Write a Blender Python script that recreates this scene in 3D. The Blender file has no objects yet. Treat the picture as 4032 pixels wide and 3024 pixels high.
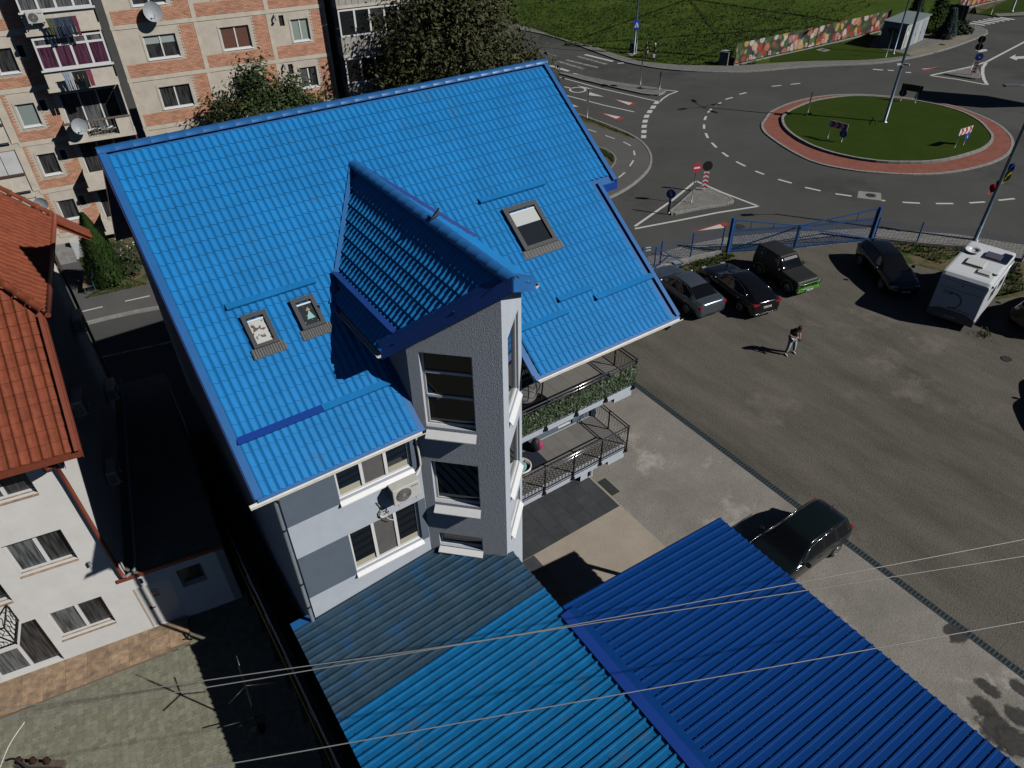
import bpy, bmesh, math, random
from mathutils import Vector, Matrix
rnd = random.Random(7)
sc = bpy.context.scene
R = math.radians
# ---------------------------------------------------------------- camera
CAM_H = 20.6
F_PX = 2810.0
NADIR = math.atan(math.hypot(54, 3548) / F_PX)
ROLL = -math.atan(54 / 3548)
YAW = R(33.85)
Rz = Matrix.Rotation(-YAW, 3, 'Z')
_f = Rz @ Vector((0, math.sin(NADIR), -math.cos(NADIR)))
_r0 = Rz @ Vector((1, 0, 0))
_u0 = _r0.cross(_f)
_r = _r0 * math.cos(ROLL) + _u0 * math.sin(ROLL)
_u = -_r0 * math.sin(ROLL) + _u0 * math.cos(ROLL)
cam = bpy.data.objects.new('camera', bpy.data.cameras.new('camera'))
sc.collection.objects.link(cam)
mw = Matrix((_r, _u, -_f)).transposed().to_4x4()
mw.translation = (0, 0, CAM_H)
cam.matrix_world = mw
cam.data.lens = 36 * F_PX / 4032
cam.data.sensor_width = 36
cam.data.clip_end = 2000
sc.camera = cam
# ---------------------------------------------------------------- sky and sun
SUN_AZ, SUN_EL = R(-54), R(37.5)          # azimuth counted from +X
wd = bpy.data.worlds.new('World'); sc.world = wd; wd.use_nodes = True
nt = wd.node_tree; nt.nodes.clear()
sky = nt.nodes.new('ShaderNodeTexSky'); sky.sky_type = 'NISHITA'; sky.sun_disc = False
sky.sun_elevation = SUN_EL; sky.sun_rotation = R(90) - SUN_AZ
sky.altitude = 3000; sky.air_density = 0.5; sky.dust_density = 0.0; sky.ozone_density = 0.6
bg = nt.nodes.new('ShaderNodeBackground'); bg.inputs[1].default_value = 0.05
wo = nt.nodes.new('ShaderNodeOutputWorld')
nt.links.new(sky.outputs[0], bg.inputs[0]); nt.links.new(bg.outputs[0], wo.inputs[0])
sl = bpy.data.lights.new('sun', 'SUN'); sl.energy = 5.0; sl.angle = R(0.53); sl.color = (1, .98, .94)
sun = bpy.data.objects.new('sun', sl); sc.collection.objects.link(sun)
SD = Vector((math.cos(SUN_EL) * math.cos(SUN_AZ), math.cos(SUN_EL) * math.sin(SUN_AZ), math.sin(SUN_EL)))
sun.rotation_euler = SD.to_track_quat('Z', 'Y').to_euler(); sun.location = (0, 0, 60)
sc.view_settings.view_transform = 'Standard'; sc.view_settings.look = 'None'
sc.view_settings.exposure = -0.5; sc.view_settings.gamma = 1.0
sc.view_settings.use_curve_mapping = False
sc.cycles.diffuse_bounces = 0; sc.cycles.max_bounces = 6
# ---------------------------------------------------------------- helpers
COL = sc.collection
FR = {}
def G(x, y, z=0.0):
    """point of the place at height z that was surveyed at photo coordinates x, y"""
    d = _r * ((x - 2016) / F_PX) - _u * ((y - 1512) / F_PX) + _f
    t = (z - CAM_H) / d.z
    return Vector((d.x * t, d.y * t, z))
def k3(x, y, z=0.0): return G(2000 + x / 2.212, y / 2.212, z)
def k4(x, y, z=0.0): return G(3032 + x / 2.212, y / 2.212, z)
def k5(x, y, z=0.0): return G(2000 + x / 2.212, 750 + y / 2.212, z)
def zA(x, y, z=0.0): return G(2500 + x / 2.765, 700 + y / 2.765, z)
def zB(x, y, z=0.0): return G(3200 + x / 2.6587, 700 + y / 2.6587, z)
def zC(x, y, z=0.0): return G(3400 + x / 3.5, y / 3.5, z)
def kN(x, y, z=0.0): return G(x / 2.212, 750 + y / 2.212, z)
def thing(name, label, cat, loc=(0, 0, 0), rz=0.0, group=None):
    o = bpy.data.objects.new(name, None); COL.objects.link(o)
    o.location = loc; o.rotation_euler = (0, 0, rz); o.empty_display_size = .3
    o['label'] = label; o['category'] = cat
    if group: o['group'] = group
    FR[o.name] = Matrix.Translation(loc) @ Matrix.Rotation(rz, 4, 'Z')
    return o
def tag(o, label, cat, group=None):
    o['label'] = label; o['category'] = cat
    if group: o['group'] = group
    return o
def link(o, parent=None, kind=None):
    COL.objects.link(o)
    if parent is not None:
        o.parent = parent
        FR[o.name] = FR.get(parent.name, Matrix())
    if kind: o['kind'] = kind
    return o
class MB:
    """collects shapes; build() links them as ONE mesh object. Coordinates are local to the thing."""
    def __init__(s): s.v = []; s.f = []; s.sm = []
    def quad(s, *p):
        n = len(s.v); s.v += [tuple(q) for q in p]; s.f.append(tuple(range(n, n + len(p)))); s.sm.append(False); return s
    def box(s, a, b):
        x0, y0, z0 = a; x1, y1, z1 = b
        if x0 > x1: x0, x1 = x1, x0
        if y0 > y1: y0, y1 = y1, y0
        if z0 > z1: z0, z1 = z1, z0
        n = len(s.v)
        s.v += [(x0, y0, z0), (x1, y0, z0), (x1, y1, z0), (x0, y1, z0), (x0, y0, z1), (x1, y0, z1), (x1, y1, z1), (x0, y1, z1)]
        for f in ((0, 3, 2, 1), (4, 5, 6, 7), (0, 1, 5, 4), (1, 2, 6, 5), (2, 3, 7, 6), (3, 0, 4, 7)):
            s.f.append(tuple(n + i for i in f)); s.sm.append(False)
        return s
    def obox(s, o, u, v, w):
        """box from corner o along vectors u, v, w"""
        o, u, v, w = Vector(o), Vector(u), Vector(v), Vector(w)
        if u.cross(v).dot(w) < 0: u, v = v, u
        n = len(s.v)
        s.v += [tuple(q) for q in (o, o + u, o + u + v, o + v, o + w, o + u + w, o + u + v + w, o + v + w)]
        for f in ((0, 3, 2, 1), (4, 5, 6, 7), (0, 1, 5, 4), (1, 2, 6, 5), (2, 3, 7, 6), (3, 0, 4, 7)):
            s.f.append(tuple(n + i for i in f)); s.sm.append(False)
        return s
    def bar(s, a, b, w=.04, h=None, up=(0, 0, 1)):
        a, b = Vector(a), Vector(b); d = b - a
        up = Vector(up)
        if abs(d.normalized().dot(up)) > .98: up = Vector((1, 0, 0))
        x = d.cross(up).normalized(); y = x.cross(d).normalized(); h = h or w
        return s.obox(a - x * w / 2 - y * h / 2, x * w, y * h, d)
    def tube(s, pts, r, n=8, cap=True, r2=None):
        pts = [Vector(p) for p in pts]; base = len(s.v); m = len(pts)
        for i, p in enumerate(pts):
            d = (pts[min(i + 1, m - 1)] - pts[max(i - 1, 0)]).normalized()
            a = Vector((0, 0, 1)) if abs(d.z) < .9 else Vector((1, 0, 0))
            x = d.cross(a).normalized(); y = d.cross(x).normalized()
            rr = r if r2 is None else r + (r2 - r) * i / (m - 1)
            if isinstance(r, (list, tuple)): rr = r[i]
            for k in range(n):
                t = 2 * math.pi * k / n
                s.v.append(tuple(p + x * (rr * math.cos(t)) + y * (rr * math.sin(t))))
        for i in range(m - 1):
            for k in range(n):
                s.f.append((base + i * n + k, base + i * n + (k + 1) % n, base + (i + 1) * n + (k + 1) % n, base + (i + 1) * n + k)); s.sm.append(True)
        if cap:
            s.f.append(tuple(base + k for k in range(n))); s.sm.append(False)
            s.f.append(tuple(base + (m - 1) * n + k for k in reversed(range(n)))); s.sm.append(False)
        return s
    def prism(s, poly, z0, z1):
        """vertical extrusion of a plan polygon"""
        n = len(s.v); m = len(poly)
        ar = sum(poly[i][0] * poly[(i + 1) % m][1] - poly[(i + 1) % m][0] * poly[i][1] for i in range(m))
        if ar < 0: poly = list(reversed(poly))
        s.v += [(p[0], p[1], z0) for p in poly] + [(p[0], p[1], z1) for p in poly]
        s.f.append(tuple(n + i for i in reversed(range(m)))); s.f.append(tuple(n + m + i for i in range(m)))
        s.sm += [False] * (m + 2)
        for i in range(m):
            j = (i + 1) % m; s.f.append((n + i, n + j, n + m + j, n + m + i))
        return s
    def extr(s, poly, d):
        """extrude a 3-D polygon by vector d"""
        poly = [Vector(p) for p in poly]; d = Vector(d); n = len(s.v); m = len(poly)
        nn = Vector((0, 0, 0))
        for i in range(m): nn += poly[i].cross(poly[(i + 1) % m])
        if nn.dot(d) < 0: poly.reverse()
        s.v += [tuple(p) for p in poly] + [tuple(p + d) for p in poly]
        s.f.append(tuple(n + i for i in reversed(range(m)))); s.f.append(tuple(n + m + i for i in range(m)))
        s.sm += [False] * (m + 2)
        for i in range(m):
            j = (i + 1) % m; s.f.append((n + i, n + j, n + m + j, n + m + i))
        return s
    def lathe(s, prof, o=(0, 0, 0), ax=(0, 0, 1), n=16):
        """prof: list of (radius, height) along ax from o"""
        o, ax = Vector(o), Vector(ax).normalized()
        a = Vector((0, 0, 1)) if abs(ax.z) < .9 else Vector((1, 0, 0))
        x = ax.cross(a).normalized(); y = ax.cross(x).normalized(); b = len(s.v)
        for rr, h in prof:
            for k in range(n):
                t = 2 * math.pi * k / n
                s.v.append(tuple(o + ax * h + x * (rr * math.cos(t)) + y * (rr * math.sin(t))))
        for i in range(len(prof) - 1):
            for k in range(n):
                s.f.append((b + i * n + k, b + i * n + (k + 1) % n, b + (i + 1) * n + (k + 1) % n, b + (i + 1) * n + k)); s.sm.append(True)
        s.f.append(tuple(b + k for k in range(n))); s.sm.append(False)
        s.f.append(tuple(b + (len(prof) - 1) * n + k for k in reversed(range(n)))); s.sm.append(False)
        return s
    def grid(s, rows, smooth=True, close=False):
        b = len(s.v); m = len(rows[0])
        for r_ in rows: s.v += [tuple(p) for p in r_]
        for i in range(len(rows) - 1):
            for k in range(m if close else m - 1):
                s.f.append((b + i * m + k, b + i * m + (k + 1) % m, b + (i + 1) * m + (k + 1) % m, b + (i + 1) * m + k)); s.sm.append(smooth)
        return s
    def mesh(s, name, fix=False):
        me = bpy.data.meshes.new(name); me.from_pydata(s.v, [], s.f)
        me.polygons.foreach_set('use_smooth', s.sm)
        if fix:
            bm = bmesh.new(); bm.from_mesh(me); bmesh.ops.recalc_face_normals(bm, faces=bm.faces); bm.to_mesh(me); bm.free()
        me.update(); return me
    def build(s, name, mat, parent=None, world=False, kind=None, bevel=0, fix=False):
        if world and parent is not None:
            inv = FR[parent.name].inverted()
            s.v = [tuple(inv @ Vector(p)) for p in s.v]
        me = s.mesh(name, fix)
        if mat: me.materials.append(mat)
        o = bpy.data.objects.new(name, me)
        if bevel:
            b = o.modifiers.new('bevel', 'BEVEL'); b.width = bevel; b.segments = 2; b.limit_method = 'ANGLE'
        return link(o, parent, kind)
def inst(name, me, parent, loc=(0, 0, 0), rot=(0, 0, 0), scale=None, kind=None):
    o = bpy.data.objects.new(name, me); o.location = loc; o.rotation_euler = rot
    if scale: o.scale = scale
    return link(o, parent, kind)
def imat(name, me, parent, mx):
    o = bpy.data.objects.new(name, me); o.matrix_local = mx; link(o, parent); o.matrix_local = mx; return o
def copy_tree(o, parent=None):
    c = o.copy(); COL.objects.link(c); c.parent = parent
    FR[c.name] = FR.get(o.name, Matrix())
    for ch in o.children: copy_tree(ch, c)
    return c
def struct(name, mb, mat, kind='structure'): return mb.build(name, mat, None, kind=kind)
def sheet(name, pts, z, mat, kind='structure'):
    return MB().quad(*[(p[0], p[1], z) for p in ccw(pts)]).build(name, mat, None, kind=kind)
def ccw(p):
    m = len(p); a = sum(p[i][0] * p[(i + 1) % m][1] - p[(i + 1) % m][0] * p[i][1] for i in range(m))
    return list(p) if a > 0 else list(reversed(p))
def spline(pts, n=6):
    pts = [Vector(p) for p in pts]; out = []
    for i in range(len(pts) - 1):
        p0 = pts[max(i - 1, 0)]; p1 = pts[i]; p2 = pts[i + 1]; p3 = pts[min(i + 2, len(pts) - 1)]
        for k in range(n):
            t = k / n
            out.append(.5 * ((2 * p1) + (p2 - p0) * t + (2 * p0 - 5 * p1 + 4 * p2 - p3) * t * t + (3 * p1 - p0 - 3 * p2 + p3) * t ** 3))
    out.append(pts[-1]); return out
# ---------------------------------------------------------------- materials
MT = {}
def mat(name, col, rough=.7, var=.0, vs=6.0, col2=None, bump=0.0, bs=60.0, metal=0.0, spec=.5, coat=0.0, island=0.0, detail=4, obj=False, stain=None, stain_s=.6, stain_t=.58):
    if name in MT: return MT[name]
    m = bpy.data.materials.new(name); m.use_nodes = True; MT[name] = m
    t = m.node_tree; N = t.nodes; L = t.links
    b = N['Principled BSDF']
    b.inputs['Roughness'].default_value = rough; b.inputs['Metallic'].default_value = metal
    b.inputs['Specular IOR Level'].default_value = spec
    if coat: b.inputs['Coat Weight'].default_value = coat; b.inputs['Coat Roughness'].default_value = .08
    tc = N.new('ShaderNodeTexCoord') if obj else N.new('ShaderNodeNewGeometry')
    P = tc.outputs['Object'] if obj else tc.outputs['Position']
    cur = None
    c4 = (*col, 1)
    if var or col2:
        nz = N.new('ShaderNodeTexNoise'); nz.inputs['Scale'].default_value = vs; nz.inputs['Detail'].default_value = detail; nz.inputs['Roughness'].default_value = .65
        L.new(P, nz.inputs['Vector'])
        rp = N.new('ShaderNodeValToRGB'); L.new(nz.outputs['Fac'], rp.inputs['Fac'])
        rp.color_ramp.elements[0].position = .32; rp.color_ramp.elements[1].position = .68
        c2 = col2 or col
        rp.color_ramp.elements[0].color = (*[max(0, x * (1 - var)) for x in c2], 1)
        rp.color_ramp.elements[1].color = (*[min(1, x * (1 + var)) for x in col], 1)
        cur = rp.outputs['Color']
    if stain:
        nz = N.new('ShaderNodeTexNoise'); nz.inputs['Scale'].default_value = stain_s; nz.inputs['Detail'].default_value = 7; nz.inputs['Roughness'].default_value = .7
        L.new(P, nz.inputs['Vector'])
        rp = N.new('ShaderNodeValToRGB'); L.new(nz.outputs['Fac'], rp.inputs['Fac'])
        rp.color_ramp.elements[0].position = stain_t; rp.color_ramp.elements[1].position = stain_t + .12
        rp.color_ramp.elements[0].color = (0, 0, 0, 1); rp.color_ramp.elements[1].color = (1, 1, 1, 1)
        mx = N.new('ShaderNodeMix'); mx.data_type = 'RGBA'; L.new(rp.outputs['Color'], mx.inputs['Factor'])
        if cur: L.new(cur, mx.inputs[6])
        else: mx.inputs[6].default_value = c4
        mx.inputs[7].default_value = (*stain, 1); cur = mx.outputs[2]
    if island:
        ge = N.new('ShaderNodeNewGeometry')
        hs = N.new('ShaderNodeHueSaturation')
        ma = N.new('ShaderNodeMapRange'); ma.inputs[3].default_value = 1 - island; ma.inputs[4].default_value = 1 + island
        L.new(ge.outputs['Random Per Island'], ma.inputs[0]); L.new(ma.outputs[0], hs.inputs['Value'])
        if cur: L.new(cur, hs.inputs['Color'])
        else: hs.inputs['Color'].default_value = c4
        cur = hs.outputs['Color']
    if cur: L.new(cur, b.inputs['Base Color'])
    else: b.inputs['Base Color'].default_value = c4
    if bump:
        nz = N.new('ShaderNodeTexNoise'); nz.inputs['Scale'].default_value = bs; nz.inputs['Detail'].default_value = 3
        L.new(P, nz.inputs['Vector'])
        bp = N.new('ShaderNodeBump'); bp.inputs['Strength'].default_value = bump; bp.inputs['Distance'].default_value = .02
        L.new(nz.outputs['Fac'], bp.inputs['Height']); L.new(bp.outputs[0], b.inputs['Normal'])
    return m
def objrand(m, amt):
    """value varied from object to object"""
    t = m.node_tree; N = t.nodes; L = t.links; b = N['Principled BSDF']
    oi = N.new('ShaderNodeObjectInfo'); hs = N.new('ShaderNodeHueSaturation'); ma = N.new('ShaderNodeMapRange')
    ma.inputs[3].default_value = 1 - amt; ma.inputs[4].default_value = 1 + amt
    L.new(oi.outputs['Random'], ma.inputs[0]); L.new(ma.outputs[0], hs.inputs['Value'])
    inp = b.inputs['Base Color']
    if inp.is_linked: L.new(inp.links[0].from_socket, hs.inputs['Color'])
    else: hs.inputs['Color'].default_value = inp.default_value
    L.new(hs.outputs['Color'], inp); return m
def glassmat(name, col=(.012, .014, .016), rough=.03): return mat(name, col, rough, spec=.8)
white_frame = mat('white_upvc', (.78, .78, .77), .35, var=.04, vs=3)
sill_white = mat('sill_metal_white', (.8, .8, .8), .4, var=.04)
glass = glassmat('window_glass')
glass_cur = mat('glass_with_curtain', (.10, .10, .10), .06, var=.6, vs=5, spec=.8)
dark = mat('dark_void', (.01, .01, .01), .9)
black_metal = mat('black_iron', (.015, .015, .016), .4, metal=.3)
galv = mat('galvanised_steel', (.33, .35, .37), .45, metal=.7, var=.15, vs=3)
def curtain_mat(name, a, b, sc_=14.0):
    m = mat(name, a, .25, spec=.6)
    t = m.node_tree; N = t.nodes; L = t.links
    tc = N.new('ShaderNodeNewGeometry'); mp = N.new('ShaderNodeMapping'); mp.inputs['Scale'].default_value = (1, 1, .08)
    w = N.new('ShaderNodeTexNoise'); w.inputs['Scale'].default_value = sc_; w.inputs['Detail'].default_value = 2
    r = N.new('ShaderNodeValToRGB'); r.color_ramp.elements[0].position = .35; r.color_ramp.elements[1].position = .62
    r.color_ramp.elements[0].color = (*a, 1); r.color_ramp.elements[1].color = (*b, 1)
    L.new(tc.outputs['Position'], mp.inputs['Vector']); L.new(mp.outputs[0], w.inputs['Vector']); L.new(w.outputs['Fac'], r.inputs['Fac']); L.new(r.outputs['Color'], N['Principled BSDF'].inputs['Base Color'])
    return m
curt_dark = curtain_mat('pane_dark_curtain', (.012, .012, .014), (.07, .07, .07))
curt_grey = curtain_mat('pane_grey_curtain', (.03, .032, .034), (.17, .18, .18))
# ================================================================ GROUND
def ground_mat(name, a, b, dk, fine=35.0, big=.35, stretch=(1, 1, 1), rot=0.0, rough=.95, bump=.5, speck=.45, patch=None, patch_s=.25, patch_t=.6):
    m = bpy.data.materials.new(name); m.use_nodes = True; MT[name] = m
    t = m.node_tree; N = t.nodes; L = t.links; bs = N['Principled BSDF']; bs.inputs['Roughness'].default_value = rough; bs.inputs['Specular IOR Level'].default_value = .06
    g = N.new('ShaderNodeNewGeometry'); mp = N.new('ShaderNodeMapping'); mp.inputs['Scale'].default_value = stretch; mp.inputs['Rotation'].default_value = (0, 0, rot)
    L.new(g.outputs['Position'], mp.inputs['Vector'])
    n1 = N.new('ShaderNodeTexNoise'); n1.inputs['Scale'].default_value = big; n1.inputs['Detail'].default_value = 8; n1.inputs['Roughness'].default_value = .68
    L.new(mp.outputs[0], n1.inputs['Vector'])
    r1 = N.new('ShaderNodeValToRGB'); r1.color_ramp.elements[0].position = .3; r1.color_ramp.elements[1].position = .7
    r1.color_ramp.elements[0].color = (*a, 1); r1.color_ramp.elements[1].color = (*b, 1); L.new(n1.outputs['Fac'], r1.inputs['Fac'])
    n2 = N.new('ShaderNodeTexNoise'); n2.inputs['Scale'].default_value = fine; n2.inputs['Detail'].default_value = 3; n2.inputs['Roughness'].default_value = .7
    L.new(g.outputs['Position'], n2.inputs['Vector'])
    r2 = N.new('ShaderNodeValToRGB'); r2.color_ramp.elements[0].position = .3; r2.color_ramp.elements[1].position = .56
    r2.color_ramp.elements[0].color = (1, 1, 1, 1); r2.color_ramp.elements[1].color = (0, 0, 0, 1); L.new(n2.outputs['Fac'], r2.inputs['Fac'])
    mu = N.new('ShaderNodeMath'); mu.operation = 'MULTIPLY'; mu.inputs[1].default_value = speck; L.new(r2.outputs['Color'], mu.inputs[0])
    mx = N.new('ShaderNodeMix'); mx.data_type = 'RGBA'; L.new(mu.outputs[0], mx.inputs['Factor']); L.new(r1.outputs['Color'], mx.inputs[6]); mx.inputs[7].default_value = (*dk, 1)
    cur = mx.outputs[2]
    if patch:
        n3 = N.new('ShaderNodeTexNoise'); n3.inputs['Scale'].default_value = patch_s; n3.inputs['Detail'].default_value = 9; n3.inputs['Roughness'].default_value = .72
        mp2 = N.new('ShaderNodeMapping'); mp2.inputs['Location'].default_value = (7, 3, 1); L.new(g.outputs['Position'], mp2.inputs['Vector']); L.new(mp2.outputs[0], n3.inputs['Vector'])
        r3 = N.new('ShaderNodeValToRGB'); r3.color_ramp.elements[0].position = patch_t; r3.color_ramp.elements[1].position = patch_t + .1
        L.new(n3.outputs['Fac'], r3.inputs['Fac'])
        m2 = N.new('ShaderNodeMix'); m2.data_type = 'RGBA'; L.new(r3.outputs['Color'], m2.inputs['Factor']); L.new(cur, m2.inputs[6]); m2.inputs[7].default_value = (*patch, 1); cur = m2.outputs[2]
    L.new(cur, bs.inputs['Base Color'])
    bp = N.new('ShaderNodeBump'); bp.inputs['Strength'].default_value = bump; bp.inputs['Distance'].default_value = .03
    L.new(n2.outputs['Fac'], bp.inputs['Height']); L.new(bp.outputs[0], bs.inputs['Normal'])
    return m
def brickmat(name, a, b, mortar, sx, sy, rot=0.0, rough=.9, bump=.6, ms=.02, vert=False):
    """paving too far away to build piece by piece"""
    m = bpy.data.materials.new(name); m.use_nodes = True; MT[name] = m
    t = m.node_tree; N = t.nodes; L = t.links; bs = N['Principled BSDF']; bs.inputs['Roughness'].default_value = rough; bs.inputs['Specular IOR Level'].default_value = .06
    g = N.new('ShaderNodeNewGeometry'); mp = N.new('ShaderNodeMapping'); mp.inputs['Rotation'].default_value = (0, 0, rot); L.new(g.outputs['Position'], mp.inputs['Vector'])
    br = N.new('ShaderNodeTexBrick'); L.new(mp.outputs[0], br.inputs['Vector'])
    br.inputs['Color1'].default_value = (*a, 1); br.inputs['Color2'].default_value = (*b, 1); br.inputs['Mortar'].default_value = (*mortar, 1)
    br.inputs['Scale'].default_value = 1; br.inputs['Brick Width'].default_value = sx; br.inputs['Row Height'].default_value = sy; br.inputs['Mortar Size'].default_value = ms
    nz = N.new('ShaderNodeTexNoise'); nz.inputs['Scale'].default_value = 1.3; nz.inputs['Detail'].default_value = 6; L.new(g.outputs['Position'], nz.inputs['Vector'])
    mr = N.new('ShaderNodeMapRange'); mr.inputs[3].default_value = .72; mr.inputs[4].default_value = 1.25; L.new(nz.outputs['Fac'], mr.inputs[0])
    hs = N.new('ShaderNodeHueSaturation'); L.new(mr.outputs[0], hs.inputs['Value']); L.new(br.outputs['Color'], hs.inputs['Color']); L.new(hs.outputs['Color'], bs.inputs['Base Color'])
    bp = N.new('ShaderNodeBump'); bp.inputs['Strength'].default_value = bump; bp.inputs['Distance'].default_value = .02; bp.invert = True; L.new(br.outputs['Fac'], bp.inputs['Height']); L.new(bp.outputs[0], bs.inputs['Normal'])
    return m
m_asph = ground_mat('asphalt', (0.078, 0.078, 0.076), (0.109, 0.108, 0.103), (0.041, 0.041, 0.041), fine=45, big=.12, speck=.35, bump=.35, patch=(0.066, 0.066, 0.065), patch_s=.09, patch_t=.55)
m_path = ground_mat('cycle_path_asphalt', (0.117, 0.115, 0.109), (0.147, 0.144, 0.137), (0.059, 0.059, 0.059), fine=50, big=.4, speck=.3)
m_grav = ground_mat('packed_gravel', (.1, .091, .077), (.19, .172, .147), (.028, .025, .022), fine=17, big=.55, stretch=(1.0, .28, 1), rot=R(28), speck=.5, bump=1.0, patch=(.2, .182, .155), patch_s=.16, patch_t=.56)
m_conc = ground_mat('apron_concrete', (0.220, 0.204, 0.181), (0.331, 0.309, 0.273), (0.104, 0.094, 0.081), fine=16, big=.55, speck=.42, bump=.5, patch=(0.429, 0.403, 0.364), patch_s=.4, patch_t=.57)
m_beige = ground_mat('pale_screed', (.36, .31, .25), (.44, .385, .315), (.2, .17, .14), fine=30, big=.9, speck=.22, bump=.25)
m_kerb = mat('kerb_concrete', (.27, .265, .25), .9, var=.2, vs=4, bump=.4, bs=30)
m_grass = ground_mat('meadow_grass', (0.038, 0.074, 0.010), (0.090, 0.126, 0.020), (0.017, 0.037, 0.005), fine=7, big=.16, speck=.75, bump=1.0, patch=(0.125, 0.121, 0.030), patch_s=.13, patch_t=.58)
m_lawn = ground_mat('mown_lawn', (0.030, 0.054, 0.007), (0.045, 0.070, 0.010), (0.014, 0.031, 0.004), fine=16, big=.3, speck=.6, bump=.8, patch=(0.052, 0.062, 0.014), patch_s=.4, patch_t=.62)
m_soil = ground_mat('verge_soil', (.13, .1, .06), (.2, .16, .1), (.05, .05, .02), fine=10, big=.8, speck=.6, bump=1, patch=(.05, .075, .018), patch_s=.9, patch_t=.47)
m_mark = mat('road_paint_white', (.56, .56, .53), .8, var=.18, vs=14, stain=(.2, .2, .195), stain_s=5, stain_t=.6)
m_markf = mat('road_paint_worn', (.3, .3, .29), .85, var=.2, vs=9, stain=(.1, .1, .098), stain_s=2.5, stain_t=.47)
m_red = mat('road_paint_red', (.35, .035, .03), .85, var=.25, vs=9)
m_slab = brickmat('sidewalk_pavers', (.24, .23, .21), (.29, .28, .255), (.13, .125, .115), .22, .11, R(20))
m_slab2 = brickmat('hex_pavers', (.25, .24, .22), (.3, .29, .265), (.11, .105, .095), .24, .2, R(40))
m_redp = brickmat('red_pavers', (.32, .115, .085), (.37, .14, .105), (.2, .09, .07), .22, .11, R(10))
BIG = 700
struct('ground', MB().quad((-BIG, -BIG, -.15), (BIG, -BIG, -.15), (BIG, BIG, -.15), (-BIG, BIG, -.15)), m_grass)
road = struct('road', MB().quad((-120, -90, 0), (190, -90, 0), (190, 190, 0), (-120, 190, 0)), m_asph)
def mark(pts, z=.005, m=m_mark, name='lane_mark'):
    return MB().quad(*[(p[0], p[1], z) for p in ccw(pts)]).build(name, m, road)
def line(pts, w=.14, z=.005, m=m_mark, name='lane_line'):
    for a, b in zip(pts[:-1], pts[1:]):
        a, b = Vector(a), Vector(b); d = (b - a); d.z = 0; n = Vector((-d.y, d.x, 0)).normalized() * w / 2
        mark([a - n, b - n, b + n, a + n], z, m, name)
def kerb(pts, w=.16, h=.13, L=1.0, z0=0.0, name='kerb_stone', parent=None, closed=False, m=m_kerb):
    """row of separate kerb stones along a path, tops a little uneven"""
    pts = [Vector((p[0], p[1], 0)) for p in pts]
    if closed: pts = pts + [pts[0]]
    seg = [0]
    for a, b in zip(pts[:-1], pts[1:]): seg.append(seg[-1] + (b - a).length)
    n = max(1, round(seg[-1] / L)); st = seg[-1] / n; j = 0; P = []
    for i in range(n + 1):
        s = min(i * st, seg[-1] - 1e-6)
        while seg[j + 1] < s: j += 1
        P.append(pts[j].lerp(pts[j + 1], (s - seg[j]) / (seg[j + 1] - seg[j])))
    for a, b in zip(P[:-1], P[1:]):
        d = (b - a).normalized(); nn = Vector((-d.y, d.x, 0))
        a2 = a + d * .008; b2 = b - d * .008; hh = h + rnd.uniform(-.008, .008)
        MB().obox(Vector((a2.x, a2.y, z0 - .02)) - nn * w / 2, b2 - a2, nn * w, (0, 0, hh + .02)).build(name, m, parent)
# ---- gravel lot, apron, drain
fence_l = [zA(200, 1012), zA(520, 955), zA(960, 815), zA(1010, 818), zA(1730, 770), zB(0, 726), zB(590, 655), zB(1085, 705), zB(1600, 745), zB(2212, 885)]
far_r = fence_l[-1] + (fence_l[-1] - fence_l[-2]).normalized() * 25
lot_pts = [Vector((14.2, 26.9, 0)), Vector((19.5, 27.5, 0))] + fence_l + [far_r, Vector((75, -60, 0)), Vector((-60, -60, 0)), Vector((-60, 20, 0)), Vector((1.0, 20, 0)), Vector((1.0, 27.2, 0))]
sheet('gravel_lot', lot_pts, .006, m_grav)
sheet('concrete_apron', [(13.6, -12), (19.0, -12), (19.0, 22), (13.6, 22)], .011, m_conc)
# oil-dark stains that soaked into the apron beside the drain
m_wet = mat('oil_stain', (.045, .042, .037), .8, var=.3, vs=9)
def soft_edge(m):
    """stain soaks out: cover thins with distance from the middle and with grain"""
    T = m.node_tree; N = T.nodes; L = T.links; b = N['Principled BSDF']; g = N.new('ShaderNodeTexCoord'); ln = N.new('ShaderNodeVectorMath'); ln.operation = 'LENGTH'; L.new(g.outputs['Object'], ln.inputs[0])
    nz = N.new('ShaderNodeTexNoise'); nz.inputs['Scale'].default_value = 3.0; nz.inputs['Detail'].default_value = 8; nz.inputs['Roughness'].default_value = .75; ge = N.new('ShaderNodeNewGeometry'); L.new(ge.outputs['Position'], nz.inputs['Vector'])
    a = N.new('ShaderNodeMath'); a.operation = 'MULTIPLY_ADD'; a.inputs[1].default_value = 1.6; a.inputs[2].default_value = -.8; L.new(nz.outputs['Fac'], a.inputs[0])
    c = N.new('ShaderNodeMath'); c.operation = 'ADD'; L.new(ln.outputs['Value'], c.inputs[0]); L.new(a.outputs[0], c.inputs[1])
    mr = N.new('ShaderNodeMapRange'); mr.inputs[1].default_value = .55; mr.inputs[2].default_value = .85; mr.inputs[3].default_value = .9; mr.inputs[4].default_value = 0; L.new(c.outputs[0], mr.inputs[0]); L.new(mr.outputs[0], b.inputs['Alpha'])
soft_edge(m_wet)
def blot(cx, cy, rx, ry, seed, z=None, m=m_wet):
    z = .0145 + seed * .0025
    o = MB().quad(*[(1.25 * math.cos(t * .3927), 1.25 * math.sin(t * .3927), 0) for t in range(16)]).build('ground_stain', m, None, kind='structure'); o.location = (cx, cy, z); o.scale = (rx, ry, 1)
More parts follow.
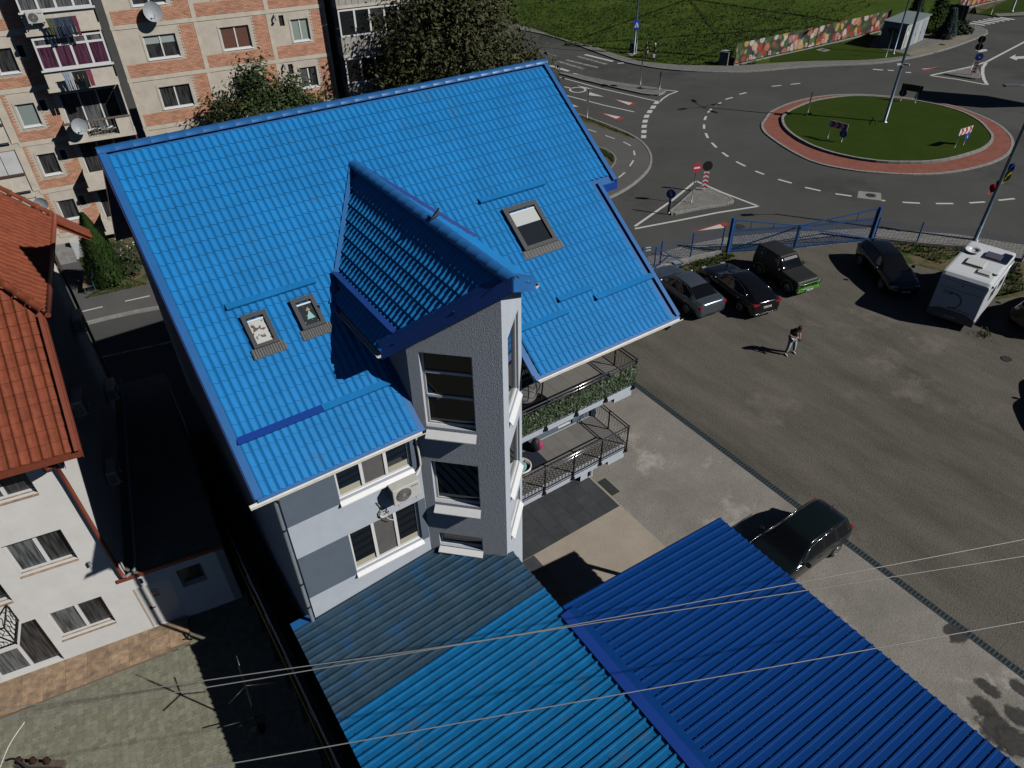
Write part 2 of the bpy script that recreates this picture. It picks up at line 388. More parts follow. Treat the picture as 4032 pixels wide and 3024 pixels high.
for i, (x, y, rx, ry) in enumerate(((1640, 560, .5, .3), (1570, 500, .45, .22), (1900, 1020, .28, .5), (1870, 1200, .42, .55), (1990, 1400, .62, .8), (2190, 1030, .3, .5), (2150, 1260, .4, .45), (2130, 1500, .6, .6))):
    p = G(3032 + x / 2.212, 2250 + y / 2.212); blot(p.x, p.y, rx, ry, i)
# drain channel: two steel edges, a dark trough, cross slats
m_drain = mat('drain_steel', (.07, .1, .115), .5, metal=.4, var=.2)
dr = thing('drain_channel', 'long narrow slotted steel drain channel between concrete apron and gravel', 'drain', (19.13, 5, 0))
MB().box((19.02, -12, .0105), (19.26, 20.5, .0165)).build('trough', dark, dr, world=True)
MB().box((19.0, -12, .0), (19.03, 20.5, .024)).build('edge_rail', m_drain, dr, world=True)
MB().box((19.24, -12, .0), (19.27, 20.5, .024)).build('edge_rail', m_drain, dr, world=True)
sl_me = MB().box((-.105, -.028, 0), (.105, .028, .012)).mesh('slat'); sl_me.materials.append(m_drain)
near = MB(); ys = [-6 + i * .125 for i in range(210)]
for y in ys: inst('slat', sl_me, dr, (0, y - 5, .016))
# terrace in front of the house: grey tiles and pale screed
m_dtile = mat('terrace_grey_tile', (.055, .06, .066), .6, var=.15, vs=3)
tr = struct('terrace', MB().box((8.7, -6, 0), (13.64, 17, .05)), m_beige)
til = MB()
tile_me = MB().box((0, 0, 0), (.592, .592, .012)).mesh('floor_tile'); tile_me.materials.append(objrand(m_dtile, .12))
for i in range(8):
    for j in range(7):
        inst('floor_tile', tile_me, tr, (8.78 + i * .6, 13.02 + j * .6, .05))
for j in range(8): inst('floor_tile', tile_me, tr, (8.95, 12.4 - j * .6, .05))
mt = MB().box((13.72, 13.6, .012), (14.1, 14.48, .028)).build('door_mat', mat('rubber_mat', (.03, .035, .035), .9, var=.3, vs=20), None)
tag(mt, 'dark rubber doormat lying on the concrete beside the grey terrace', 'doormat')
# ---- verges along the fence
sheet('verge', [zA(420, 1005), zA(530, 957), zA(960, 822), zA(1080, 845), zA(1110, 900), zA(900, 960), zA(640, 1055), zA(520, 1040)], .010, m_soil)
sheet('verge', [zB(560, 662), zB(1085, 712), zB(1600, 752), zB(2212, 890), zB(2212, 1230), zB(1850, 1290), zB(1350, 980), zB(1000, 900), zB(800, 720)], .010, m_soil)
# ---- pavement strip between fence and road
sheet('sidewalk', [zA(0, 905), zA(560, 735), zA(1000, 648), zA(1500, 600), zB(620, 528), zB(1000, 556), zB(1500, 590), zB(2212, 705), zB(2212, 885), zB(1600, 745), zB(1085, 705), zB(590, 655), zB(0, 726), zA(1730, 770), zA(1010, 818), zA(520, 955), zA(150, 1025)], .012, m_slab2)
# ---- far sidewalk, field, lawn
outer = [G(1700, 8), G(1904, 66)] + [k3(*p) for p in ((0, 242), (250, 290), (460, 346), (720, 440), (1000, 540), (1200, 583), (1400, 612), (1700, 632), (2000, 634), (2250, 618))] + [k4(*p) for p in ((200, 596), (500, 578), (800, 566), (1000, 548), (1200, 515), (1400, 470), (1560, 425), (1700, 375), (1830, 325), (1890, 296), (1880, 268), (1820, 240), (1740, 218))]
inner = [G(1700, -8), G(1904, 50)] + [k3(*p) for p in ((0, 200), (250, 265), (430, 338), (720, 402), (1000, 500), (1300, 560), (1700, 580), (2000, 580), (2250, 563))] + [k4(*p) for p in ((200, 548), (400, 540), (850, 530), (1240, 490))]
outer_s = spline(outer, 4); inner_s = spline(inner, 4)
top = [k4(1400, 455), k4(1560, 405), k4(1680, 352), k4(1760, 300), k4(1740, 260), k4(1690, 235)]
sheet('far_sidewalk', outer_s + list(reversed(inner_s + top)), .12, m_slab)
kerb([p for p in spline(outer, 3)], name='kerb_stone', parent=road, L=1.6)
d0 = (inner[0] - inner[1]).normalized()
cornerR = [zC(1290, 345), zC(1345, 200), zC(1420, 90), zC(1700, -160)]
field = [inner[0] + d0 * 140, *inner_s, k4(1240, 490), *top[:3], k4(1740, 290), *cornerR, Vector((280, 150, 0)), Vector((240, 330, 0)), Vector((0, 330, 0))]
sheet('meadow', field, .10, m_grass)
sheet('lawn', [k4(0, 552), *[k4(*p) for p in ((400, 536), (850, 526), (1225, 490), (1000, 440), (870, 418), (600, 380), (330, 420), (0, 500))]], .128, m_lawn)
# kiosk forecourt: sand and slabs
m_sand = ground_mat('sandy_ground', (.2, .18, .14), (.3, .27, .215), (.1, .09, .06), fine=8, big=.8, speck=.4)
sheet('kiosk_forecourt', [zC(60, 650), zC(700, 785), zC(1000, 735), zC(1250, 640), zC(1480, 520), zC(1460, 450), zC(1000, 470), zC(240, 440)], .124, m_sand)
sheet('kiosk_forecourt', [zC(150, 670), zC(560, 745), zC(930, 640), zC(1090, 560), zC(800, 530)], .132, m_slab)
sheet('lawn', [zC(1590, 188), zC(1800, 235), zC(2400, 190), zC(2400, -60), zC(1980, 20)], .11, m_lawn)
sheet('far_sidewalk', [zC(1800, 200), zC(1850, 240), zC(2500, 215), zC(2500, 150), zC(2000, 195)], .121, m_slab)
sheet('side_street_verge', [zC(1400, 180), zC(1800, 222), zC(1590, 188), zC(1960, 20), zC(2150, -40), zC(1900, -60)], .105, m_soil)
# ---- roundabout
isl = [k4(*p) for p in ((105, 1040), (130, 1130), (270, 1240), (500, 1337), (850, 1412), (1200, 1432), (1500, 1412), (1800, 1332), (1905, 1265), (1930, 1215), (1905, 1165), (1800, 1062), (1600, 970), (1300, 900), (1000, 867), (700, 853), (400, 892), (230, 952), (140, 1000))]
ring = [k4(*p) for p in ((-66, 1079), (-55, 1140), (0, 1195), (170, 1310), (400, 1420), (700, 1483), (1000, 1512), (1300, 1522), (1600, 1500), (1900, 1432), (2060, 1352), (2112, 1262), (2085, 1180), (1980, 1085), (1800, 1000), (1600, 930), (1300, 872), (1000, 840), (700, 828), (450, 843), (200, 895), (0, 985))]
def loop(p, n=4):
    q = p[-2:] + p + p[:2]; s = spline(q, n); return s[2 * n:-2 * n]
isl_s, ring_s = loop(isl), loop(ring)
rb = struct('roundabout_apron', MB().prism([(p.x, p.y) for p in ring_s], -.02, .06), m_redp)
kerb(ring_s, w=.22, h=.075, L=.8, parent=rb, closed=True)
struct('roundabout_lawn', MB().prism([(p.x, p.y) for p in isl_s], .02, .19), m_lawn)
kerb(isl_s, w=.2, h=.24, L=.8, parent=rb, closed=True)
# ---- lane markings
for a, b in (((2015, 822), (2078, 806)), ((1895, 866), (1958, 848)), ((1805, 918), (1857, 893)), ((1742, 980), (1772, 948)), ((1712, 1045), (1726, 1013)), ((1708, 1122), (1708, 1085)), ((1742, 1202), (1722, 1160)), ((1816, 1285), (1775, 1243)), ((1918, 1365), (1868, 1328)), ((2068, 1448), (1988, 1408)), ((2230, 1519), (2155, 1490))):
    line([k3(*a), k3(*b)], .2)
for a, b in (((70, 1562), (188, 1595)), ((305, 1632), (440, 1662)), ((15, 752), (98, 744)), ((180, 735), (262, 726))): line([k4(*a), k4(*b)], .2)
for a, b in (((238, 168), (408, 192)), ((720, 237), (760, 240)), ((940, 257), (1122, 266)), ((1290, 270), (1472, 270)), ((1640, 263), (1803, 253)), ((1945, 236), (2115, 218))): line([zB(*a), zB(*b)], .2)
for a, b in (((130, 955), (270, 965)), ((335, 968), (415, 972)), ((580, 998), (655, 1000))): line([zC(*a), zC(*b)], .3)
for x, y in ((1297, 892), (1265, 933), (1235, 972), (1208, 1013), (1195, 1056), (1187, 1100), (1185, 1146), (1182, 1190)):
    s = (1190 - y) / 300 * 8
    mark([k3(x - 21 + s, y - 13), k3(x + 23 + s, y - 13), k3(x + 21 - s, y + 13), k3(x - 23 - s, y + 13)], m=m_mark)
for pts in ([(450, 672), (800, 768), (1290, 880)], [(495, 828), (850, 920), (1100, 975)], [(570, 638), (800, 700), (1020, 745), (1250, 773), (1480, 795)], [(1480, 795), (1400, 825), (1345, 862), (1318, 890)]): line([k3(*p) for p in pts], .17)
line([k3(955, 552), k3(1010, 548)], .3)
line([k3(0, 355), k3(200, 420), k3(430, 490)], .12, m=m_markf); line([k3(-60, 285), k3(20, 306)], .15)
for i, (a, b) in enumerate((((670, 475), (915, 535)), ((605, 490), (860, 560)), ((510, 522), (790, 590)), ((430, 532), (660, 600)), ((330, 560), (530, 620)))):
    line([k3(*a), k3(*b)], .42, m=m_mark if i in (0, 4) else m_markf)
for tri, inn in (([(900, 858), (1132, 902), (1070, 922)], [(940, 868), (1085, 897), (1052, 915)]), ([(780, 978), (1027, 1026), (962, 1048)], [(830, 988), (980, 1018), (942, 1035)])):
    mark([k3(*p) for p in tri], .004, m_red, 'yield_mark'); mark([k3(*p) for p in inn], .008, m_mark, 'yield_mark')
mark([k3(540, 900), k3(618, 932), k3(548, 926)], name='arrow_mark')
mark([k3(690, 796), k3(838, 843), k3(690, 828)], name='arrow_mark'); mark([k3(600, 742), k3(748, 778), k3(662, 768)], name='arrow_mark')
line([k3(490, 755), k3(560, 772)], .2); line([k3(600 + 68 * math.cos(t * .393) + 8, 783 + 22 * math.sin(t * .393)) for t in range(17)], .2)
line([zA(0, 528), zA(400, 250), zA(665, 35)], .18); line([zA(665, 35), zA(950, 160), zA(1345, 310)], .18); line([zA(1345, 310), zA(900, 380), zA(500, 460), zA(0, 555)], .18)
mark([zA(600, 592), zA(980, 480), zA(1025, 515)], .004, m_red, 'yield_mark'); mark([zA(690, 577), zA(925, 507), zA(978, 545)], .008, m_mark, 'yield_mark')
line([zC(920, 1040), zC(1480, 920), zC(1700, 850), zC(2300, 535)], .25); line([zC(925, 1042), zC(1300, 1095), zC(1705, 1170)], .25)
line([zC(1705, 1170), zC(1660, 1090), zC(1640, 1010), zC(1645, 930), zC(1690, 865)], .3)
mark([zC(785, 966), zC(1052, 914), zC(860, 977)], .004, m_red, 'yield_mark'); mark([zC(800, 950), zC(1012, 924), zC(830, 956)], .008, m_mark, 'yield_mark')
mark([zC(*p) for p in ((2010, 795), (2095, 750), (2090, 780), (2260, 770), (2260, 806), (2120, 812), (2110, 832))], name='arrow_mark')
mark([zC(*p) for p in ((1540, 690), (1690, 678), (1712, 700), (1600, 722))], name='arrow_mark')
for i in range(9):
    a = [(1300, 345), (1385, 330), (1440, 313), (1510, 297), (1580, 285), (1650, 270), (1715, 257), (1790, 247), (1880, 240)][i]; b = [(1530, 385), (1600, 368), (1675, 350), (1745, 333), (1810, 322), (1870, 305), (1945, 292), (2015, 278), (2080, 270)][i]
    line([zC(*a), zC(*b)], .5, name='zebra_bar')
# ---- splitter islands
def island(name, pts, m, h=.14, L=.8):
    s = struct(name, MB().prism([(p.x, p.y) for p in pts], -.02, h - .012), m); kerb(pts, w=.14, h=h, L=L, parent=s, closed=True)
island('splitter_island', [zA(*p) for p in ((640, 150), (665, 122), (760, 120), (900, 175), (1055, 235), (1070, 275), (1040, 295), (700, 345), (395, 410), (375, 385), (480, 300))], m_slab2)
island('median_island', [k3(*p) for p in ((448, 645), (600, 660), (850, 715), (1100, 752), (1370, 790), (1372, 808), (1300, 838), (1180, 825), (900, 762), (640, 700))], m_slab)
island('splitter_island', [zC(*p) for p in ((1130, 1030), (1480, 950), (1560, 965), (1605, 1080), (1590, 1095), (1530, 1095), (1330, 1065))], m_slab)
# ---- cycle path and verge beside the house
kb = [k3(*p) for p in ((520, 975), (600, 1000), (800, 1070), (1000, 1150), (1140, 1225), (1220, 1310), (1248, 1390), (1225, 1480), (1130, 1580), (1000, 1672), (800, 1770))]
kbs = spline(kb, 4)
sheet('cycle_path', kbs + [Vector((20, 31, 0)), Vector((17, 36, 0)), Vector((17, 46, 0))], .105, m_path)
kerb(kbs, parent=road, L=1.0)
sheet('verge', [k3(*p) for p in ((520, 985), (610, 1004), (800, 1074), (1000, 1154), (1135, 1226), (1040, 1205), (900, 1150), (700, 1085), (560, 1030))], .111, m_soil)
gp = spline([k3(*p) for p in ((700, 1270), (780, 1288), (870, 1320), (930, 1370), (935, 1420), (890, 1480), (830, 1520))], 4)
sheet('verge', gp + [Vector((17, 33, 0)), Vector((16, 40, 0))], .112, m_soil); kerb(gp, w=.1, h=.13, L=.8, parent=road, z0=0)
for a, b in (((697, 1138), (768, 1162)), ((848, 1192), (928, 1220)), ((1005, 1248), (1070, 1282)), ((1095, 1325), (1103, 1365)), ((1092, 1410), (1060, 1460)), ((1018, 1515), (963, 1560))): line([k3(*a), k3(*b)], .13, z=.116)
# ---- street behind the houses
kl = [kN(-900, 1400), kN(730, 1172), kN(1060, 1088), kN(1380, 1030), Vector((12, 36.6, 0)), Vector((22, 35.2, 0)), Vector((30, 34.2, 0))]
sheet('cycle_path', kl[:5] + [Vector((18, 37.5, 0)), Vector((18, 60, 0)), Vector((-40, 66, 0)), Vector((-40, 45, 0))], .105, m_path)
kerb(kl[1:5], parent=road, w=.22, L=1.2)
line([kN(690, 1077), kN(900, 1027)], .12, z=.112); line([kN(1095, 980), kN(1310, 932)], .12, z=.112)
line([kN(600, 1510), kN(870, 1455), kN(1485, 1320), kN(2000, 1200)], .14, m=m_markf)
sheet('verge', [kN(*p) for p in ((750, 962), (850, 920), (1290, 842), (1290, 770), (1330, 560), (1000, 300), (760, 340), (640, 480), (700, 640), (840, 700), (860, 850))], .111, m_soil)
# ---- courtyard of the cream house: pavers
m_pav = objrand(mat('courtyard_paver', (.235, .228, .165), .92, var=.16, vs=8, bump=.3, bs=40), .15)
m_pav2 = mat('courtyard_paver_far', (.235, .228, .165), .92, var=.16, vs=8, island=.16)
court = struct('courtyard', MB().box((-14, 1, -.06), (.75, 18.2, .02)), mat('joint_sand', (.1, .095, .08), .95))
I = [(-.5, -.5), (-.5, -.27), (-.36, -.15), (-.36, .15), (-.5, .27), (-.5, .5), (.5, .5), (.5, .27), (.36, .15), (.36, -.15), (.5, -.27), (.5, -.5)]
PW, PH = .225, .19
pv_me = MB().prism([(x * (PW - .008), y * (PH - .008)) for x, y in I], 0, .045).mesh('paver'); pv_me.materials.append(m_pav)
th9 = R(-9); cs, sn = math.cos(th9), math.sin(th9); cand = []
for i in range(-45, 20):
    for j in range(-40, 45):
        u_ = i * PW * .86; v_ = j * PH + (i % 2) * PH / 2
        x = -3 + u_ * cs - v_ * sn; y = 12.5 + u_ * sn + v_ * cs
        if not (-8.5 < x < .62): continue
        w_ = -(x + 4.91) * .1564 * -1  # wall line
        if y > 16.95 - .1584 * (x + 4.91) + (1.25 if x > -1.5 else 0): continue
        q = _f.dot(Vector((x, y, -CAM_H)))
        px = 2016 + F_PX * _r.dot(Vector((x, y, -CAM_H))) / q; py = 1512 - F_PX * _u.dot(Vector((x, y, -CAM_H))) / q
        if px < -60 or py > 3090: continue
        cand.append((math.hypot(x, y), x, y))
cand.sort()
fm = MB()
for n_, (d_, x, y) in enumerate(cand):
    zz = .0 + rnd.uniform(-.003, .003)
    if n_ < 300:
        imat('paver', pv_me, court, Matrix.Translation((x, y, zz)) @ Matrix.Rotation(th9, 4, 'Z'))
    else:
        fm.prism([(x + (a * cs * (PW - .008)) - b * sn * (PH - .008), y + a * sn * (PW - .008) + b * cs * (PH - .008)) for a, b in I], zz, zz + .045)
fm.build('paver', m_pav2, court, kind='stuff')
# ================================================================ BLUE-ROOFED HOUSE
hs_ = thing('blue_roofed_house', 'grey rendered three storey house with bright blue metal tile roof and prow tower', 'house', (7.8, 19.5, 0))
m_blue = mat('blue_tile_paint', (.014, .205, .53), .45, var=.1, vs=1.2, spec=.35, stain=(.035, .175, .40), stain_s=1.1, stain_t=.6)
m_bluer = mat('blue_trim_paint', (.022, .13, .36), .4, var=.06, vs=2)
m_blued = mat('blue_new_trim', (.012, .06, .33), .4)
m_navy = mat('blue_fascia_paint', (.012, .05, .24), .45, var=.08, vs=3)
m_wl = mat('render_light_grey', (.50, .54, .60), .9, var=.05, vs=2.5, bump=.12, bs=90)
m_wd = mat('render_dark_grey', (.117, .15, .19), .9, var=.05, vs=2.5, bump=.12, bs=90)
m_wt = mat('render_tower_grey', (.5, .53, .58), .92, var=.06, vs=14, bump=.5, bs=34)
m_gut = mat('gutter_white', (.68, .66, .6), .5, var=.12, vs=6, stain=(.3, .26, .2), stain_s=3, stain_t=.63)
def wall_holes(mb, o, u, n, L, z0, z1, holes, t=.28, ztop=None):
    """wall slab along u (unit, plan) with rectangular openings; n points out"""
    o, u, n = Vector(o), Vector(u).normalized(), Vector(n).normalized()
    us = sorted({0, L, *[h[0] for h in holes], *[h[1] for h in holes]}); zs = sorted({z0, z1, *[h[2] for h in holes], *[h[3] for h in holes]})
    us = [x for x in us if 0 <= x <= L]; zs = [z for z in zs if z0 <= z <= z1]
    for a, b in zip(us[:-1], us[1:]):
        run = None
        for c_, d_ in zip(zs[:-1], zs[1:]):
            cu, cz = (a + b) / 2, (c_ + d_) / 2
            inh = any(h[0] < cu < h[1] and h[2] < cz < h[3] for h in holes)
            if not inh:
                run = (run[0], d_) if run else (c_, d_)
            if (inh or d_ == zs[-1]) and run:
                mb.obox(o + u * a + Vector((0, 0, run[0])) - n * t, u * (b - a), n * t, (0, 0, run[1] - run[0])); run = None
    return mb
def window(par, o, u, n, a, b, z0, z1, cols=2, rows=1, rec=.12, fw=.06, panes=None, sill=None, world=True, frame=None, name='window', rowz=None):
    """framed window set rec metres back in its opening; panes are sub-parts"""
    o, u, n = Vector(o), Vector(u).normalized(), Vector(n).normalized(); Z = Vector((0, 0, 1))
    frame = frame or white_frame
    fr = MB(); base = o - n * rec; d = n * .06
    def bar(a0, a1, c0, c1): fr.obox(base + u * a0 + Z * c0, u * (a1 - a0), d, Z * (c1 - c0))
    bar(a, b, z0, z0 + fw); bar(a, b, z1 - fw, z1); bar(a, a + fw, z0 + fw, z1 - fw); bar(b - fw, b, z0 + fw, z1 - fw)
    cw = (b - a - fw) / cols; zz = rowz or [z0 + (z1 - z0) * i / rows for i in range(1, rows)]
    for i in range(1, cols): bar(a + cw * i - .0, a + cw * i + fw * 1.3, z0 + fw, z1 - fw)
    W = fr.build(name, frame, par, world=world)
    zl = [z0 + fw] + zz + [z1 - fw]
    for q in zz: MB().obox(base + u * (a + fw) + Z * (q - fw * .6) + n * .004, u * (b - a - 2 * fw), d, Z * fw * 1.2).build('transom', frame, W, world=world)
    k = 0
    for i in range(cols):
        for j in range(len(zl) - 1):
            pm = glass if not panes else panes[k % len(panes)]; k += 1
            a0 = a + (fw if i == 0 else cw * i + fw * 1.3); a1 = a + (cw * (i + 1) if i < cols - 1 else b - a - fw)
            MB().obox(base + u * a0 + Z * zl[j] + n * .015, u * (a1 - a0), n * .012, Z * (zl[j + 1] - zl[j])).build('pane', pm, W, world=world)
    if sill:
        s0, dz, ext = sill   # projection, drop, side overhang
        p = o - n * (rec - .062)
        MB().extr([p + u * (a - .0) + Z * (z0 + .02), p + u * b + Z * (z0 + .02), o + n * s0 + u * (b + ext) + Z * (z0 - dz), o + n * s0 + u * (a - ext) + Z * (z0 - dz)], (0, 0, -.03)).build('sill', sill_white, W, world=world)
    return W
# ---- walls
Xv, Yv = Vector((1, 0, 0)), Vector((0, 1, 0))
ZR = lambda y: 9.06 + .706 * (y - 11.95)
wl = MB()
WIN = [(3.18, 5.22, 4.5, 6.05), (3.18, 5.22, 7.36, 8.9)]
wall_holes(wl, (1.8, 12.5, 0), (1, 0, 0), (0, -1, 0), 6.9, 0, 9.3, [(a - 1.8, b - 1.8, c_, d_) for a, b, c_, d_ in WIN])
wl.build('wall', m_wl, hs_, world=True)
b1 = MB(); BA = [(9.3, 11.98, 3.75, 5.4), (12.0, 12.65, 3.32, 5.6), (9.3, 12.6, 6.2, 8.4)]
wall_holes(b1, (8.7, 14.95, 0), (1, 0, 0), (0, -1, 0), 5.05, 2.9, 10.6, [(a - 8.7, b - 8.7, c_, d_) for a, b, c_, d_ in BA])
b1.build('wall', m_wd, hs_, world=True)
MB().box((13.14, 14.86, 0), (13.76, 15.3, 2.86)).build('pier', m_wl, hs_, world=True)
MB().box((8.7, 16.6, 0), (13.5, 16.9, 2.86)).build('wall', m_wl, hs_, world=True)
# gable walls (pentagons) and rear wall
def gable(x, y0, t):
    MB().extr([(x, y0, 0), (x, 26.6, 0), (x, 26.6, ZR(12.5) - .1), (x, 19.6, 14.25), (x, y0, ZR(y0) - .14)], (t, 0, 0)).build('wall', m_wl, hs_, world=True)
gable(1.8, 12.79, .28); gable(13.47, 15.24, .28)
MB().box((2.1, 26.3, 0), (13.46, 26.6, 9.3)).build('wall', m_wl, hs_, world=True)
MB().box((8.42, 12.8, 0), (8.7, 15.2, 9.3)).build('wall', m_wl, hs_, world=True)
# dark paint fields
pn = lambda x0, x1, z0, z1: MB().box((x0, 12.494, z0), (x1, 12.52, z1)).build('paint_field', m_wd, hs_, world=True)
pn(1.803, 3.18, 7.25, 9.29); pn(5.22, 5.44, 7.25, 9.29); pn(1.803, 3.18, 4.42, 6.06); pn(5.22, 5.44, 4.42, 6.06)
cream = mat('cream_inner_board', (.5, .47, .36), .5)
net = mat('pane_insect_screen', (.13, .125, .12), .5, var=.1)
for a, b, c_, d_ in WIN:
    w = window(hs_, (0, 12.5, 0), Xv, -Yv, a, b, c_, d_, 3, rec=.14, fw=.065, panes=[glass, net, glass], sill=(.1, .13, .02))
    for x0, x1 in ((a + .07, a + .62), (a + 1.42, b - .07)):
        MB().box((x0, 12.606, c_ + .066), (x1, 12.612, c_ + .26)).build('inner_board', cream, w, world=True)
window(hs_, (0, 14.95, 0), Xv, -Yv, 9.3, 11.98, 3.75, 5.4, 3, sill=(.08, .06, .02))
window(hs_, (0, 14.95, 0), Xv, -Yv, 12.0, 12.65, 3.32, 5.6, 1, name='balcony_door')
window(hs_, (0, 14.95, 0), Xv, -Yv, 9.3, 12.6, 6.2, 8.4, 3, name='balcony_door')
# ---- tower
TA, TT, TB = Vector((5.45, 12.5, 0)), Vector((7.06, 10.9, 0)), Vector((8.7, 12.5, 0))
uL = (TT - TA).normalized(); nL = Vector((uL.y, -uL.x, 0)); nL = nL if nL.y < 0 else -nL
uR = (TB - TT).normalized(); nR = Vector((uR.y, -uR.x, 0)); nR = nR if nR.y < 0 else -nR
LL, LR = (TT - TA).length, (TB - TT).length
HL = [(.29, 1.56, 8.72, 11.0), (.29, 1.56, 5.95, 7.51), (.29, 1.56, 4.12, 4.66)]
HR = [(.6, 1.85, 8.72, 11.4), (.6, 1.95, 5.95, 7.7), (.6, 1.95, 4.3, 4.95)]
tm = wall_holes(MB(), TA, uL, nL, LL, 0, 11.2, HL, t=.22); tm.build('tower_wall', m_wt, hs_, world=True)
tm = wall_holes(MB(), TT, uR, nR, LR, 0, 11.2, HR, t=.22); tm.build('tower_wall', m_wl, hs_, world=True)
DEL, DER, DR_, DX = 11.25, 11.55, 13.3, 7.03           # dormer eave and ridge heights, ridge line X
HWL, HWR = 2.18, 2.12
dz = lambda x: DR_ - abs(x - DX) * ((DR_ - DEL) / HWL if x < DX else (DR_ - DER) / HWR)
def gcap(o, u, n, L, m):   # wall between 11.2 and the slope above
    pts = [o + Vector((0, 0, 11.2)), o + u * L + Vector((0, 0, 11.2)), o + u * L + Vector((0, 0, dz((o + u * L).x) - .16)), o + Vector((0, 0, dz(o.x) - .16))]
    MB().extr(pts, -n * .22).build('tower_wall', m, hs_, world=True)
gcap(TA, uL, nL, LL, m_wt); gcap(TT, uR, nR, LR, m_wl)
for x0, x1 in ((5.45, 5.67), (8.48, 8.7)):
    MB().extr([(x0, 12.5, 9.2), (x0, 16.0, 9.2), (x0, 16.0, 11.6), (x0, 12.5, 11.6)], (x1 - x0, 0, 0)).build('dormer_cheek', m_wt, hs_, world=True)
for h, rz in zip(HL, ([9.62, 10.35], None, None)):
    window(hs_, TA, uL, nL, *h, 1, len(rz) + 1 if rz else 1, rec=.2, fw=.06, sill=(.17, .26 if h[3] > 5 else .12, .02), rowz=rz)
for h in HR: window(hs_, TT, uR, nR, *h, 1, rec=.12, fw=.06, sill=(.11, .2, .02), panes=[glass])
# ---- main roof
EY, EZ, RY, RZ_ = 11.95, 9.06, 19.6, 14.46
sl_len = math.hypot(RY - EY, RZ_ - EZ); sv = Vector((0, (RY - EY) / sl_len, (RZ_ - EZ) / sl_len)); sn_ = Vector((0, -sv.z, sv.y))
PIT, CRS = .1832, .352
def roof_tile(w=PIT, c=CRS, ov=.0, nseg=8, amp=.034, step=.022):
    """one stamped tile: wave across x, course up y, front lip"""
    mb = MB(); rows = [[], [], []]
    for i in range(nseg + 1):
        x = w * i / nseg; t = i / nseg
        h = amp * (math.sin(math.pi * 2 * (t - .08)) * .5 + .5) ** 1.4
        dip = -.022 * (1 - (math.sin(math.pi * 2 * (t - .08)) * .5 + .5))
        rows[0].append((x, dip, h - .012)); rows[1].append((x, dip, h + step)); rows[2].append((x, c + .012 + dip, h))
    mb.grid(rows[:2], False); mb.lip = len(mb.f); mb.grid(rows[1:], True)
    return mb
m_lap = mat('tile_lap_grime_shade', (.016, .10, .25), .8, var=.3, vs=5)  # lip faces coloured dark: step shade put into the paint, with lap grime
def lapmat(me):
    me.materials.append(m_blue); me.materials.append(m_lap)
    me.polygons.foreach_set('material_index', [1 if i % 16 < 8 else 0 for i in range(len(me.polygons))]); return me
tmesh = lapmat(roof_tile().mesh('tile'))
rf = MB()
rf.extr([(1.3, EY, EZ - .03), (5.42, EY, EZ - .03), (5.42, 12.6, ZR(12.6) - .03), (8.73, 12.6, ZR(12.6) - .03), (8.73, EY, EZ - .03), (13.93, EY, EZ - .03), (13.93, 15.8, ZR(15.8) - .03), (14.55, 15.8, ZR(15.8) - .03), (14.55, RY, RZ_ - .03), (1.3, RY, RZ_ - .03)], (0, 0, -.12))
rf.extr([(1.3, RY, RZ_ - .03), (14.55, RY, RZ_ - .03), (14.55, 27.25, EZ - .03), (1.3, 27.25, EZ - .03)], (0, 0, -.12))
roof = rf.build('roof', m_bluer, hs_, world=True)
ix, iy, iz = 7.8, 19.5, 0
base_mx = Matrix(((1, 0, 0, 0), (0, sv.y, sn_.y, 0), (0, sv.z, sn_.z, 0), (0, 0, 0, 1)))
ncol = int((14.42 - 1.42) / PIT); nrow = int(sl_len / CRS)
tl = []
for r_ in range(nrow + 1):
    s0 = .02 + r_ * CRS
    if s0 + CRS > sl_len + .1: break
    y = EY + sv.y * s0; yc = EY + sv.y * (s0 + CRS / 2)
    for c_ in range(ncol + 1):
        x = 1.42 + c_ * PIT
        if x + PIT > 13.86 and y < 15.76: continue
        if x + PIT > 14.5: continue
        xc = x + PIT / 2
        # hidden under the dormer roof
        zc = ZR(yc)
        if 5.0 < xc < 9.1 and yc < 17.9 and dz(xc) > zc + .1 and not (yc < 12.4 and (xc < 5.4 or xc > 8.75)):
            if 5.35 < xc < 8.8 or yc > 15.3: continue
        if 5.3 < xc < 8.85 and yc < 13: continue
        p = Vector((x, EY + sv.y * s0, EZ + sv.z * s0 - .012))
        tl.append(((p - Vector((0, 0, CAM_H))).length, p))
tl.sort(key=lambda q: q[0])
far = MB()
proto = roof_tile(nseg=8)
for n_, (d_, p) in enumerate(tl):
    if n_ < 300:
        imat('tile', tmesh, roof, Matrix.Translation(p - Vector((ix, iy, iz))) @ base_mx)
    else:
        b0 = len(far.v)
        for q in proto.v:
            w = base_mx @ Vector(q); far.v.append((w.x + p.x, w.y + p.y, w.z + p.z))
        far.f += [tuple(b0 + i for i in f) for f in proto.f]; far.sm += proto.sm
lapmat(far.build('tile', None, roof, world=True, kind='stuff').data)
# verge boards, eave apron, ridge caps
def slopebar(x0, x1, y0, y1, h0=.0, h1=.05, m=m_bluer, name='verge_trim', par=roof):
    a = Vector((x0, y0, ZR(y0))) + sn_ * h0
    MB().obox(a, (x1 - x0, 0, 0), Vector((0, y1 - y0, (y1 - y0) * .706)), sn_ * (h1 - h0)).build(name, m, par, world=True)
slopebar(1.26, 1.43, EY, RY - .05, -.06, .055); slopebar(13.86, 13.99, EY, 15.85, -.06, .055); slopebar(14.48, 14.62, 15.8, RY - .05, -.06, .055)
for x0, x1, y0, y1 in ((1.235, 1.26, EY, RY), (13.99, 14.01, EY, 15.85), (14.62, 14.645, 15.8, RY)):
    a = Vector((x0, y0, ZR(y0) - .27)); MB().obox(a, (x1 - x0, 0, 0), (0, y1 - y0, (y1 - y0) * .706), (0, 0, .31)).build('fascia', m_navy, roof, world=True)
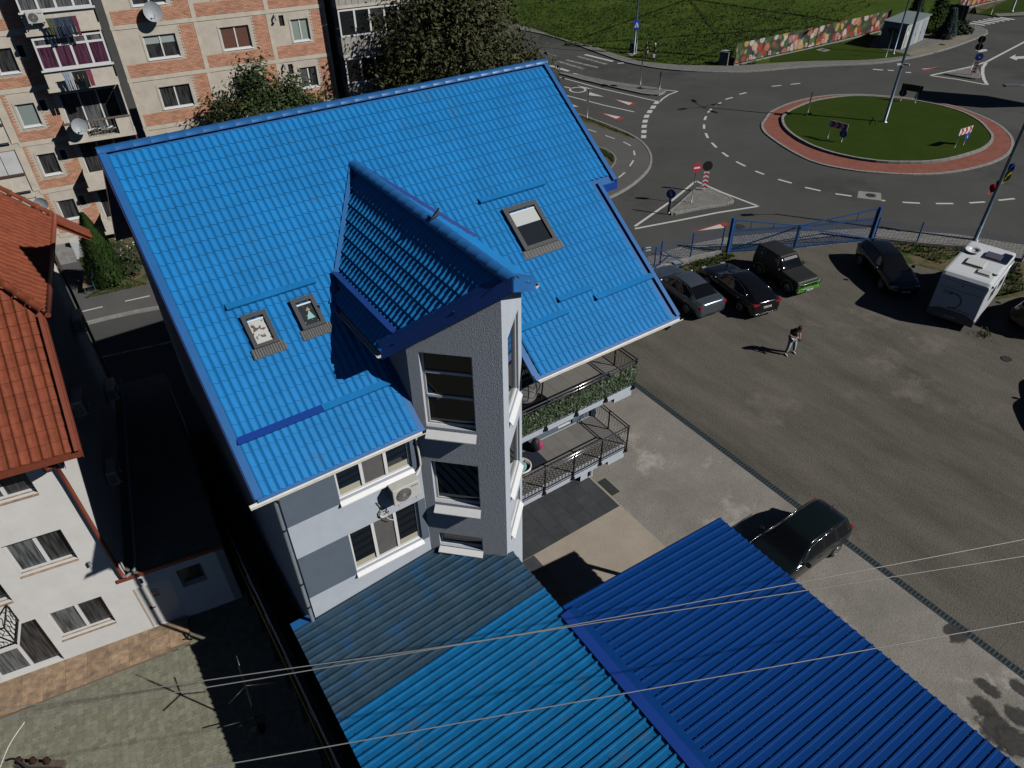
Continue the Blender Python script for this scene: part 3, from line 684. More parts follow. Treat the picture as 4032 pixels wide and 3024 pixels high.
MB().box((13.93, 15.74, ZR(15.76) - .24), (14.62, 15.8, ZR(15.76) - .02)).build('fascia', m_blued, roof, world=True)
for x0, x1 in ((1.3, 5.42), (8.75, 13.97)):
    a = Vector((x0, EY - .05, EZ - .065)); MB().obox(a, (x1 - x0, 0, 0), sv * .16, sn_ * .022).build('eave_flashing', m_bluer, roof, world=True)
cap = MB(); nc = 9
def ridge_caps(p0, p1, L, r, par, m=m_bluer):
    p0, p1 = Vector(p0), Vector(p1); d = (p1 - p0); n = round(d.length / L); st = d / n; du = d.normalized(); sd = Vector((-du.y, du.x, 0))
    mb = MB(); rows = []
    for t, rr in ((0, r * .96), (.9, r), (.93, r * 1.05), (1.0, r * 1.05)):
        rows.append([du * (t * st.length) + sd * (rr * math.cos(a)) + Vector((0, 0, rr * .8 * math.sin(a))) for a in [math.pi * i / 8 for i in range(9)]])
    me = mb.grid(rows).mesh('ridge_cap'); me.materials.append(m)
    off = FR[par.name].translation
    for i in range(n): inst('ridge_cap', me, par, p0 + st * i - off)
ridge_caps((1.25, RY, RZ_ - .02), (14.62, RY, RZ_ - .02), .42, .15, roof)
# snow guards
def guard(x0, x1, y, m=m_blue, h=.11):
    a = Vector((x0, y, ZR(y)))
    mb = MB().extr([a + sn_ * .03, a + sv * .19 + sn_ * .04, a + sv * .005 + sn_ * h], (x1 - x0, 0, 0)); return mb.build('snow_guard', m, roof, world=True)
guard(1.41, 3.41, 12.99, m_blued); guard(3.42, 5.24, 12.99); guard(2.41, 4.62, 15.55); guard(9.88, 12.14, 16.2); guard(10.55, 11.72, 13.32); guard(11.67, 13.84, 13.04); guard(9.0, 10.64, 13.0)
# skylights
m_lead = mat('skylight_grey_aluminium', (.06, .062, .066), .5, var=.1, vs=10)
m_flash = mat('skylight_lead_apron', (.14, .14, .14), .6, var=.25, vs=25)
def skylight(x0, x1, y0, y1, kind):
    P = lambda x, y, h: Vector((x, y, ZR(y))) + sn_ * h
    w = MB(); t = .09; L = (y1 - y0)
    def bx(xa, xb, ya, yb, h0, h1, m_, nm, par):
        a = P(xa, ya, h0); return MB().obox(a, (xb - xa, 0, 0), P(xa, yb, h0) - a, sn_ * (h1 - h0)).build(nm, m_, par, world=True)
    cw = .1 if x1 - x0 < .8 else .13
    f = MB()
    for xa, xb, ya, yb in ((x0, x1, y0, y0 + cw * .7), (x0, x1, y1 - cw * .9, y1), (x0, x0 + cw, y0 + cw * .7, y1 - cw * .9), (x1 - cw, x1, y0 + cw * .7, y1 - cw * .9)):
        a = P(xa, ya, -.05); f.obox(a, (xb - xa, 0, 0), P(xa, yb, -.05) - a, sn_ * .16)
    W = f.build('skylight', m_lead, roof, world=True)
    ym = y1 - cw * .9 - .04; gx0, gx1, gy0 = x0 + cw, x1 - cw, y0 + cw * .7
    bx(gx0, gx1, gy0, ym, .02, .055, kind[0], 'pane', W)
    bx(gx0, gx1, ym - .03, ym, .05, .075, white_frame, 'blind_rail', W)
    n = 13; rows = [[], []]
    for i in range(n * 2 + 1):
        x = x0 - .1 + (x1 - x0 + .2) * i / (2 * n); h = .05 + .02 * (i % 2)
        rows[0].append(P(x, y0 - .2, h - .01)); rows[1].append(P(x, y0 + .01, h))
    MB().grid(rows, False).build('apron_flashing', m_flash, W, world=True)
    return W, bx, (gx0, gx1, gy0, ym)
m_paleblind = mat('blind_pale', (.5, .52, .5), .5)
m_glassd = mat('skylight_glass', (.02, .025, .03), .05, spec=.7)
def spotty(name, basec, spot, s, t):
    m = mat(name, basec, .2, spec=.6); T = m.node_tree; N = T.nodes; L = T.links
    g = N.new('ShaderNodeNewGeometry'); nz = N.new('ShaderNodeTexNoise'); nz.inputs['Scale'].default_value = s; nz.inputs['Detail'].default_value = 1
    r = N.new('ShaderNodeValToRGB'); r.color_ramp.elements[0].position = t; r.color_ramp.elements[1].position = t + .04
    r.color_ramp.elements[0].color = (*basec, 1); r.color_ramp.elements[1].color = (*spot, 1)
    L.new(g.outputs['Position'], nz.inputs['Vector']); L.new(nz.outputs['Fac'], r.inputs['Fac']); L.new(r.outputs['Color'], N['Principled BSDF'].inputs['Base Color']); return m
W, bx, q = skylight(2.6, 3.2, 14.62, 15.34, [spotty('print_on_white_blind', (.55, .56, .53), (.16, .1, .1), 9, .56)])
W, bx, q = skylight(3.81, 4.39, 14.66, 15.34, [spotty('stickers_on_dark_glass', (.03, .04, .045), (.3, .4, .4), 16, .66)])
def sticker(pts, m): 
    P = [Vector((x, y, ZR(y))) + sn_ * .058 for x, y in pts]; MB().quad(*P).build('sticker', m, W, world=True)
sticker([(4.02, 14.86), (4.22, 14.86), (4.14, 15.05)], mat('sticker_mint', (.3, .5, .48), .5)); sticker([(4.07, 15.04), (4.19, 15.04), (4.14, 15.12)], mat('sticker_tan', (.4, .25, .14), .5))
W, bx, q = skylight(10.38, 11.53, 14.74, 15.9, [m_glassd])
bx(q[0], q[1], 15.38, q[3], .056, .062, m_paleblind, 'roller_blind', W)
# gutters and downpipes
def gutter(p0, p1, r=.075, par=roof, m=m_gut, up=Vector((0, 0, 1))):
    p0, p1 = Vector(p0), Vector(p1); d = (p1 - p0).normalized(); sd = d.cross(up).normalized()
    rows = []
    for p in (p0, p1):
        rows.append([p + sd * (r * math.cos(a)) + up * (r * math.sin(a)) for a in [math.pi + math.pi * i / 8 for i in range(9)]] + [p + sd * ((r - .012) * math.cos(a)) + up * ((r - .012) * math.sin(a) + .002) for a in [2 * math.pi - math.pi * i / 8 for i in range(9)]])
    mb = MB().grid(rows, True, close=True)
    for p in (p0, p1): mb.quad(*[p + sd * (r * math.cos(a)) + up * (r * math.sin(a)) for a in [math.pi + math.pi * i / 8 for i in range(9)]])
    return mb.build('gutter', m, par, world=True)
gutter((1.1, 11.87, 9.0), (5.38, 11.87, 9.0)); gutter((8.8, 11.87, 9.0), (14.02, 11.87, 9.0))
m_dp = mat('downpipe_grey', (.17, .2, .22), .5, var=.1)
MB().tube([(1.7, 11.87, 8.92), (1.7, 11.95, 8.75), (1.7, 12.38, 8.5), (1.7, 12.42, 8.3), (1.7, 12.42, .1)], .05).build('downpipe', m_dp, hs_, world=True)
for z in (7.3, 5.2, 4.2): MB().lathe([(.056, 0), (.056, .06)], (1.7, 12.42, z)).build('pipe_clip', black_metal, hs_, world=True)
MB().tube([(13.6, 11.87, 8.92), (13.6, 12.0, 8.7), (13.6, 14.7, 8.2), (13.6, 14.8, 8.0), (13.6, 14.8, .2)], .05).build('downpipe', m_dp, hs_, world=True)
# ---- dormer roof over the tower
LX, RX, FY = 4.85, 9.25, 12.55
tipY = 10.42
def dplane(side):
    s = -1 if side == 'L' else 1
    hw = HWL if s < 0 else HWR; DE = DEL if s < 0 else DER; ex = DX + s * hw
    # course direction: from eave up to ridge
    ln = math.hypot(hw, DR_ - DE); up = Vector((-s * hw / ln, 0, (DR_ - DE) / ln)); nn = Vector((s * up.z, 0, abs(up.x)))
    return ex, up, nn, ln
def main_y(z): return EY + (z - EZ) / .706
for side in ('L', 'R'):
    ex, up, nn, ln = dplane(side); s = -1 if side == 'L' else 1; DE = DEL if s < 0 else DER
    pts = [(ex, FY, DE - .03), (DX, tipY, DR_ - .03), (DX, main_y(DR_) + .1, DR_ - .03), (ex, main_y(DE) + .1, DE - .03)]
    D = MB().extr(pts, (0, 0, -.12)).build('dormer_roof', m_bluer, hs_, world=True)
    # tiles
    ax = Vector((0, 1, 0)) if s > 0 else Vector((0, -1, 0))
    bm_ = Matrix(((ax.x, up.x, nn.x, 0), (ax.y, up.y, nn.y, 0), (ax.z, up.z, nn.z, 0), (0, 0, 0, 1)))
    nr = int(ln / CRS); near_n = 0
    rest = MB()
    for r_ in range(nr + 1):
        s0 = r_ * CRS
        cl = min(CRS, ln - s0 - .02)
        if cl < .1: break
        f0 = s0 / ln
        xx = ex + (DX - ex) * f0; zz = DE + (DR_ - DE) * f0
        yf = FY + (tipY - FY) * (s0 + cl / 2) / ln; yb = main_y(zz + .06) + .06
        n = int((yb - yf) / PIT) + 1
        for i in range(n):
            y = yb - (i + 1) * PIT if s > 0 else yb - i * PIT
            if (y if s > 0 else y - PIT) < yf + .02: continue
            p = Vector((xx, y, zz)) + nn * -.005
            if side == 'L':
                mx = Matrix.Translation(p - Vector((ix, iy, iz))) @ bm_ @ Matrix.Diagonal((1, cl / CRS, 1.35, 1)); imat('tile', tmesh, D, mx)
            else:
                b0 = len(rest.v)
                for q in proto.v:
                    w = bm_ @ Vector((q[0], q[1] * cl / CRS, q[2])); rest.v.append((w.x + p.x, w.y + p.y, w.z + p.z))
                rest.f += [tuple(b0 + i for i in f) for f in proto.f]; rest.sm += proto.sm
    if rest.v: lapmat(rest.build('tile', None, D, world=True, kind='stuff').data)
    # verge: fascia following the prow
    a, b = Vector((ex, FY, DE)), Vector((DX, tipY, DR_)); dn = Vector((b.x - a.x, b.y - a.y, 0)).normalized(); out = Vector((dn.y, -dn.x, 0)); out = out if out.y < 0 else -out
    MB().extr([a + Vector((0, 0, .1)), b + Vector((0, 0, .1)), b + Vector((0, 0, -.27)), a + Vector((0, 0, -.27))], out * .03).build('fascia', m_navy if side == 'L' else m_bluer, D, world=True)
    MB().extr([a + Vector((0, 0, .1)), b + Vector((0, 0, .1)), b + Vector((0, .2, .1)) - out * .02, a + Vector((0, .2, .1)) - out * .02], (0, 0, -.02)).build('verge_trim', m_navy if side == 'L' else m_bluer, D, world=True)
    gy = FY + .02
    gutter((ex + s * .05, gy - .05, DE - .12), (ex + s * .05, main_y(DE) + .1, DE - .12), par=D)
    if side == 'L':
        p0 = Vector((ex, FY + .35, DE)) + up * .5; p0.y = FY - .12; p1 = Vector((p0.x, main_y(p0.z) + .1, p0.z))
        MB().extr([p0 + nn * .03, p0 + up * .12 + nn * .03, p0 + up * .01 + nn * .2], p1 - p0).build('snow_guard', m_navy, D, world=True)
        MB().tube([(ex - .06, 15.0, DE - .1), (ex - .45, 14.95, DE - .22), (ex - .45, 14.95, DE + .12)], .022).build('overflow_pipe', galv, D, world=True)
    # rafter ends
    for t in (.12, .5, .92):
        p = a.lerp(b, t) + Vector((0, .06, -.2)); MB().bar(p, p + Vector((0, .5, 0)), .1, .14).build('rafter', mat('raw_timber', (.2, .16, .11), .9, var=.3), D, world=True)
ridge_caps((DX, tipY - .04, DR_ + .0), (DX, main_y(DR_) + .05, DR_ + .0), .4, .16, hs_, m_bluer)
# valley flashings
for side in ('L', 'R'):
    ex, up, nn, ln = dplane(side); DE = DEL if side == 'L' else DER; a = Vector((ex, main_y(DE), DE)); b = Vector((DX, main_y(DR_), DR_)); d = b - a
    o = Vector((1 if side == 'R' else -1, 0, 0)) * .16
    MB().extr([a + sn_ * .035, b + sn_ * .035, b + o + sn_ * .035, a + o + sn_ * .035], sn_ * .012).build('valley_flashing', m_navy if side == 'R' else m_bluer, hs_, world=True)
# ---- balconies
m_btile = mat('balcony_tile', (.19, .18, .165), .6, var=.06, vs=3)
m_rail = mat('railing_iron', (.02, .02, .022), .35, metal=.5)
m_chrome = mat('handrail_steel', (.55, .52, .55), .18, metal=.9)
bt_me = MB().box((0, 0, 0), (.594, .594, .012)).mesh('floor_tile'); bt_me.materials.append(objrand(m_btile, .07))
def balcony(zt, upper):
    B = MB().box((8.6, 13.02, zt - .42), (13.5, 14.95, zt - .012)).build('balcony', m_wl, hs_, world=True)
    MB().box((12.75, 13.03, zt - .62), (13.49, 13.6, zt - .421)).build('corbel', m_wl, B, world=True)
    for i in range(8):
        for j in range(3):
            inst('floor_tile', bt_me, B, (8.72 + i * .6 - ix, 13.1 + j * .6 - iy, zt - .01))
    xs = [8.8, 9.95, 11.15, 12.35, 13.52]; Y0 = 12.98; zt2 = zt + .86
    for x in xs:
        MB().box((x - .02, Y0 - .02, zt - .3), (x + .02, Y0 + .02, zt2 + .02)).build('post', m_rail, B, world=True)
        MB().box((x - .05, Y0 - .03, zt - .34), (x + .05, Y0 + .05, zt - .24)).build('bracket', m_rail, B, world=True)
    for y in (13.98, 14.85): MB().box((13.5, y - .02, zt - .02), (13.54, y + .02, zt2 + .02)).build('post', m_rail, B, world=True)
    for h in (zt2, zt2 - .13):
        MB().tube([(8.75, Y0, h), (13.58, Y0, h)], .024 if h == zt2 else .016).build('handrail', m_chrome, B, world=True)
        MB().tube([(13.54, Y0, h), (13.54, 14.9, h)], .02).build('handrail', m_rail, B, world=True)
    MB().bar((8.75, Y0, zt - .06), (13.54, Y0, zt - .06), .025).build('bottom_rail', m_rail, B, world=True)
    MB().bar((13.54, Y0, zt - .0), (13.54, 14.9, zt - .0), .025).build('bottom_rail', m_rail, B, world=True)
    # bowed bars at the end, crossed bars at the front
    for i in range(13):
        y = 13.1 + i * .14; pts = [(13.54, y, zt2 - .13)] + [(13.54 + .17 * math.sin(math.pi * min(1, t * 1.0)) ** 1.0 * (.4 + .6 * t), y, zt2 - .13 - (.73) * t) for t in (.15, .3, .45, .6, .75, .9, 1.0)]
        MB().tube(pts, .007, 5).build('bar', m_rail, B, world=True)
    if not upper:
        n = 34; H0, H1 = zt - .05, zt2 - .14
        for i in range(n):
            x = 8.8 + i * (4.7 / n)
            for s in (1, -1):
                x1 = x + s * .28
                if 8.75 < x1 < 13.54: MB().bar((x, Y0 - .004 * s, H0), (x1, Y0 - .004 * s, H1), .011).build('bar', m_rail, B, world=True)
    pts = []
    for i in range(80):
        t = i / 79; pts.append((8.8 + 4.72 * t, Y0 - .02 - .02 * math.cos(t * 2 * math.pi * 26), zt - .1 - .045 * abs(math.sin(t * math.pi * 26))))
    MB().tube(pts, .009, 5).build('scroll_trim', m_rail, B, world=True)
    return B
BL = balcony(3.3, False); BU = balcony(6.16, True)
# leaf screen tied to the upper railing
q = random.Random(3); lf = MB()
for i in range(3600):
    x = q.uniform(8.8, 13.5); z = q.uniform(6.14, 6.88); y = 12.95 - q.uniform(0, .07)
    n = Vector((q.uniform(-.6, .6), -1, q.uniform(-.2, .9))).normalized(); a = n.cross(Vector((q.uniform(-1, 1), .1, q.uniform(-1, 1)))).normalized(); b = n.cross(a); s = q.uniform(.025, .045)
    p = Vector((x, y, z)); lf.quad(p - a * s * 1.5, p - b * s * .7 + n * .006, p + a * s * 1.5, p + b * s * .7 + n * .006)
hedge = lf.build('leaf_screen', mat('hedge_leaf', (.035, .06, .022), .5, island=.6), None, kind=None)
tag(hedge, 'green artificial leaf screen tied along the upper balcony railing', 'hedge screen')
# ================================================================ CARPORTS
def trap_panel(x0, x1, z0, z1, n=4, p=.25):
    mb = MB(); prof = []
    for i in range(n):
        y = i * p
        prof += [(y, 0), (y + .15, 0), (y + .178, .046), (y + .216, .046), (y + .238, 0)]
    prof.append((n * p + .012, 0.001))
    rows = [[(x0, y, z0 + h) for y, h in prof], [(x1, y, z1 + h) for y, h in prof]]
    mb.grid(rows, False); low = [[(x, y, z - .006) for x, y, z in r_] for r_ in rows]; mb.grid([low[0], rows[0]], False); mb.grid([rows[1], low[1]], False)
    return mb
m_cp1 = mat('carport_sheet_dusty', (.010, .145, .36), .25, var=.14, vs=3, spec=.35, stain=(.05, .12, .2), stain_s=1.3, stain_t=.58)
m_cp2 = mat('carport_sheet_new', (.004, .045, .205), .3, var=.05, vs=3, spec=.3)
m_frame = mat('carport_steel', (.03, .05, .12), .5)
c1 = thing('carport', 'dusty blue ribbed metal carport roof against the house wall', 'carport', (4.2, 6, 0), group=None)
pm1 = trap_panel(-3.05, 3.08, 3.505, 4.03).mesh('roof_sheet'); pm1.materials.append(m_cp1)
m_cp1d = mat('carport_sheet_darker', (.038, .08, .125), .3, var=.2, vs=2, spec=.35, stain=(.026, .09, .19), stain_s=1.6, stain_t=.52)  # darker, greyer sheets for the end next to the house
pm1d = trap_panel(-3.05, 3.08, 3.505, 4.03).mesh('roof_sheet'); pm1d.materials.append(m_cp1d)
for i in range(18):
    y = 9.45 - i
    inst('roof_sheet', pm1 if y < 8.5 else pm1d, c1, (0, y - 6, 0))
for k in range(8):   # short sheets beside the prow tower, cut to its face
    y = 10.45 + k * .25
    xe = min(3.08, 5.42 + (12.5 - y) - .05 - 4.2) if k > 1 else 3.08
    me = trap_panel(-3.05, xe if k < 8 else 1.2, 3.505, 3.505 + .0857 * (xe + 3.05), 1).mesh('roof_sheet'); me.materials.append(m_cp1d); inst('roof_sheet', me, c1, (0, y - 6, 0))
MB().box((1.15, 12.45, 3.44), (1.78, 12.7, 3.56)).build('wall_flashing', m_bluer, c1, world=True)
for y in (-6, -1, 4, 9): 
    MB().bar((1.2, y, 3.42), (7.2, y, 3.93), .1, .14).build('beam', m_frame, c1, world=True)
    for x, z in ((1.35, 3.36), (7.1, 3.85)): MB().box((x - .06, y - .06, 0), (x + .06, y + .06, z)).build('post', m_frame, c1, world=True)
c2 = thing('carport', 'deep blue ribbed metal carport roof beside the parked black hatchback', 'carport', (10.4, 4, 0))
pm2 = trap_panel(-3.08, 3.12, 4.05, 3.505).mesh('roof_sheet'); pm2.materials.append(m_cp2)
for i in range(15): inst('roof_sheet', pm2, c2, (0, 7.68 - i - 4, 0))
MB().extr([(7.1, 8.45, 4.075), (7.1, -7, 4.075), (7.36, -7, 4.12), (7.36, 8.45, 4.12)], (0, 0, .012)).build('ridge_flashing', m_blued, c2, world=True)
MB().extr([(7.36, 8.45, 4.12), (7.36, -7, 4.12), (7.58, -7, 4.095), (7.58, 8.45, 4.095)], (0, 0, .012)).build('ridge_flashing', m_cp2, c2, world=True)
for y in (-6, -1, 4, 8.3):
    MB().bar((7.35, y, 3.95), (13.4, y, 3.42), .1, .14).build('beam', m_frame, c2, world=True)
    for x, z in ((7.5, 3.85), (13.2, 3.36)): MB().box((x - .06, y - .06, 0), (x + .06, y + .06, z)).build('post', m_frame, c2, world=True)
# screws and bird droppings
q = random.Random(11); scw = MB(); sc2 = MB()
for i in range(40):
    for k in range(6):
        y = 11.9 - i * .25 + .08; x = 1.35 + k * 1.12; z = 3.505 + .0857 * (x - 1.15)
        if y < 10.4 or x < 5.2: scw.lathe([(.014, 0), (.01, .012)], (x, y, z), n=5)
        y2 = 8.6 - i * .25 + .08
        if y2 > -1: sc2.lathe([(.014, 0), (.01, .012)], (7.75 + k * 1.1, y2, 4.05 - .088 * (7.75 + k * 1.1 - 7.32)), n=5)
scw.build('screw', dark, c1, world=True, kind='stuff'); sc2.build('screw', mat('screw_zinc', (.4, .4, .4), .4, metal=.6), c2, world=True, kind='stuff')
# ================================================================ AIR CONDITIONERS
m_acw = mat('ac_casing', (.6, .59, .55), .5, var=.06, vs=5)
m_acg = mat('ac_grille', (.3, .29, .27), .5)
def ac(loc, rz, label, w=.78, h=.54, d=.3, grp=None):
    """front face looks along local -Y, back on the wall at +Y"""
    t = thing('air_conditioner', label, 'air conditioner', loc, rz, grp)
    MB().box((-w / 2, -d, 0), (w / 2, 0, h)).build('casing', m_acw, t, bevel=.02)
    cx = -w * .12; r = h * .4
    MB().lathe([(r, 0), (r, .012), (r * .96, .018)], (cx, -d + .004, h * .5), (0, -1, 0), 24).build('fan_opening', mat('ac_fan_dark', (.1, .095, .09), .6), t)
    g = MB()
    for k in (.3, .5, .7, .9): g.tube([(cx + r * k * math.cos(a), -d - .016, h * .5 + r * k * math.sin(a)) for a in [i * .393 for i in range(17)]], .005, 4)
    for i in range(12): a = i * math.pi / 6; g.bar((cx, -d - .016, h * .5), (cx + r * math.cos(a), -d - .016, h * .5 + r * math.sin(a)), .006)
    g.lathe([(.05, 0), (.04, .012)], (cx, -d - .014, h * .5), (0, -1, 0), 12)
    g.build('fan_grille', m_acg, t)
    sg = MB()
    for i in range(6): sg.box((-w / 2 - .006, -d + .04, .08 + i * .065), (-w / 2 + .002, -.04, .11 + i * .065))
    sg.build('side_louvre', mat('ac_louvre_dark', (.08, .08, .08), .7), t)
    MB().box((w * .17, -d - .006, h * .78), (w * .42, -d, h * .83)).build('nameplate', mat('ac_badge', (.15, .15, .17), .4), t)
    for x in (-w * .33, w * .33):
        MB().box((x - .02, -d - .03, -.05), (x + .02, .08, -.0)).bar((x, -d + .03, -.04), (x, .08, -.2), .02).build('bracket', m_acw, t)
    return t
ac((4.8, 12.39, 6.72), 0, 'beige air conditioner on the blue roofed house between upper and lower window')
hose = MB().tube(spline([(5.2, 12.32, 7.2), (5.38, 12.42, 7.3), (5.42, 12.44, 7.5), (5.4, 12.45, 8.2), (5.38, 12.45, 9.1)], 4), .035).build('refrigerant_hose', m_gut, None)
tag(hose, 'white insulated hose running from the house air conditioner up to the eave', 'hose')
coil = MB()
for k in range(3): coil.tube([(4.2 + .13 * math.cos(a) + k * .01, 12.46 - .012 * k, 6.3 + .13 * math.sin(a) - .02 * k) for a in [i * .45 for i in range(14 + k)]], .012, 5)
coil.tube([(4.2, 12.47, 6.4), (4.08, 12.47, 6.75)], .012, 5); coil.tube(spline([(4.25, 12.46, 6.2), (4.3, 12.45, 6.0), (4.45, 12.44, 5.85)], 3), .012, 5)
tag(coil.build('cable_coil', m_gut, None), 'coil of pale cable hanging below the house air conditioner', 'cable')
# ================================================================ FENCE BETWEEN THE PLOTS
fn = thing('boundary_fence', 'dark boundary wall topped by a grey rail with a yellow gas pipe', 'fence', (.85, 12, 0))
MB().box((.82, 2, 0), (1.0, 19, 1.45)).build('wall', mat('boundary_block', (.06, .06, .06), .9, var=.2), fn, world=True)
MB().tube([(.82, 2, 1.55), (.82, 19, 1.55)], .025).build('rail', galv, fn, world=True)
for i in range(8): MB().box((.76, 4 + i * 1.75, 1.2), (.83, 4.5 + i * 1.75, 1.56)).build('rail_plate', galv, fn, world=True)
MB().tube([(.7, 2, 1.3), (.7, 19, 1.3)], .02).build('gas_pipe', mat('gas_pipe_yellow', (.35, .26, .03), .5), fn, world=True)
# ================================================================ CREAM HOUSE
ch = thing('terracotta_roofed_house', 'cream rendered house with terracotta tile roof at the left edge', 'house', (-4.91, 18.07, 0), R(-9))
m_cr = mat('cream_render', (.76, .735, .70), .92, var=.05, vs=1.5, bump=.08, bs=120)
m_terr = mat('terracotta_tile', (.235, .058, .026), .75, var=.15, vs=4, col2=(.2, .05, .023), spec=.3)
m_trim = mat('terracotta_metal', (.22, .055, .03), .5, var=.08)
m_stone = mat('tan_travertine', (.40, .27, .17), .6, var=.3, vs=5, col2=(.33, .24, .17), bump=.2, bs=12)
LW = [(.36, 1.82, 4.16, 5.42), (.28, 1.8, 1.05, 2.35), (.36, 1.83, 6.88, 8.12), (-1.72, .03, .17, 2.34), (-1.7, -.15, 3.35, 5.4), (-3.6, -2.2, 4.16, 5.42)]
w_ = wall_holes(MB(), (-6, 0, 0), (1, 0, 0), (0, -1, 0), 8.61, .0, 8.4, [(a + 6, b + 6, c_, d_) for a, b, c_, d_ in LW], t=.3); w_.build('wall', m_cr, ch)
MB().extr([(2.31, .301, 0), (2.31, 9.9, 0), (2.31, 9.9, 10.55), (2.31, 2.8, 10.55), (2.31, .301, 8.4)], (.3, 0, 0)).build('wall', m_cr, ch)
MB().box((-6, 9.6, 0), (2.3, 9.9, 10.5)).build('wall', m_cr, ch)
o0, U0, N0 = Vector((0, 0, 0)), Vector((1, 0, 0)), Vector((0, -1, 0))
for i, (a, b, c_, d_) in enumerate(LW):
    W = window(ch, o0, U0, N0, a, b, c_, d_, 2, rec=.2, fw=.07, panes=[curt_grey, curt_dark], world=False, name='sliding_door' if c_ < .5 else 'window')
    if c_ > .5:
        MB().extr([(a + .0, .14, c_ + .01), (b, .14, c_ + .01), (b, -.03, c_ - .03), (a, -.03, c_ - .03)], (0, 0, -.03)).build('sill', m_stone, W)
        MB().box((a - .004, -.012, c_ - .055), (b + .004, .0, c_ - .01)).build('sill_edge', m_stone, W)
# flat-roofed extension
EW = [(.04, 1.05, .15, 2.15), (1.32, 2.06, 1.47, 2.33)]
ex_ = wall_holes(MB(), (2.61, .004, 0), (1, 0, 0), (0, -1, 0), 2.81, 0, 2.66, EW, t=.25)
ex_.obox((5.42, .004, 0), (-.25, 0, 0), (-.85, 10.2, 0), (0, 0, 2.66)); ex_.build('extension_wall', m_cr, ch)
m_felt = ground_mat('roof_felt', (.2, .185, .15), (.3, .275, .23), (.1, .09, .075), fine=14, big=1.2, speck=.4)
MB().extr([(2.612, -.03, 2.66), (5.45, -.03, 2.66), (4.55, 10.4, 2.66), (2.2, 10.4, 2.66)], (0, 0, .1)).build('flat_roof', m_felt, ch)
MB().box((2.38, -.06, 2.68), (5.46, -.032, 2.82)).build('edge_flashing', m_trim, ch)
dw = mat('door_white', (.68, .67, .64), .4)
D_ = MB().box((2.65, .05, .16), (3.66, .09, 2.15)).build('door', dw, ch)
MB().box((2.62, .0, .15), (2.65, .12, 2.15)).build('door_frame', mat('frame_tan', (.5, .38, .26), .6), ch)
MB().lathe([(.015, 0), (.015, .05)], (2.83, .05, 1.05), (0, -1, 0), 8).bar((2.82, -.0, 1.06), (2.97, -.0, 1.07), .025).box((2.79, .035, .97), (2.86, .05, 1.12)).build('handle', black_metal, D_)
m_sred = mat('sign_red', (.5, .03, .05), .5); m_swht = mat('sign_white', (.75, .75, .75), .5); m_sblk = mat('sign_black', (.03, .03, .03), .5)
sg = MB().lathe([(.115, 0), (.115, .006)], (3.12, .05, 1.72), (0, -1, 0), 24).build('no_smoking_sign', m_sred, D_)
MB().lathe([(.092, 0), (.092, .003)], (3.12, .044, 1.72), (0, -1, 0), 24).build('sign_disc', m_swht, sg)
MB().bar((3.05, .04, 1.79), (3.19, .04, 1.65), .02, .003, up=(0, 1, 0)).build('slash', m_sred, sg)
MB().box((3.06, .0385, 1.705), (3.17, .041, 1.725)).build('cigarette', m_sblk, sg)
MB().box((3.02, .043, 1.5), (3.23, .05, 1.56)).build('sign_strip', m_sred, sg)
window(ch, (2.61, .004, 0), U0, N0, 1.32, 2.06, 1.47, 2.33, 1, rec=.2, fw=.07, world=False, panes=[curt_dark], frame=mat('frame_grey', (.3, .32, .34), .5))
for u_, z_ in ((2.02, 3.78), (2.98, 2.42)):
    MB().lathe([(.045, 0), (.045, .16), (.035, .17)], (u_, -.08, z_), n=10).box((u_ - .02, -.08, z_ + .05), (u_ + .02, 0, z_ + .1)).build('wall_lamp', mat('lamp_grey', (.2, .2, .21), .5), ch)
# tan tiled platform in front
pf = MB().extr([(-6, -.0, 0), (2.62, -.0, 0), (3.66, -.0, 0), (3.66, -1.02, 0), (2.6, -1.1, 0), (-6, -1.3, 0)], (0, 0, .135)).build('platform', mat('platform_bed', (.2, .15, .1), .9), ch)
pt_me = MB().box((0, 0, 0), (.592, .46, .012)).mesh('stone_tile'); pt_me.materials.append(objrand(m_stone, .16))
for i in range(16):
    for j in range(3 if i < 14 else 2):
        x = 3.06 - i * .6; y = -.47 - j * .468
        hh = 1.02 if i < 1 else 1.1 + .2 * i / 16
        sc_ = 1.0
        if -y > hh: sc_ = (hh + y + .46) / .46; 
        if sc_ < .1: continue
        inst('stone_tile', pt_me, pf, (x, y + .46 * (1 - sc_), .135), scale=(1, sc_, 1))
# roof: front slope + right slope with a hip between
kf = .9; FZ = lambda v: 8.28 + kf * (v + .45)
fs = math.hypot(1, kf); fup = Vector((0, 1 / fs, kf / fs)); fnn = Vector((0, -kf / fs, 1 / fs))
hip0 = Vector((3.27, 2.32, FZ(2.32)))
FRf = MB().extr([(-7, -.45, 8.2), (3.27, -.45, 8.2), hip0 + Vector((0, 0, -.08)), hip0 + Vector((-3, 3, 2.7 - .08)), (-7, hip0.y + 3, hip0.z + 2.62)], (0, 0, -.12)).build('roof', m_trim, ch)
TW, TC = .245, .355
def clay_tile(w=TW, c=TC):
    """roll on one side, shallow pan on the other, tapering roll"""
    mb = MB(); rows = []
    for t, lift in ((0, .028), (.5, .016), (1.0, .004)):
        row = []; rw = .46 - .10 * t
        for i in range(11):
            a = i / 10
            if a < rw: h = .038 * math.sin(math.pi * a / rw) ** .8
            elif a < .93: h = -.006
            else: h = .008
            row.append((w * a, c * t * 1.03, h + lift))
        rows.append(row)
    mb.grid([[(x, y, z - .032) for x, y, z in rows[0]], rows[0]], False); mb.grid(rows, True); return mb
ct_me = clay_tile().mesh('tile'); ct_me.materials.append(objrand(m_terr, .06))
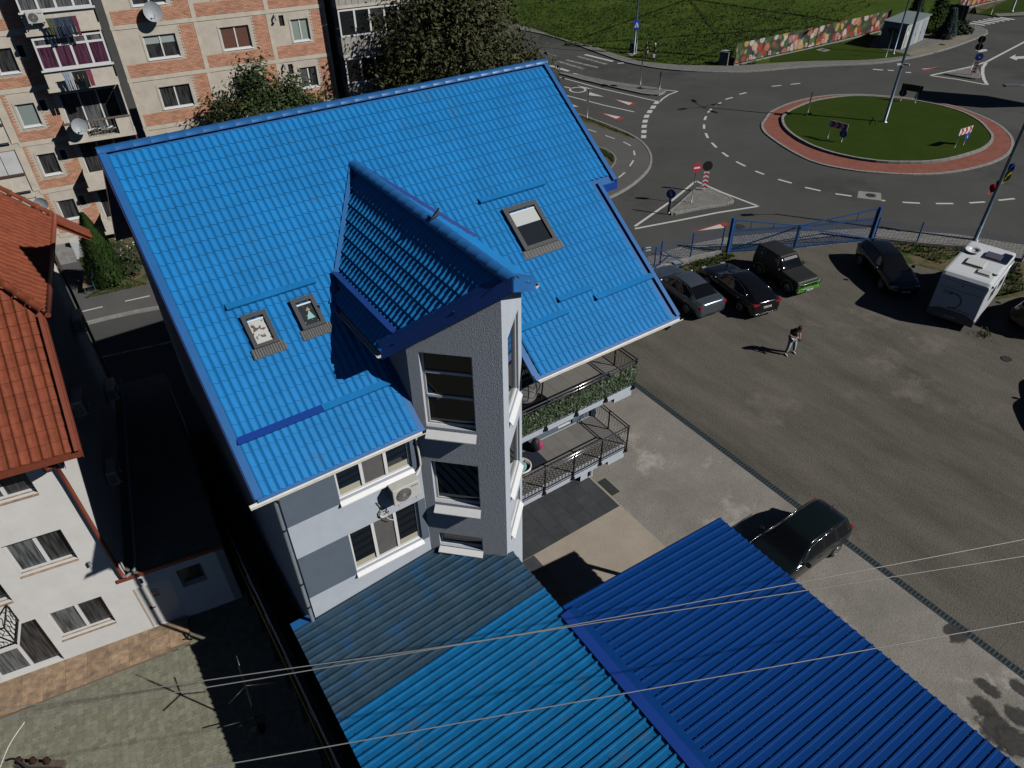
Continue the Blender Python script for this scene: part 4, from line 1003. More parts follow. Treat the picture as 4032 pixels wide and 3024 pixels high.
fm_ = Matrix(((1, 0, 0, 0), (0, fup.y, fnn.y, 0), (0, fup.z, fnn.z, 0), (0, 0, 0, 1)))
for r_ in range(15):
    for c_ in range(20):
        x = 3.18 - TW * (c_ + 1); s = r_ * TC; v_ = -.45 + fup.y * s; z_ = FZ(v_)
        if v_ + .25 > hip0.y + (hip0.x - x - TW / 2): continue
        imat('tile', ct_me, FRf, Matrix.Translation((x, v_, z_ - .075)) @ fm_)
MB().obox((3.19, -.5, 8.2), (.1, 0, 0), (0, 2.75, 2.75 * kf), fnn * .12).build('verge_trim', m_trim, FRf)
MB().obox((3.29, -.5, 7.98), (.02, 0, 0), (0, 2.75, 2.75 * kf), (0, 0, .22)).build('bargeboard', m_trim, FRf)
MB().box((-6, -.62, 8.1), (3.3, -.6, 8.26)).box((-6, -.6, 8.1), (3.3, -.47, 8.12)).box((3.27, -.6, 8.1), (3.3, -.47, 8.26)).build('box_gutter', m_trim, FRf)
MB().tube([(2.42, -.55, 8.12), (2.42, -.55, 7.95), (2.45, -.3, 7.78), (2.5, -.12, 7.7)], .06, 10).tube([(2.52, -.1, 7.75), (2.55, -.1, 7.0), (2.6, -.1, 3.2), (2.62, -.1, 2.95)], .055, 10).build('downpipe', m_trim, ch)
MB().tube([(2.62, -.1, 2.95), (2.68, -.05, 2.86), (2.9, .1, 2.86), (2.95, .2, 2.9), (2.95, 10.4, 2.95)], .05, 10).build('drain_pipe', mat('pipe_grey', (.25, .26, .27), .5), ch)
kr = .875; rs = math.hypot(1, kr); rup = Vector((-1 / rs, 0, kr / rs)); rnn = Vector((kr / rs, 0, 1 / rs))
RRf = MB().extr([hip0 + Vector((.06, 0, -.1)), (3.33, 8.7, hip0.z - .1), (-.5, 9.9, hip0.z - .1 + 3.83 * kr), (-.5, 6.1, hip0.z - .1 + 3.83 * kr)], (0, 0, -.12)).build('roof', m_trim, ch)
rm_ = Matrix(((0, rup.x, rnn.x, 0), (1, rup.y, rnn.y, 0), (0, rup.z, rnn.z, 0), (0, 0, 0, 1)))
for r_ in range(8):
    for c_ in range(28):
        v_ = 2.35 + c_ * TW; s = r_ * TC; u_ = 3.33 + rup.x * s
        if v_ < hip0.y + (3.3 - u_) - .05 or v_ + TW > 8.72 + (3.33 - u_) * .3: continue
        imat('tile', ct_me, RRf, Matrix.Translation((u_, v_, hip0.z - .09 + rup.z * s)) @ rm_)
def caps(p0, p1, L, r, par, m, n0='ridge_tile'):
    p0, p1 = Vector(p0), Vector(p1); d = p1 - p0; n = max(1, round(d.length / L)); st = d / n; du = d.normalized(); sd = du.cross(Vector((0, 0, 1))).normalized(); up = sd.cross(du)
    rows = [[du * (t * st.length) + sd * (rr * math.cos(a)) + up * (rr * math.sin(a)) for a in [math.pi * i / 8 for i in range(9)]] for t, rr in ((0, r * 1.12), (.12, r * 1.12), (.14, r), (1.0, r * .88))]
    me = MB().grid(rows).mesh(n0); me.materials.append(m)
    for i in range(n): inst(n0, me, par, p0 + st * i)
caps(hip0 + Vector((.05, -.05, .02)), hip0 + Vector((-2.4, 2.4, 2.13)), .38, .11, FRf, m_terr)
caps((3.33, 8.75, hip0.z + .0), (1.0, 9.45, hip0.z + 2.33 * kr), .38, .1, RRf, m_terr)
gr_ = MB().tube([(3.4, 2.2, hip0.z - .1), (3.4, 8.9, hip0.z - .1)], .075, 10).build('gutter', m_trim, RRf)
# rear lower gable
MB().extr([(3.25, 9.0, 10.35), (4.05, 9.3, 9.55), (4.05, 9.9, 9.55), (3.0, 9.9, 10.6)], (0, 0, -.14)).build('rear_roof', m_trim, ch)
MB().tube([(3.3, 9.0, 10.4), (4.1, 9.3, 9.55)], .06, 8).build('rear_verge', m_terr, ch)
MB().tube([(2.75, 9.8, 9.6), (2.72, 9.85, 9.0), (2.72, 9.85, .1)], .05).build('downpipe', mat('pipe_dark', (.08, .05, .04), .5), ch)
# small iron balcony
BAL = MB().box((-1.85, -.85, 2.36), (-.32, -.004, 2.5)).build('balcony', m_cr, ch)
for x in (-1.85, -1.33, -.84, -.34): MB().box((x, -.85, 2.5), (x + .03, -.82, 3.32)).build('post', black_metal, BAL)
MB().box((-.34, -.03, 2.5), (-.31, -.006, 3.32)).build('post', black_metal, BAL)
for z in (2.56, 3.3): MB().bar((-1.85, -.835, z), (-.32, -.835, z), .035).bar((-.325, -.835, z), (-.325, -.01, z), .035).build('rail', black_metal, BAL)
for i in range(9):
    x = -1.8 + i * .165
    MB().tube(spline([(x, -.835, 2.56), (x + .09, -.86, 2.75), (x - .03, -.87, 2.95), (x + .1, -.84, 3.15), (x + .04, -.835, 3.3)], 3), .012, 5).build('bar', black_metal, BAL)
for i in range(5):
    y = -.75 + i * .16
    MB().tube(spline([(-.325, y, 2.56), (-.3, y + .07, 2.75), (-.28, y - .03, 2.95), (-.3, y + .08, 3.15), (-.325, y + .03, 3.3)], 3), .012, 5).build('bar', black_metal, BAL)
def chp(u_, v_, z_): return Matrix.Translation((-4.91, 18.07, 0)) @ Matrix.Rotation(R(-9), 4, 'Z') @ Vector((u_, v_, z_))
for n_, (v_, z_, lb) in enumerate(((3.45, 6.75, 'cream air conditioner just below the terracotta verge of the side wall'), (3.3, 3.95, 'shaded air conditioner lowest on the cream house side wall'), (8.3, 6.8, 'shaded air conditioner high on the side wall near the street corner'), (8.5, 3.6, 'shaded air conditioner low on the side wall near the street corner'))):
    ac(chp(2.69, v_, z_), R(90 - 9), lb, grp='air conditioners on the cream house side wall')
# folded clothes airer / umbrella frame standing in the shaded courtyard
q0 = Vector((-.62, 12.5, .045))
um = thing('clothes_dryer', 'bare dark rotary clothes dryer standing at the shadow edge of the courtyard', 'clothes dryer', q0)
m_mast = mat('mast_dark_metal', (.03, .03, .033), .45, metal=.5)
MB().tube([(0, 0, 0), (.25, -.05, 3.3)], .024).build('mast', m_mast, um)
MB().tube([(.25, -.05, 3.3), (.28, -.055, 3.7)], .012).build('mast_tip', galv, um)
for h_, ends in ((2.3, ((-.35, -.3), (.85, -.42), (.2, .6))), (.7, ((-.75, .2), (-.4, -.05), (.7, -.22), (.1, .6)))):
    for x_, y_ in ends: MB().tube([(.18 * h_ / 2.3, -.03, h_), (x_, y_, h_ + .04)], .02, 6).build('arm', m_mast, um)
MB().lathe([(.2, 0), (.2, .04), (.05, .07)], (0, 0, 0), n=16).build('base', black_metal, um)
hk = MB().bar(chp(3.62, -.98, .2), chp(3.72, -1.05, .2), .04).bar(chp(3.62, -.98, .2), chp(3.6, -.78, .28), .04).bar(chp(3.45, -.9, .16), chp(3.64, -1.02, .3), .03)
tag(hk.build('boot_scraper', black_metal, None), 'small black iron boot scraper at the corner of the tan platform', 'boot scraper')
# ================================================================ APARTMENT BLOCKS
m_plas = mat('grey_plaster', (.59, .53, .44), .95, var=.1, vs=1.6, bump=.35, bs=30, stain=(.45, .39, .32), stain_s=.7, stain_t=.6)
m_band = mat('cream_band', (.62, .55, .45), .95, var=.12, vs=2.2, bump=.3, bs=25)
m_brick = mat('facing_brick', (.62, .32, .205), .95, island=.2, var=.12, vs=1.1)
m_par = mat('parapet_plaster', (.64, .58, .49), .95, var=.12, vs=1.8, stain=(.38, .33, .28), stain_s=1.2, stain_t=.58)
def bricks(par, s0, s1, z0, z1, d=0.0, bw=.25, bh=.078, holes=()):
    """brick field: every brick real geometry, joints recessed"""
    mb = MB(); r_ = 0; z = z0
    while z + bh * .6 < z1:
        zz = min(z + bh - .012, z1); x = s0 - (r_ % 2) * bw / 2
        while x < s1:
            a, b = max(x, s0), min(x + bw - .012, s1)
            if b - a > .03 and not any(h[0] - .01 < b and a < h[1] + .01 and h[2] - .01 < zz and z < h[3] + .01 for h in holes):
                e = d - .016 - rnd.uniform(0, .008)
                n = len(mb.v)
                mb.v += [(a, d, z), (b, d, z), (b, d, zz), (a, d, zz), (a, e, z), (b, e, z), (b, e, zz), (a, e, zz)]
                for f in ((4, 5, 6, 7), (0, 1, 5, 4), (2, 3, 7, 6), (1, 2, 6, 5), (3, 0, 4, 7)): mb.f.append(tuple(n + i for i in f)); mb.sm.append(False)
            x += bw
        z += bh; r_ += 1
    if mb.v: mb.build('brick', m_brick, par, kind='stuff')
def awin(par, s0, s1, z0, z1, cols=2, d=0.0, panes=None, frame=None, surround=True, name='window'):
    W = window(par, (0, d, 0), (1, 0, 0), (0, -1, 0), s0, s1, z0, z1, cols, rec=.13, fw=.06, panes=panes or [curt_dark], sill=(.06, .03, .03), world=False, frame=frame, name=name)
    if surround:
        m = MB()
        for a, b, c_, e in ((s0 - .1, s1 + .1, z1, z1 + .09), (s0 - .1, s0, z0 - .05, z1), (s1, s1 + .1, z0 - .05, z1), (s0 - .1, s1 + .1, z0 - .15, z0 - .05)): m.box((a, d - .02, c_), (b, d + .01, e))
        m.build('surround', m_plas, W)
    return W
pane_white = mat('pane_white_blind', (.4, .45, .42), .3); pane_brown = mat('pane_brown_blind', (.16, .075, .055), .4, var=.1)
pane_green = mat('pane_green_blind', (.30, .37, .31), .4, var=.06); pane_mauve = curtain_mat('pane_mauve_curtain', (.03, .008, .02), (.13, .05, .09), 10)
pane_pattern = curtain_mat('pane_pattern_curtain', (.035, .03, .035), (.2, .18, .19), 9)
AP = (0, 49.3, 0); AR = R(-7)
# ---- left block
A1 = thing('apartment_block', 'brick and plaster apartment block with stacked balconies hung with washing', 'apartment building', AP, AR)
FB = [0.65, 3.5, 6.33, 9.19, 12.03, 14.9, 17.7]
holes = []
for i, zb in enumerate(FB[:-1]):
    holes.append((.05, 1.0, zb + .9, zb + 2.13)); holes.append((1.26, 1.56, zb + 1.6, zb + 2.2)); holes.append((-3.2, -.85, zb + .15, zb + 2.6))
    holes.append((2.3, 5.2, zb + .2, zb + 2.45))
W0 = -9.0
w_ = wall_holes(MB(), (W0, 0, 0), (1, 0, 0), (0, -1, 0), 14.5, 0, 18, [(a - W0, b - W0, c_, d_) for a, b, c_, d_ in holes], t=.3); w_.build('wall', m_plas, A1)
MB().box((5.2, .301, 0), (5.5, 12, 18)).box((W0, 11.7, 0), (5.2, 12, 18)).build('wall', m_plas, A1)
MB().box((W0, .301, 17.8), (5.2, 11.7, 18.1)).build('flat_roof', m_felt, A1)
pl = [curt_dark, pane_green, curt_dark, curt_dark]
for i, zb in enumerate(FB[:-1]):
    awin(A1, .05, 1.0, zb + .9, zb + 2.13, 1, panes=[[curt_dark, curt_dark, mat('pane_pale_film', (.27, .33, .31), .3), curt_dark, curt_dark, curt_dark][i]])
    V = MB().box((1.26, .12, zb + 1.6), (1.56, .14, zb + 2.2)).build('vent_window', mat('vent_dark', (.02, .018, .016), .8), A1)
    m = MB()
    for a, b, c_, e in ((1.2, 1.62, zb + 2.2, zb + 2.27), (1.2, 1.26, zb + 1.56, zb + 2.2), (1.56, 1.62, zb + 1.56, zb + 2.2), (1.2, 1.62, zb + 1.52, zb + 1.6)): m.box((a, -.02, c_), (b, .01, e))
    m.build('surround', m_plas, V)
    bricks(A1, -.42, 2.05, zb + .14, zb + 2.72, holes=[(-.05, 1.1, zb + .74, zb + 2.72), (1.2, 1.62, zb + 1.5, zb + 2.28)])
    bricks(A1, 1.0, 1.02, zb, zb) if False else None
    MB().box((-.55, -.025, zb - .14), (2.25, .0, zb + .12)).build('floor_band', m_band, A1)
    MB().box((-.85, -.03, zb + .12), (-.5, .0, zb + 2.7)).build('pilaster', m_band, A1)
    bricks(A1, W0 + .1, -3.3, zb + .14, zb + 2.72)
    # balcony
    B = MB().box((2.0, -1.05, zb - .12), (5.6, .0, zb + .06)).build('balcony', m_par, A1)
    if i >= 3: MB().box((2.1, -1.0, zb + .06), (5.52, -.9, zb + .95)).box((2.1, -.9, zb + .06), (2.2, 0, zb + .95)).box((5.42, -.9, zb + .06), (5.52, 0, zb + .95)).build('parapet', m_par, B)
    elif i == 2:
        MB().box((2.1, -1.0, zb + .06), (3.1, -.92, zb + .95)).box((4.75, -1.0, zb + .06), (5.52, -.92, zb + .95)).box((2.1, -.92, zb + .06), (2.18, 0, zb + .95)).build('parapet', m_par, B)
        MB().bar((2.05, -.98, zb + 1.0), (5.58, -.98, zb + 1.0), .12, .08).build('handrail', mat('old_timber', (.16, .13, .1), .9, var=.3), B)
        for k in range(10): MB().bar((3.2 + k * .16, -.97, zb + .06), (3.2 + k * .16, -.97, zb + .95), .018).build('bar', galv, B)
        q = random.Random(5)
        for k in range(16): MB().bar((q.uniform(3.1, 4.6), q.uniform(-.8, -.3), zb + .1 + k * .012), (q.uniform(3.3, 4.8), q.uniform(-.8, -.3), zb + .12 + k * .03), .05).build('scrap_board', mat('scrap_wood%d' % (k % 3), [(.2, .15, .1), (.3, .28, .25), (.1, .09, .08)][k % 3], .9), B)
    else:
        MB().box((2.1, -1.0, zb + .06), (5.52, -.92, zb + .95)).box((2.1, -.92, zb + .06), (2.18, 0, zb + .95)).build('parapet', m_par, B)
    awin(A1, 2.3, 5.2, zb + .2, zb + 2.4, 3, panes=[curt_dark, curt_grey], surround=False, name='balcony_window')
    MB().box((5.5, -1.02, zb - .1), (5.58, .02, zb + 2.6)).build('side_screen', m_par if i != 1 else mat('maroon_paint', (.16, .03, .035), .9), A1) if i in (1, 2) else None
    if i >= 3:   # glazed-in balcony
        W = window(A1, (0, -.95, 0), (1, 0, 0), (0, -1, 0), 2.15, 5.55, zb + 1.02, zb + 2.6, 4, 1, rec=0, fw=.09, panes=[pane_mauve, pane_pattern, pane_mauve, pane_pattern] if i == 3 else [curt_grey, curt_dark], world=False, name='balcony_glazing', rowz=[zb + 2.2])
        MB().box((2.05, -1.12, zb + .95), (5.65, -.85, zb + 1.02)).build('glazing_sill', white_frame, W)
        MB().box((5.45, -.89, zb + 1.02), (5.55, -.02, zb + 2.6)).box((2.15, -.89, zb + 1.02), (2.25, -.02, zb + 2.6)).build('side_glazing', white_frame, W)
    # left loggia with white shutters
    if i < 3:
        S = MB().box((-3.3, -.25, zb + .3), (-.9, -.18, zb + 1.25)).build('loggia', m_par, A1)
        for k in range(3):
            MB().box((-3.25 + k * .8, -.16, zb + 1.3), (-2.49 + k * .8, -.1, zb + 2.6)).build('shutter', mat('shutter_white', (.62, .63, .62), .6, var=.08, vs=2), S)
            MB().box((-3.25 + k * .8, -.1595, zb + .2), (-2.49 + k * .8, -.1, zb + 1.2)).build('shutter', MT['shutter_white'], S)
        MB().box((-3.3, -.3, zb + 1.2), (-.86, -.16, zb + 1.32)).build('loggia_rail', mat('rail_brown', (.09, .05, .04), .7), S)
ap = lambda s, d, z: Matrix.Translation(AP) @ Matrix.Rotation(AR, 4, 'Z') @ Vector((s, d, z))
# ---- middle block
A2 = thing('apartment_block', 'brick panel apartment block with plaster grid behind the round tree', 'apartment building', ap(12.2, -.3, 0), AR)
ox = 12.2
GB = [.7, 3.46, 6.22, 8.99, 11.77, 14.5, 17.2]
cols = [(6.25, 10.38, 7.5, 9.25, 9.35), (10.62, 14.5, 11.7, 13.38, 13.48), (14.75, 18.0, 15.88, 16.95, 17.02)]
hl = []
for zb in GB[:-1]:
    for s0, s1, a, b, pe in cols: hl.append((a - ox, b - ox, zb + .97, zb + 2.2))
    hl.append((15.23 - ox, 15.53 - ox, zb + 1.9 - .0, zb + 2.5))
X0 = 6.05 - ox
wall_holes(MB(), (X0, 0, 0), (1, 0, 0), (0, -1, 0), 12.05, 0, 17.4, [(a - X0, b - X0, c_, d_) for a, b, c_, d_ in hl], t=.3).build('wall', m_plas, A2)
MB().box((X0, .301, 0), (X0 + .3, 12, 17.4)).box((X0 + 11.75, .301, 0), (X0 + 12.05, 12, 17.4)).box((X0 + .3, 11.7, 0), (X0 + 11.75, 12, 17.4)).build('wall', m_plas, A2)
MB().box((X0 + .3, .301, 17.1), (X0 + 11.75, 11.7, 17.3)).build('flat_roof', m_felt, A2)
pcs = {(0, 3): [pane_white, pane_white], (1, 3): [pane_brown, pane_brown], (2, 3): [pane_green, pane_green], (0, 2): [curt_dark, curt_dark], (2, 2): [curt_grey, curt_dark]}
for i, zb in enumerate(GB[:-1]):
    MB().box((X0 - .02, -.03, zb - .12), (X0 + 12.07, 0, zb + .1)).build('floor_band', m_band, A2)
    for k, (s0, s1, a, b, pe) in enumerate(cols):
        awin(A2, a - ox, b - ox, zb + .97, zb + 2.2, 2, panes=pcs.get((k, i)))
        bricks(A2, s0 - ox, s1 - ox, zb + .13, zb + 2.62, holes=[(s0 - ox, pe + .05 - ox, zb + .85, zb + 2.62)])
        if k == 0 and i == 3: MB().box((a - ox + .06, .102, zb + 1.03), (b - ox - .06, .104, zb + 1.75)).build('curtain', curt_dark, A2)
    V = MB().box((15.23 - ox, .1, zb + 1.9), (15.53 - ox, .12, zb + 2.5)).build('vent_window', MT['vent_dark'], A2)
    for s0, s1 in ((6.05, 6.24), (10.38, 10.62), (14.5, 14.75), (17.99, 18.1)): MB().box((s0 - ox, -.035, zb + .1), (s1 - ox, 0, zb + 2.64)).build('pilaster', m_band, A2)
    if i >= 2:
        F = MB().tube([(15.0 - ox, 0, zb + 2.55), (15.0 - ox, -.2, zb + 2.5), (15.0 - ox, -.22, zb + 2.35)], .06, 10).build('flue', galv, A2)
        MB().lathe([(.1, 0), (.02, .06)], (15.0 - ox, -.22, zb + 2.28), n=12).build('flue_cap', galv, F)
# ---- right block, mostly behind the big tree
A3 = thing('apartment_block', 'pale apartment block with glazed ribbed balconies behind the big tree', 'apartment building', ap(22, -1.2, 0), AR)
MB().box((-3.3, 1.2, 0), (8, 12, 17.4)).build('wall', m_plas, A3)
for i, zb in enumerate(GB[:-1]):
    B = MB().box((-3.4, -.05, zb - .12), (4.5, 1.2, zb + .05)).build('balcony', m_par, A3)
    m = MB()
    for k in range(39): m.box((-3.4 + k * .2, -.03 - .02 * (k % 2), zb + .05), (-3.205 + k * .2, .03, zb + 1.05))
    m.build('ribbed_parapet', mat('parapet_sheet', (.42, .40, .36), .8, var=.15, vs=2), B)
    m2 = MB()
    for k in range(7): m2.box((.0 - 3.4, .0 + k * .17, zb + .05), (-3.36 - .02 * (k % 2), .165 + k * .17, zb + 1.05))
    m2.build('ribbed_parapet', MT['parapet_sheet'], B)
    window(A3, (0, 0, 0), (1, 0, 0), (0, -1, 0), -3.38, 4.4, zb + 1.07, zb + 2.6, 8, rec=0, fw=.09, panes=[glass, glass, curt_dark], world=False, name='balcony_glazing')
# ---- things hanging on the blocks
def dish(loc, rz, label, r=.42, square=False):
    t = thing('satellite_dish', label, 'satellite dish', loc, rz)
    n = 8; rows = []
    for i in range(n + 1):
        rr = r * i / n
        rows.append([(rr * math.cos(a) * (1 if not square else 1.15), .28 * (rr / r) ** 2 * r - .05 - .25 * rr * math.sin(a), rr * math.sin(a)) for a in [k * math.pi / 12 for k in range(24)]])
    for rws in rows:
        for k in range(24): x, y, z = rws[k]; rws[k] = (x, -.35 - y, z)
    MB().grid(rows, True, close=True).build('reflector', mat('dish_grey', (.33, .35, .37), .5, var=.1, vs=4), t)
    MB().tube([(0, -.3, -r * .9), (0, -.75, -.08)], .015, 6).build('feed_arm', galv, t)
    MB().lathe([(.035, 0), (.045, .09)], (0, -.8, -.06), (0, 1, 0), 8).build('feed_horn', mat('horn_white', (.6, .6, .58), .5), t)
    MB().tube([(0, -.3, 0), (0, .0, 0)], .025, 6).build('mount', galv, t)
    return t
dish(ap(8.35, -.35, 12.45), AR + R(8), 'large grey satellite dish under the upper window of the middle block', .5)
dish(ap(2.8, -1.05, 7.25), AR + R(10), 'round satellite dish clamped to the cluttered open balcony', .42)
dish(ap(-.55, -.2, 3.0), AR - R(20), 'pale satellite dish low on the wall above the terracotta roof', .36, True)
ac(ap(2.75, -1.02, 12.55), AR, 'white air conditioner beside the washing on the top balcony', .8, .55)
def washing(s0, s1, z, label, cols_, seed, L=(.5, 1.0)):
    t = thing('hanging_washing', label, 'laundry', ap((s0 + s1) / 2, -1.5, 0), AR)
    q = random.Random(seed); c = (s0 + s1) / 2
    MB().tube([(s0 - c, 0, z), (s1 - c, 0, z)], .01, 5).build('line', galv, t)
    for s in (s0, s1): MB().tube([(s - c, .5, z - .5), (s - c, -.05, z + .02)], .012, 5).build('arm', galv, t)
    n = len(cols_)
    for i, col in enumerate(cols_):
        x0 = s0 - c + (s1 - s0) * i / n; x1 = x0 + (s1 - s0) / n * 1.05; l = q.uniform(*L); rows = []
        for j in range(7):
            tt = j / 6; rows.append([(x0 + (x1 - x0) * k / 8 * (1 - .2 * tt) + .03 * tt, .035 * math.sin(k * 1.9 + i) * (.3 + tt), z - l * tt) for k in range(9)])
        MB().grid(rows).build('garment', mat('garment_%d_%d' % (seed, i), col, .9, var=.25, vs=7), t)
washing(3.2, 4.6, 12.75, 'jeans and dark washing hanging below the top balcony', [(.09, .12, .04), (.1, .1, .11), (.03, .05, .09), (.04, .06, .1), (.03, .05, .08), (.05, .07, .11), (.03, .045, .08), (.2, .03, .06)], 1, (.75, 1.0))
washing(3.0, 4.4, 10.1, 'white, blue and black washing on the second balcony from the top', [(.3, .36, .45), (.45, .47, .48), (.02, .02, .02), (.015, .015, .016), (.02, .02, .02), (.25, .05, .09)], 2, (.5, .95))
# ================================================================ VEHICLES
def paint(name, col, rough=.18, metal=.0): return mat(name, col, rough, metal=metal, spec=.5, coat=.6)
m_tyre = mat('tyre_rubber', (.012, .012, .012), .85); m_rim = mat('alloy_rim', (.4, .41, .42), .3, metal=.8)
m_cglass = mat('car_glass', (.006, .007, .008), .05, spec=.5); m_trimblk = mat('car_black_trim', (.012, .012, .013), .5)
m_tail = mat('tail_light_red', (.30, .012, .018), .15, spec=.7); m_head = mat('head_light_lens', (.42, .45, .47), .12, spec=.8); m_chr = mat('car_chrome', (.6, .6, .6), .12, metal=1)
m_plate = mat('number_plate', (.62, .63, .62), .5); m_plblue = mat('plate_blue', (.03, .06, .3), .5)
def cr(p0, p1, p2, p3, t): return .5 * ((2 * p1) + (p2 - p0) * t + (2 * p0 - 5 * p1 + 4 * p2 - p3) * t * t + (3 * p1 - p0 - 3 * p2 + p3) * t ** 3)
def resample(rows, n):
    out = []; m = len(rows)
    for i in range(m - 1):
        a, b, c_, d = rows[max(i - 1, 0)], rows[i], rows[i + 1], rows[min(i + 2, m - 1)]
        for k in range(n): out.append([cr(*q, k / n) for q in zip(a, b, c_, d)])
    out.append(list(rows[-1])); return out
def car(name, label, cat, loc, rz, st, pm, ws, rw, sides, wheels, wr=.33, tails=(), heads=(), plate=None, extra=None, ww=.22, gw=None, roofpm=None):
    """lofted body. st: stations (x, half width, bottom, belt, top, half width of roof); ws/rw: x ranges of front and rear screens; sides: x ranges of side windows"""
    t = thing(name, label, cat, loc, rz)
    S = resample([list(map(float, s)) for s in st], 6)
    secs = []
    for x, w, zb, zs, zt, wf in S:
        cab = max(0, zt - zs)
        half = [(0, zb), (w * .82, zb), (w * .96, zb + .07), (w, zb + .35 * (zs - zb)), (w * 1.0, zs - .22 * (zs - zb)), (w * .965, zs), (w * .965 + (wf - w * .965) * .12, zs + cab * .06), (wf, zt - min(.07, cab * .3)), (wf * .82, zt - min(.018, cab * .1)), (0, zt)]
        pts = resample([list(p) for p in half], 3)
        secs.append((x, pts))
    np_ = len(secs[0][1]); groups = {}
    def P(i, j, s): x, pts = secs[i]; return (x, s * pts[j][0], pts[j][1])
    G0, G1 = 18, 21           # side glass rows (points 6..7)
    for i in range(len(secs) - 1):
        xm = (secs[i][0] + secs[i + 1][0]) / 2
        for j in range(np_ - 1):
            for s in (1, -1):
                k = 'body'
                zc = (secs[i][1][j][1] + secs[i][1][j + 1][1]) / 2
                for wx in wheels:
                    if 3 <= j < 15 and (xm - wx) ** 2 + (zc - wr) ** 2 < (wr + .055) ** 2: k = 'arch%d_%d' % (wheels.index(wx), s)
                if k == 'body' and G0 <= j < G1:
                    for n, (a, b) in enumerate(sides):
                        if a < xm < b: k = 'side%d_%d' % (n, s)
                if j >= G1:
                    if ws[0] < xm < ws[1] and j >= G1 + 1: k = 'windshield'
                    elif rw and rw[0] < xm < rw[1] and j >= G1 + 1: k = 'rear_window'
                    elif k == 'body' and roofpm and (rw[1] if rw else -9) <= xm <= ws[0]: k = 'roof'
                if j < 2 and k == 'body': k = 'under'
                q = [P(i, j, s), P(i + 1, j, s), P(i + 1, j + 1, s), P(i, j + 1, s)]
                if s > 0: q.reverse()
                groups.setdefault(k, []).append(q)
    # end caps
    for i, rev in ((0, False), (len(secs) - 1, True)):
        pts = [P(i, j, 1) for j in range(np_)] + [P(i, j, -1) for j in reversed(range(1, np_ - 1))]
        if not rev: pts.reverse()
        groups['body'].append(pts)
    mats = {'body': pm, 'arch': m_trimblk, 'under': m_trimblk, 'windshield': m_cglass, 'rear_window': m_cglass, 'roof': roofpm}
    nm = {'under': 'underbody'}
    body = None
    for k in sorted(groups, key=lambda q: q != 'body'):
        mb = MB()
        for q in groups[k]: mb.quad(*q); mb.sm[-1] = len(q) == 4
        n = nm.get(k, 'side_window' if k.startswith('side') else 'wheel_arch' if k.startswith('arch') else k)
        o = mb.build(n, m_trimblk if k.startswith('arch') else mats.get(k, m_cglass), t)
        bm = bmesh.new(); bm.from_mesh(o.data); bmesh.ops.remove_doubles(bm, verts=bm.verts, dist=.0008); bm.to_mesh(o.data); bm.free()
        if k == 'body': body = o
    def wid(x):
        for a, b in zip(S[:-1], S[1:]):
            lo, hi = min(a[0], b[0]), max(a[0], b[0])
            if lo <= x <= hi: return (a[1] + b[1]) / 2
        return .8
    for wx in wheels:
        for s in (1, -1):
            y = s * (wid(wx) - ww / 2 + .012)
            W = MB().lathe([(wr * .62, -ww / 2), (wr * .93, -ww / 2), (wr, -ww * .3), (wr, ww * .3), (wr * .93, ww / 2), (wr * .62, ww / 2)], (wx, y, wr), (0, 1, 0), 22).build('wheel', m_tyre, t)
            r_ = MB().lathe([(wr * .64, 0), (wr * .66, .012), (wr * .6, .016), (wr * .58, .004)], (wx, y + s * ww / 2, wr), (0, s, 0), 22)
            for a in range(5):
                an = a * 2 * math.pi / 5 + .3
                r_.bar((wx, y + s * (ww / 2 + .012), wr), (wx + wr * .6 * math.cos(an), y + s * (ww / 2 + .008), wr + wr * .6 * math.sin(an)), .055, .02, up=(0, 1, 0))
            r_.build('rim', m_rim, W)
    for (x, y, z, dx, dy, dz_) in tails:
        for s in (1, -1): MB().box((x - dx, s * y - dy, z - dz_), (x + dx, s * y + dy, z + dz_)).build('tail_light', m_tail, t, bevel=.015)
    for (x, y, z, dx, dy, dz_) in heads:
        for s in (1, -1): MB().box((x - dx, s * y - dy, z - dz_), (x + dx, s * y + dy, z + dz_)).build('headlight', m_head, t, bevel=.015)
    if plate:
        x, z, s = plate
        p_ = MB().box((x - .008, -.26, z - .055), (x + .008, .26, z + .055)).build('number_plate', m_plate, t)
        MB().box((x - .01 * 1, s * .26, z - .05), (x + .01, s * .215, z + .05)).build('plate_band', m_plblue, p_)
        q = random.Random(label)
        for k in range(7):
            y = -.17 + k * .055 if s < 0 else .17 - k * .055
            if k in (2,): continue
            MB().box((x - .0105, y - .017, z - .032), (x + .0105, y + .017, z + q.choice((.032, .02)))).build('plate_character', m_sblk, p_)
    # mirrors and handles
    mx = ws[0] + (ws[1] - ws[0]) * .62; zs = 0.95
    for a in S:
        if a[0] <= mx + .05 and a[0] >= mx - .35: zs = a[3]
    for s in (1, -1):
        w_ = wid(mx)
        MB().lathe([(.03, 0), (.075, .04), (.085, .12), (.06, .19)], (mx - .02, s * (w_ + .0), zs + .07), (.12, s, .05), 10).build('door_mirror', gw or pm, t)
    for a, b in sides:
        for s in (1, -1): MB().box((a + .12, s * (wid(a + .2) + .0) - .012, zs - .17), (a + .3, s * (wid(a + .2)) + .016, zs - .14)).build('door_handle', m_trimblk if pm is not P_silver else m_chr, t)
    if extra: extra(t, MB)
    return t
P_silver = paint('silver_blue_paint', (.17, .205, .24), .25, .7); P_black = paint('black_paint', (.006, .006, .0075), .12); P_matt = mat('matt_black_wrap', (.02, .02, .02), .55); P_green = paint('lime_green_paint', (.09, .30, .03), .3)
P_bk2 = paint('deep_black_paint', (.0045, .0045, .005), .1); P_dkgreen = paint('dark_green_black_paint', (.006, .010, .010), .12)
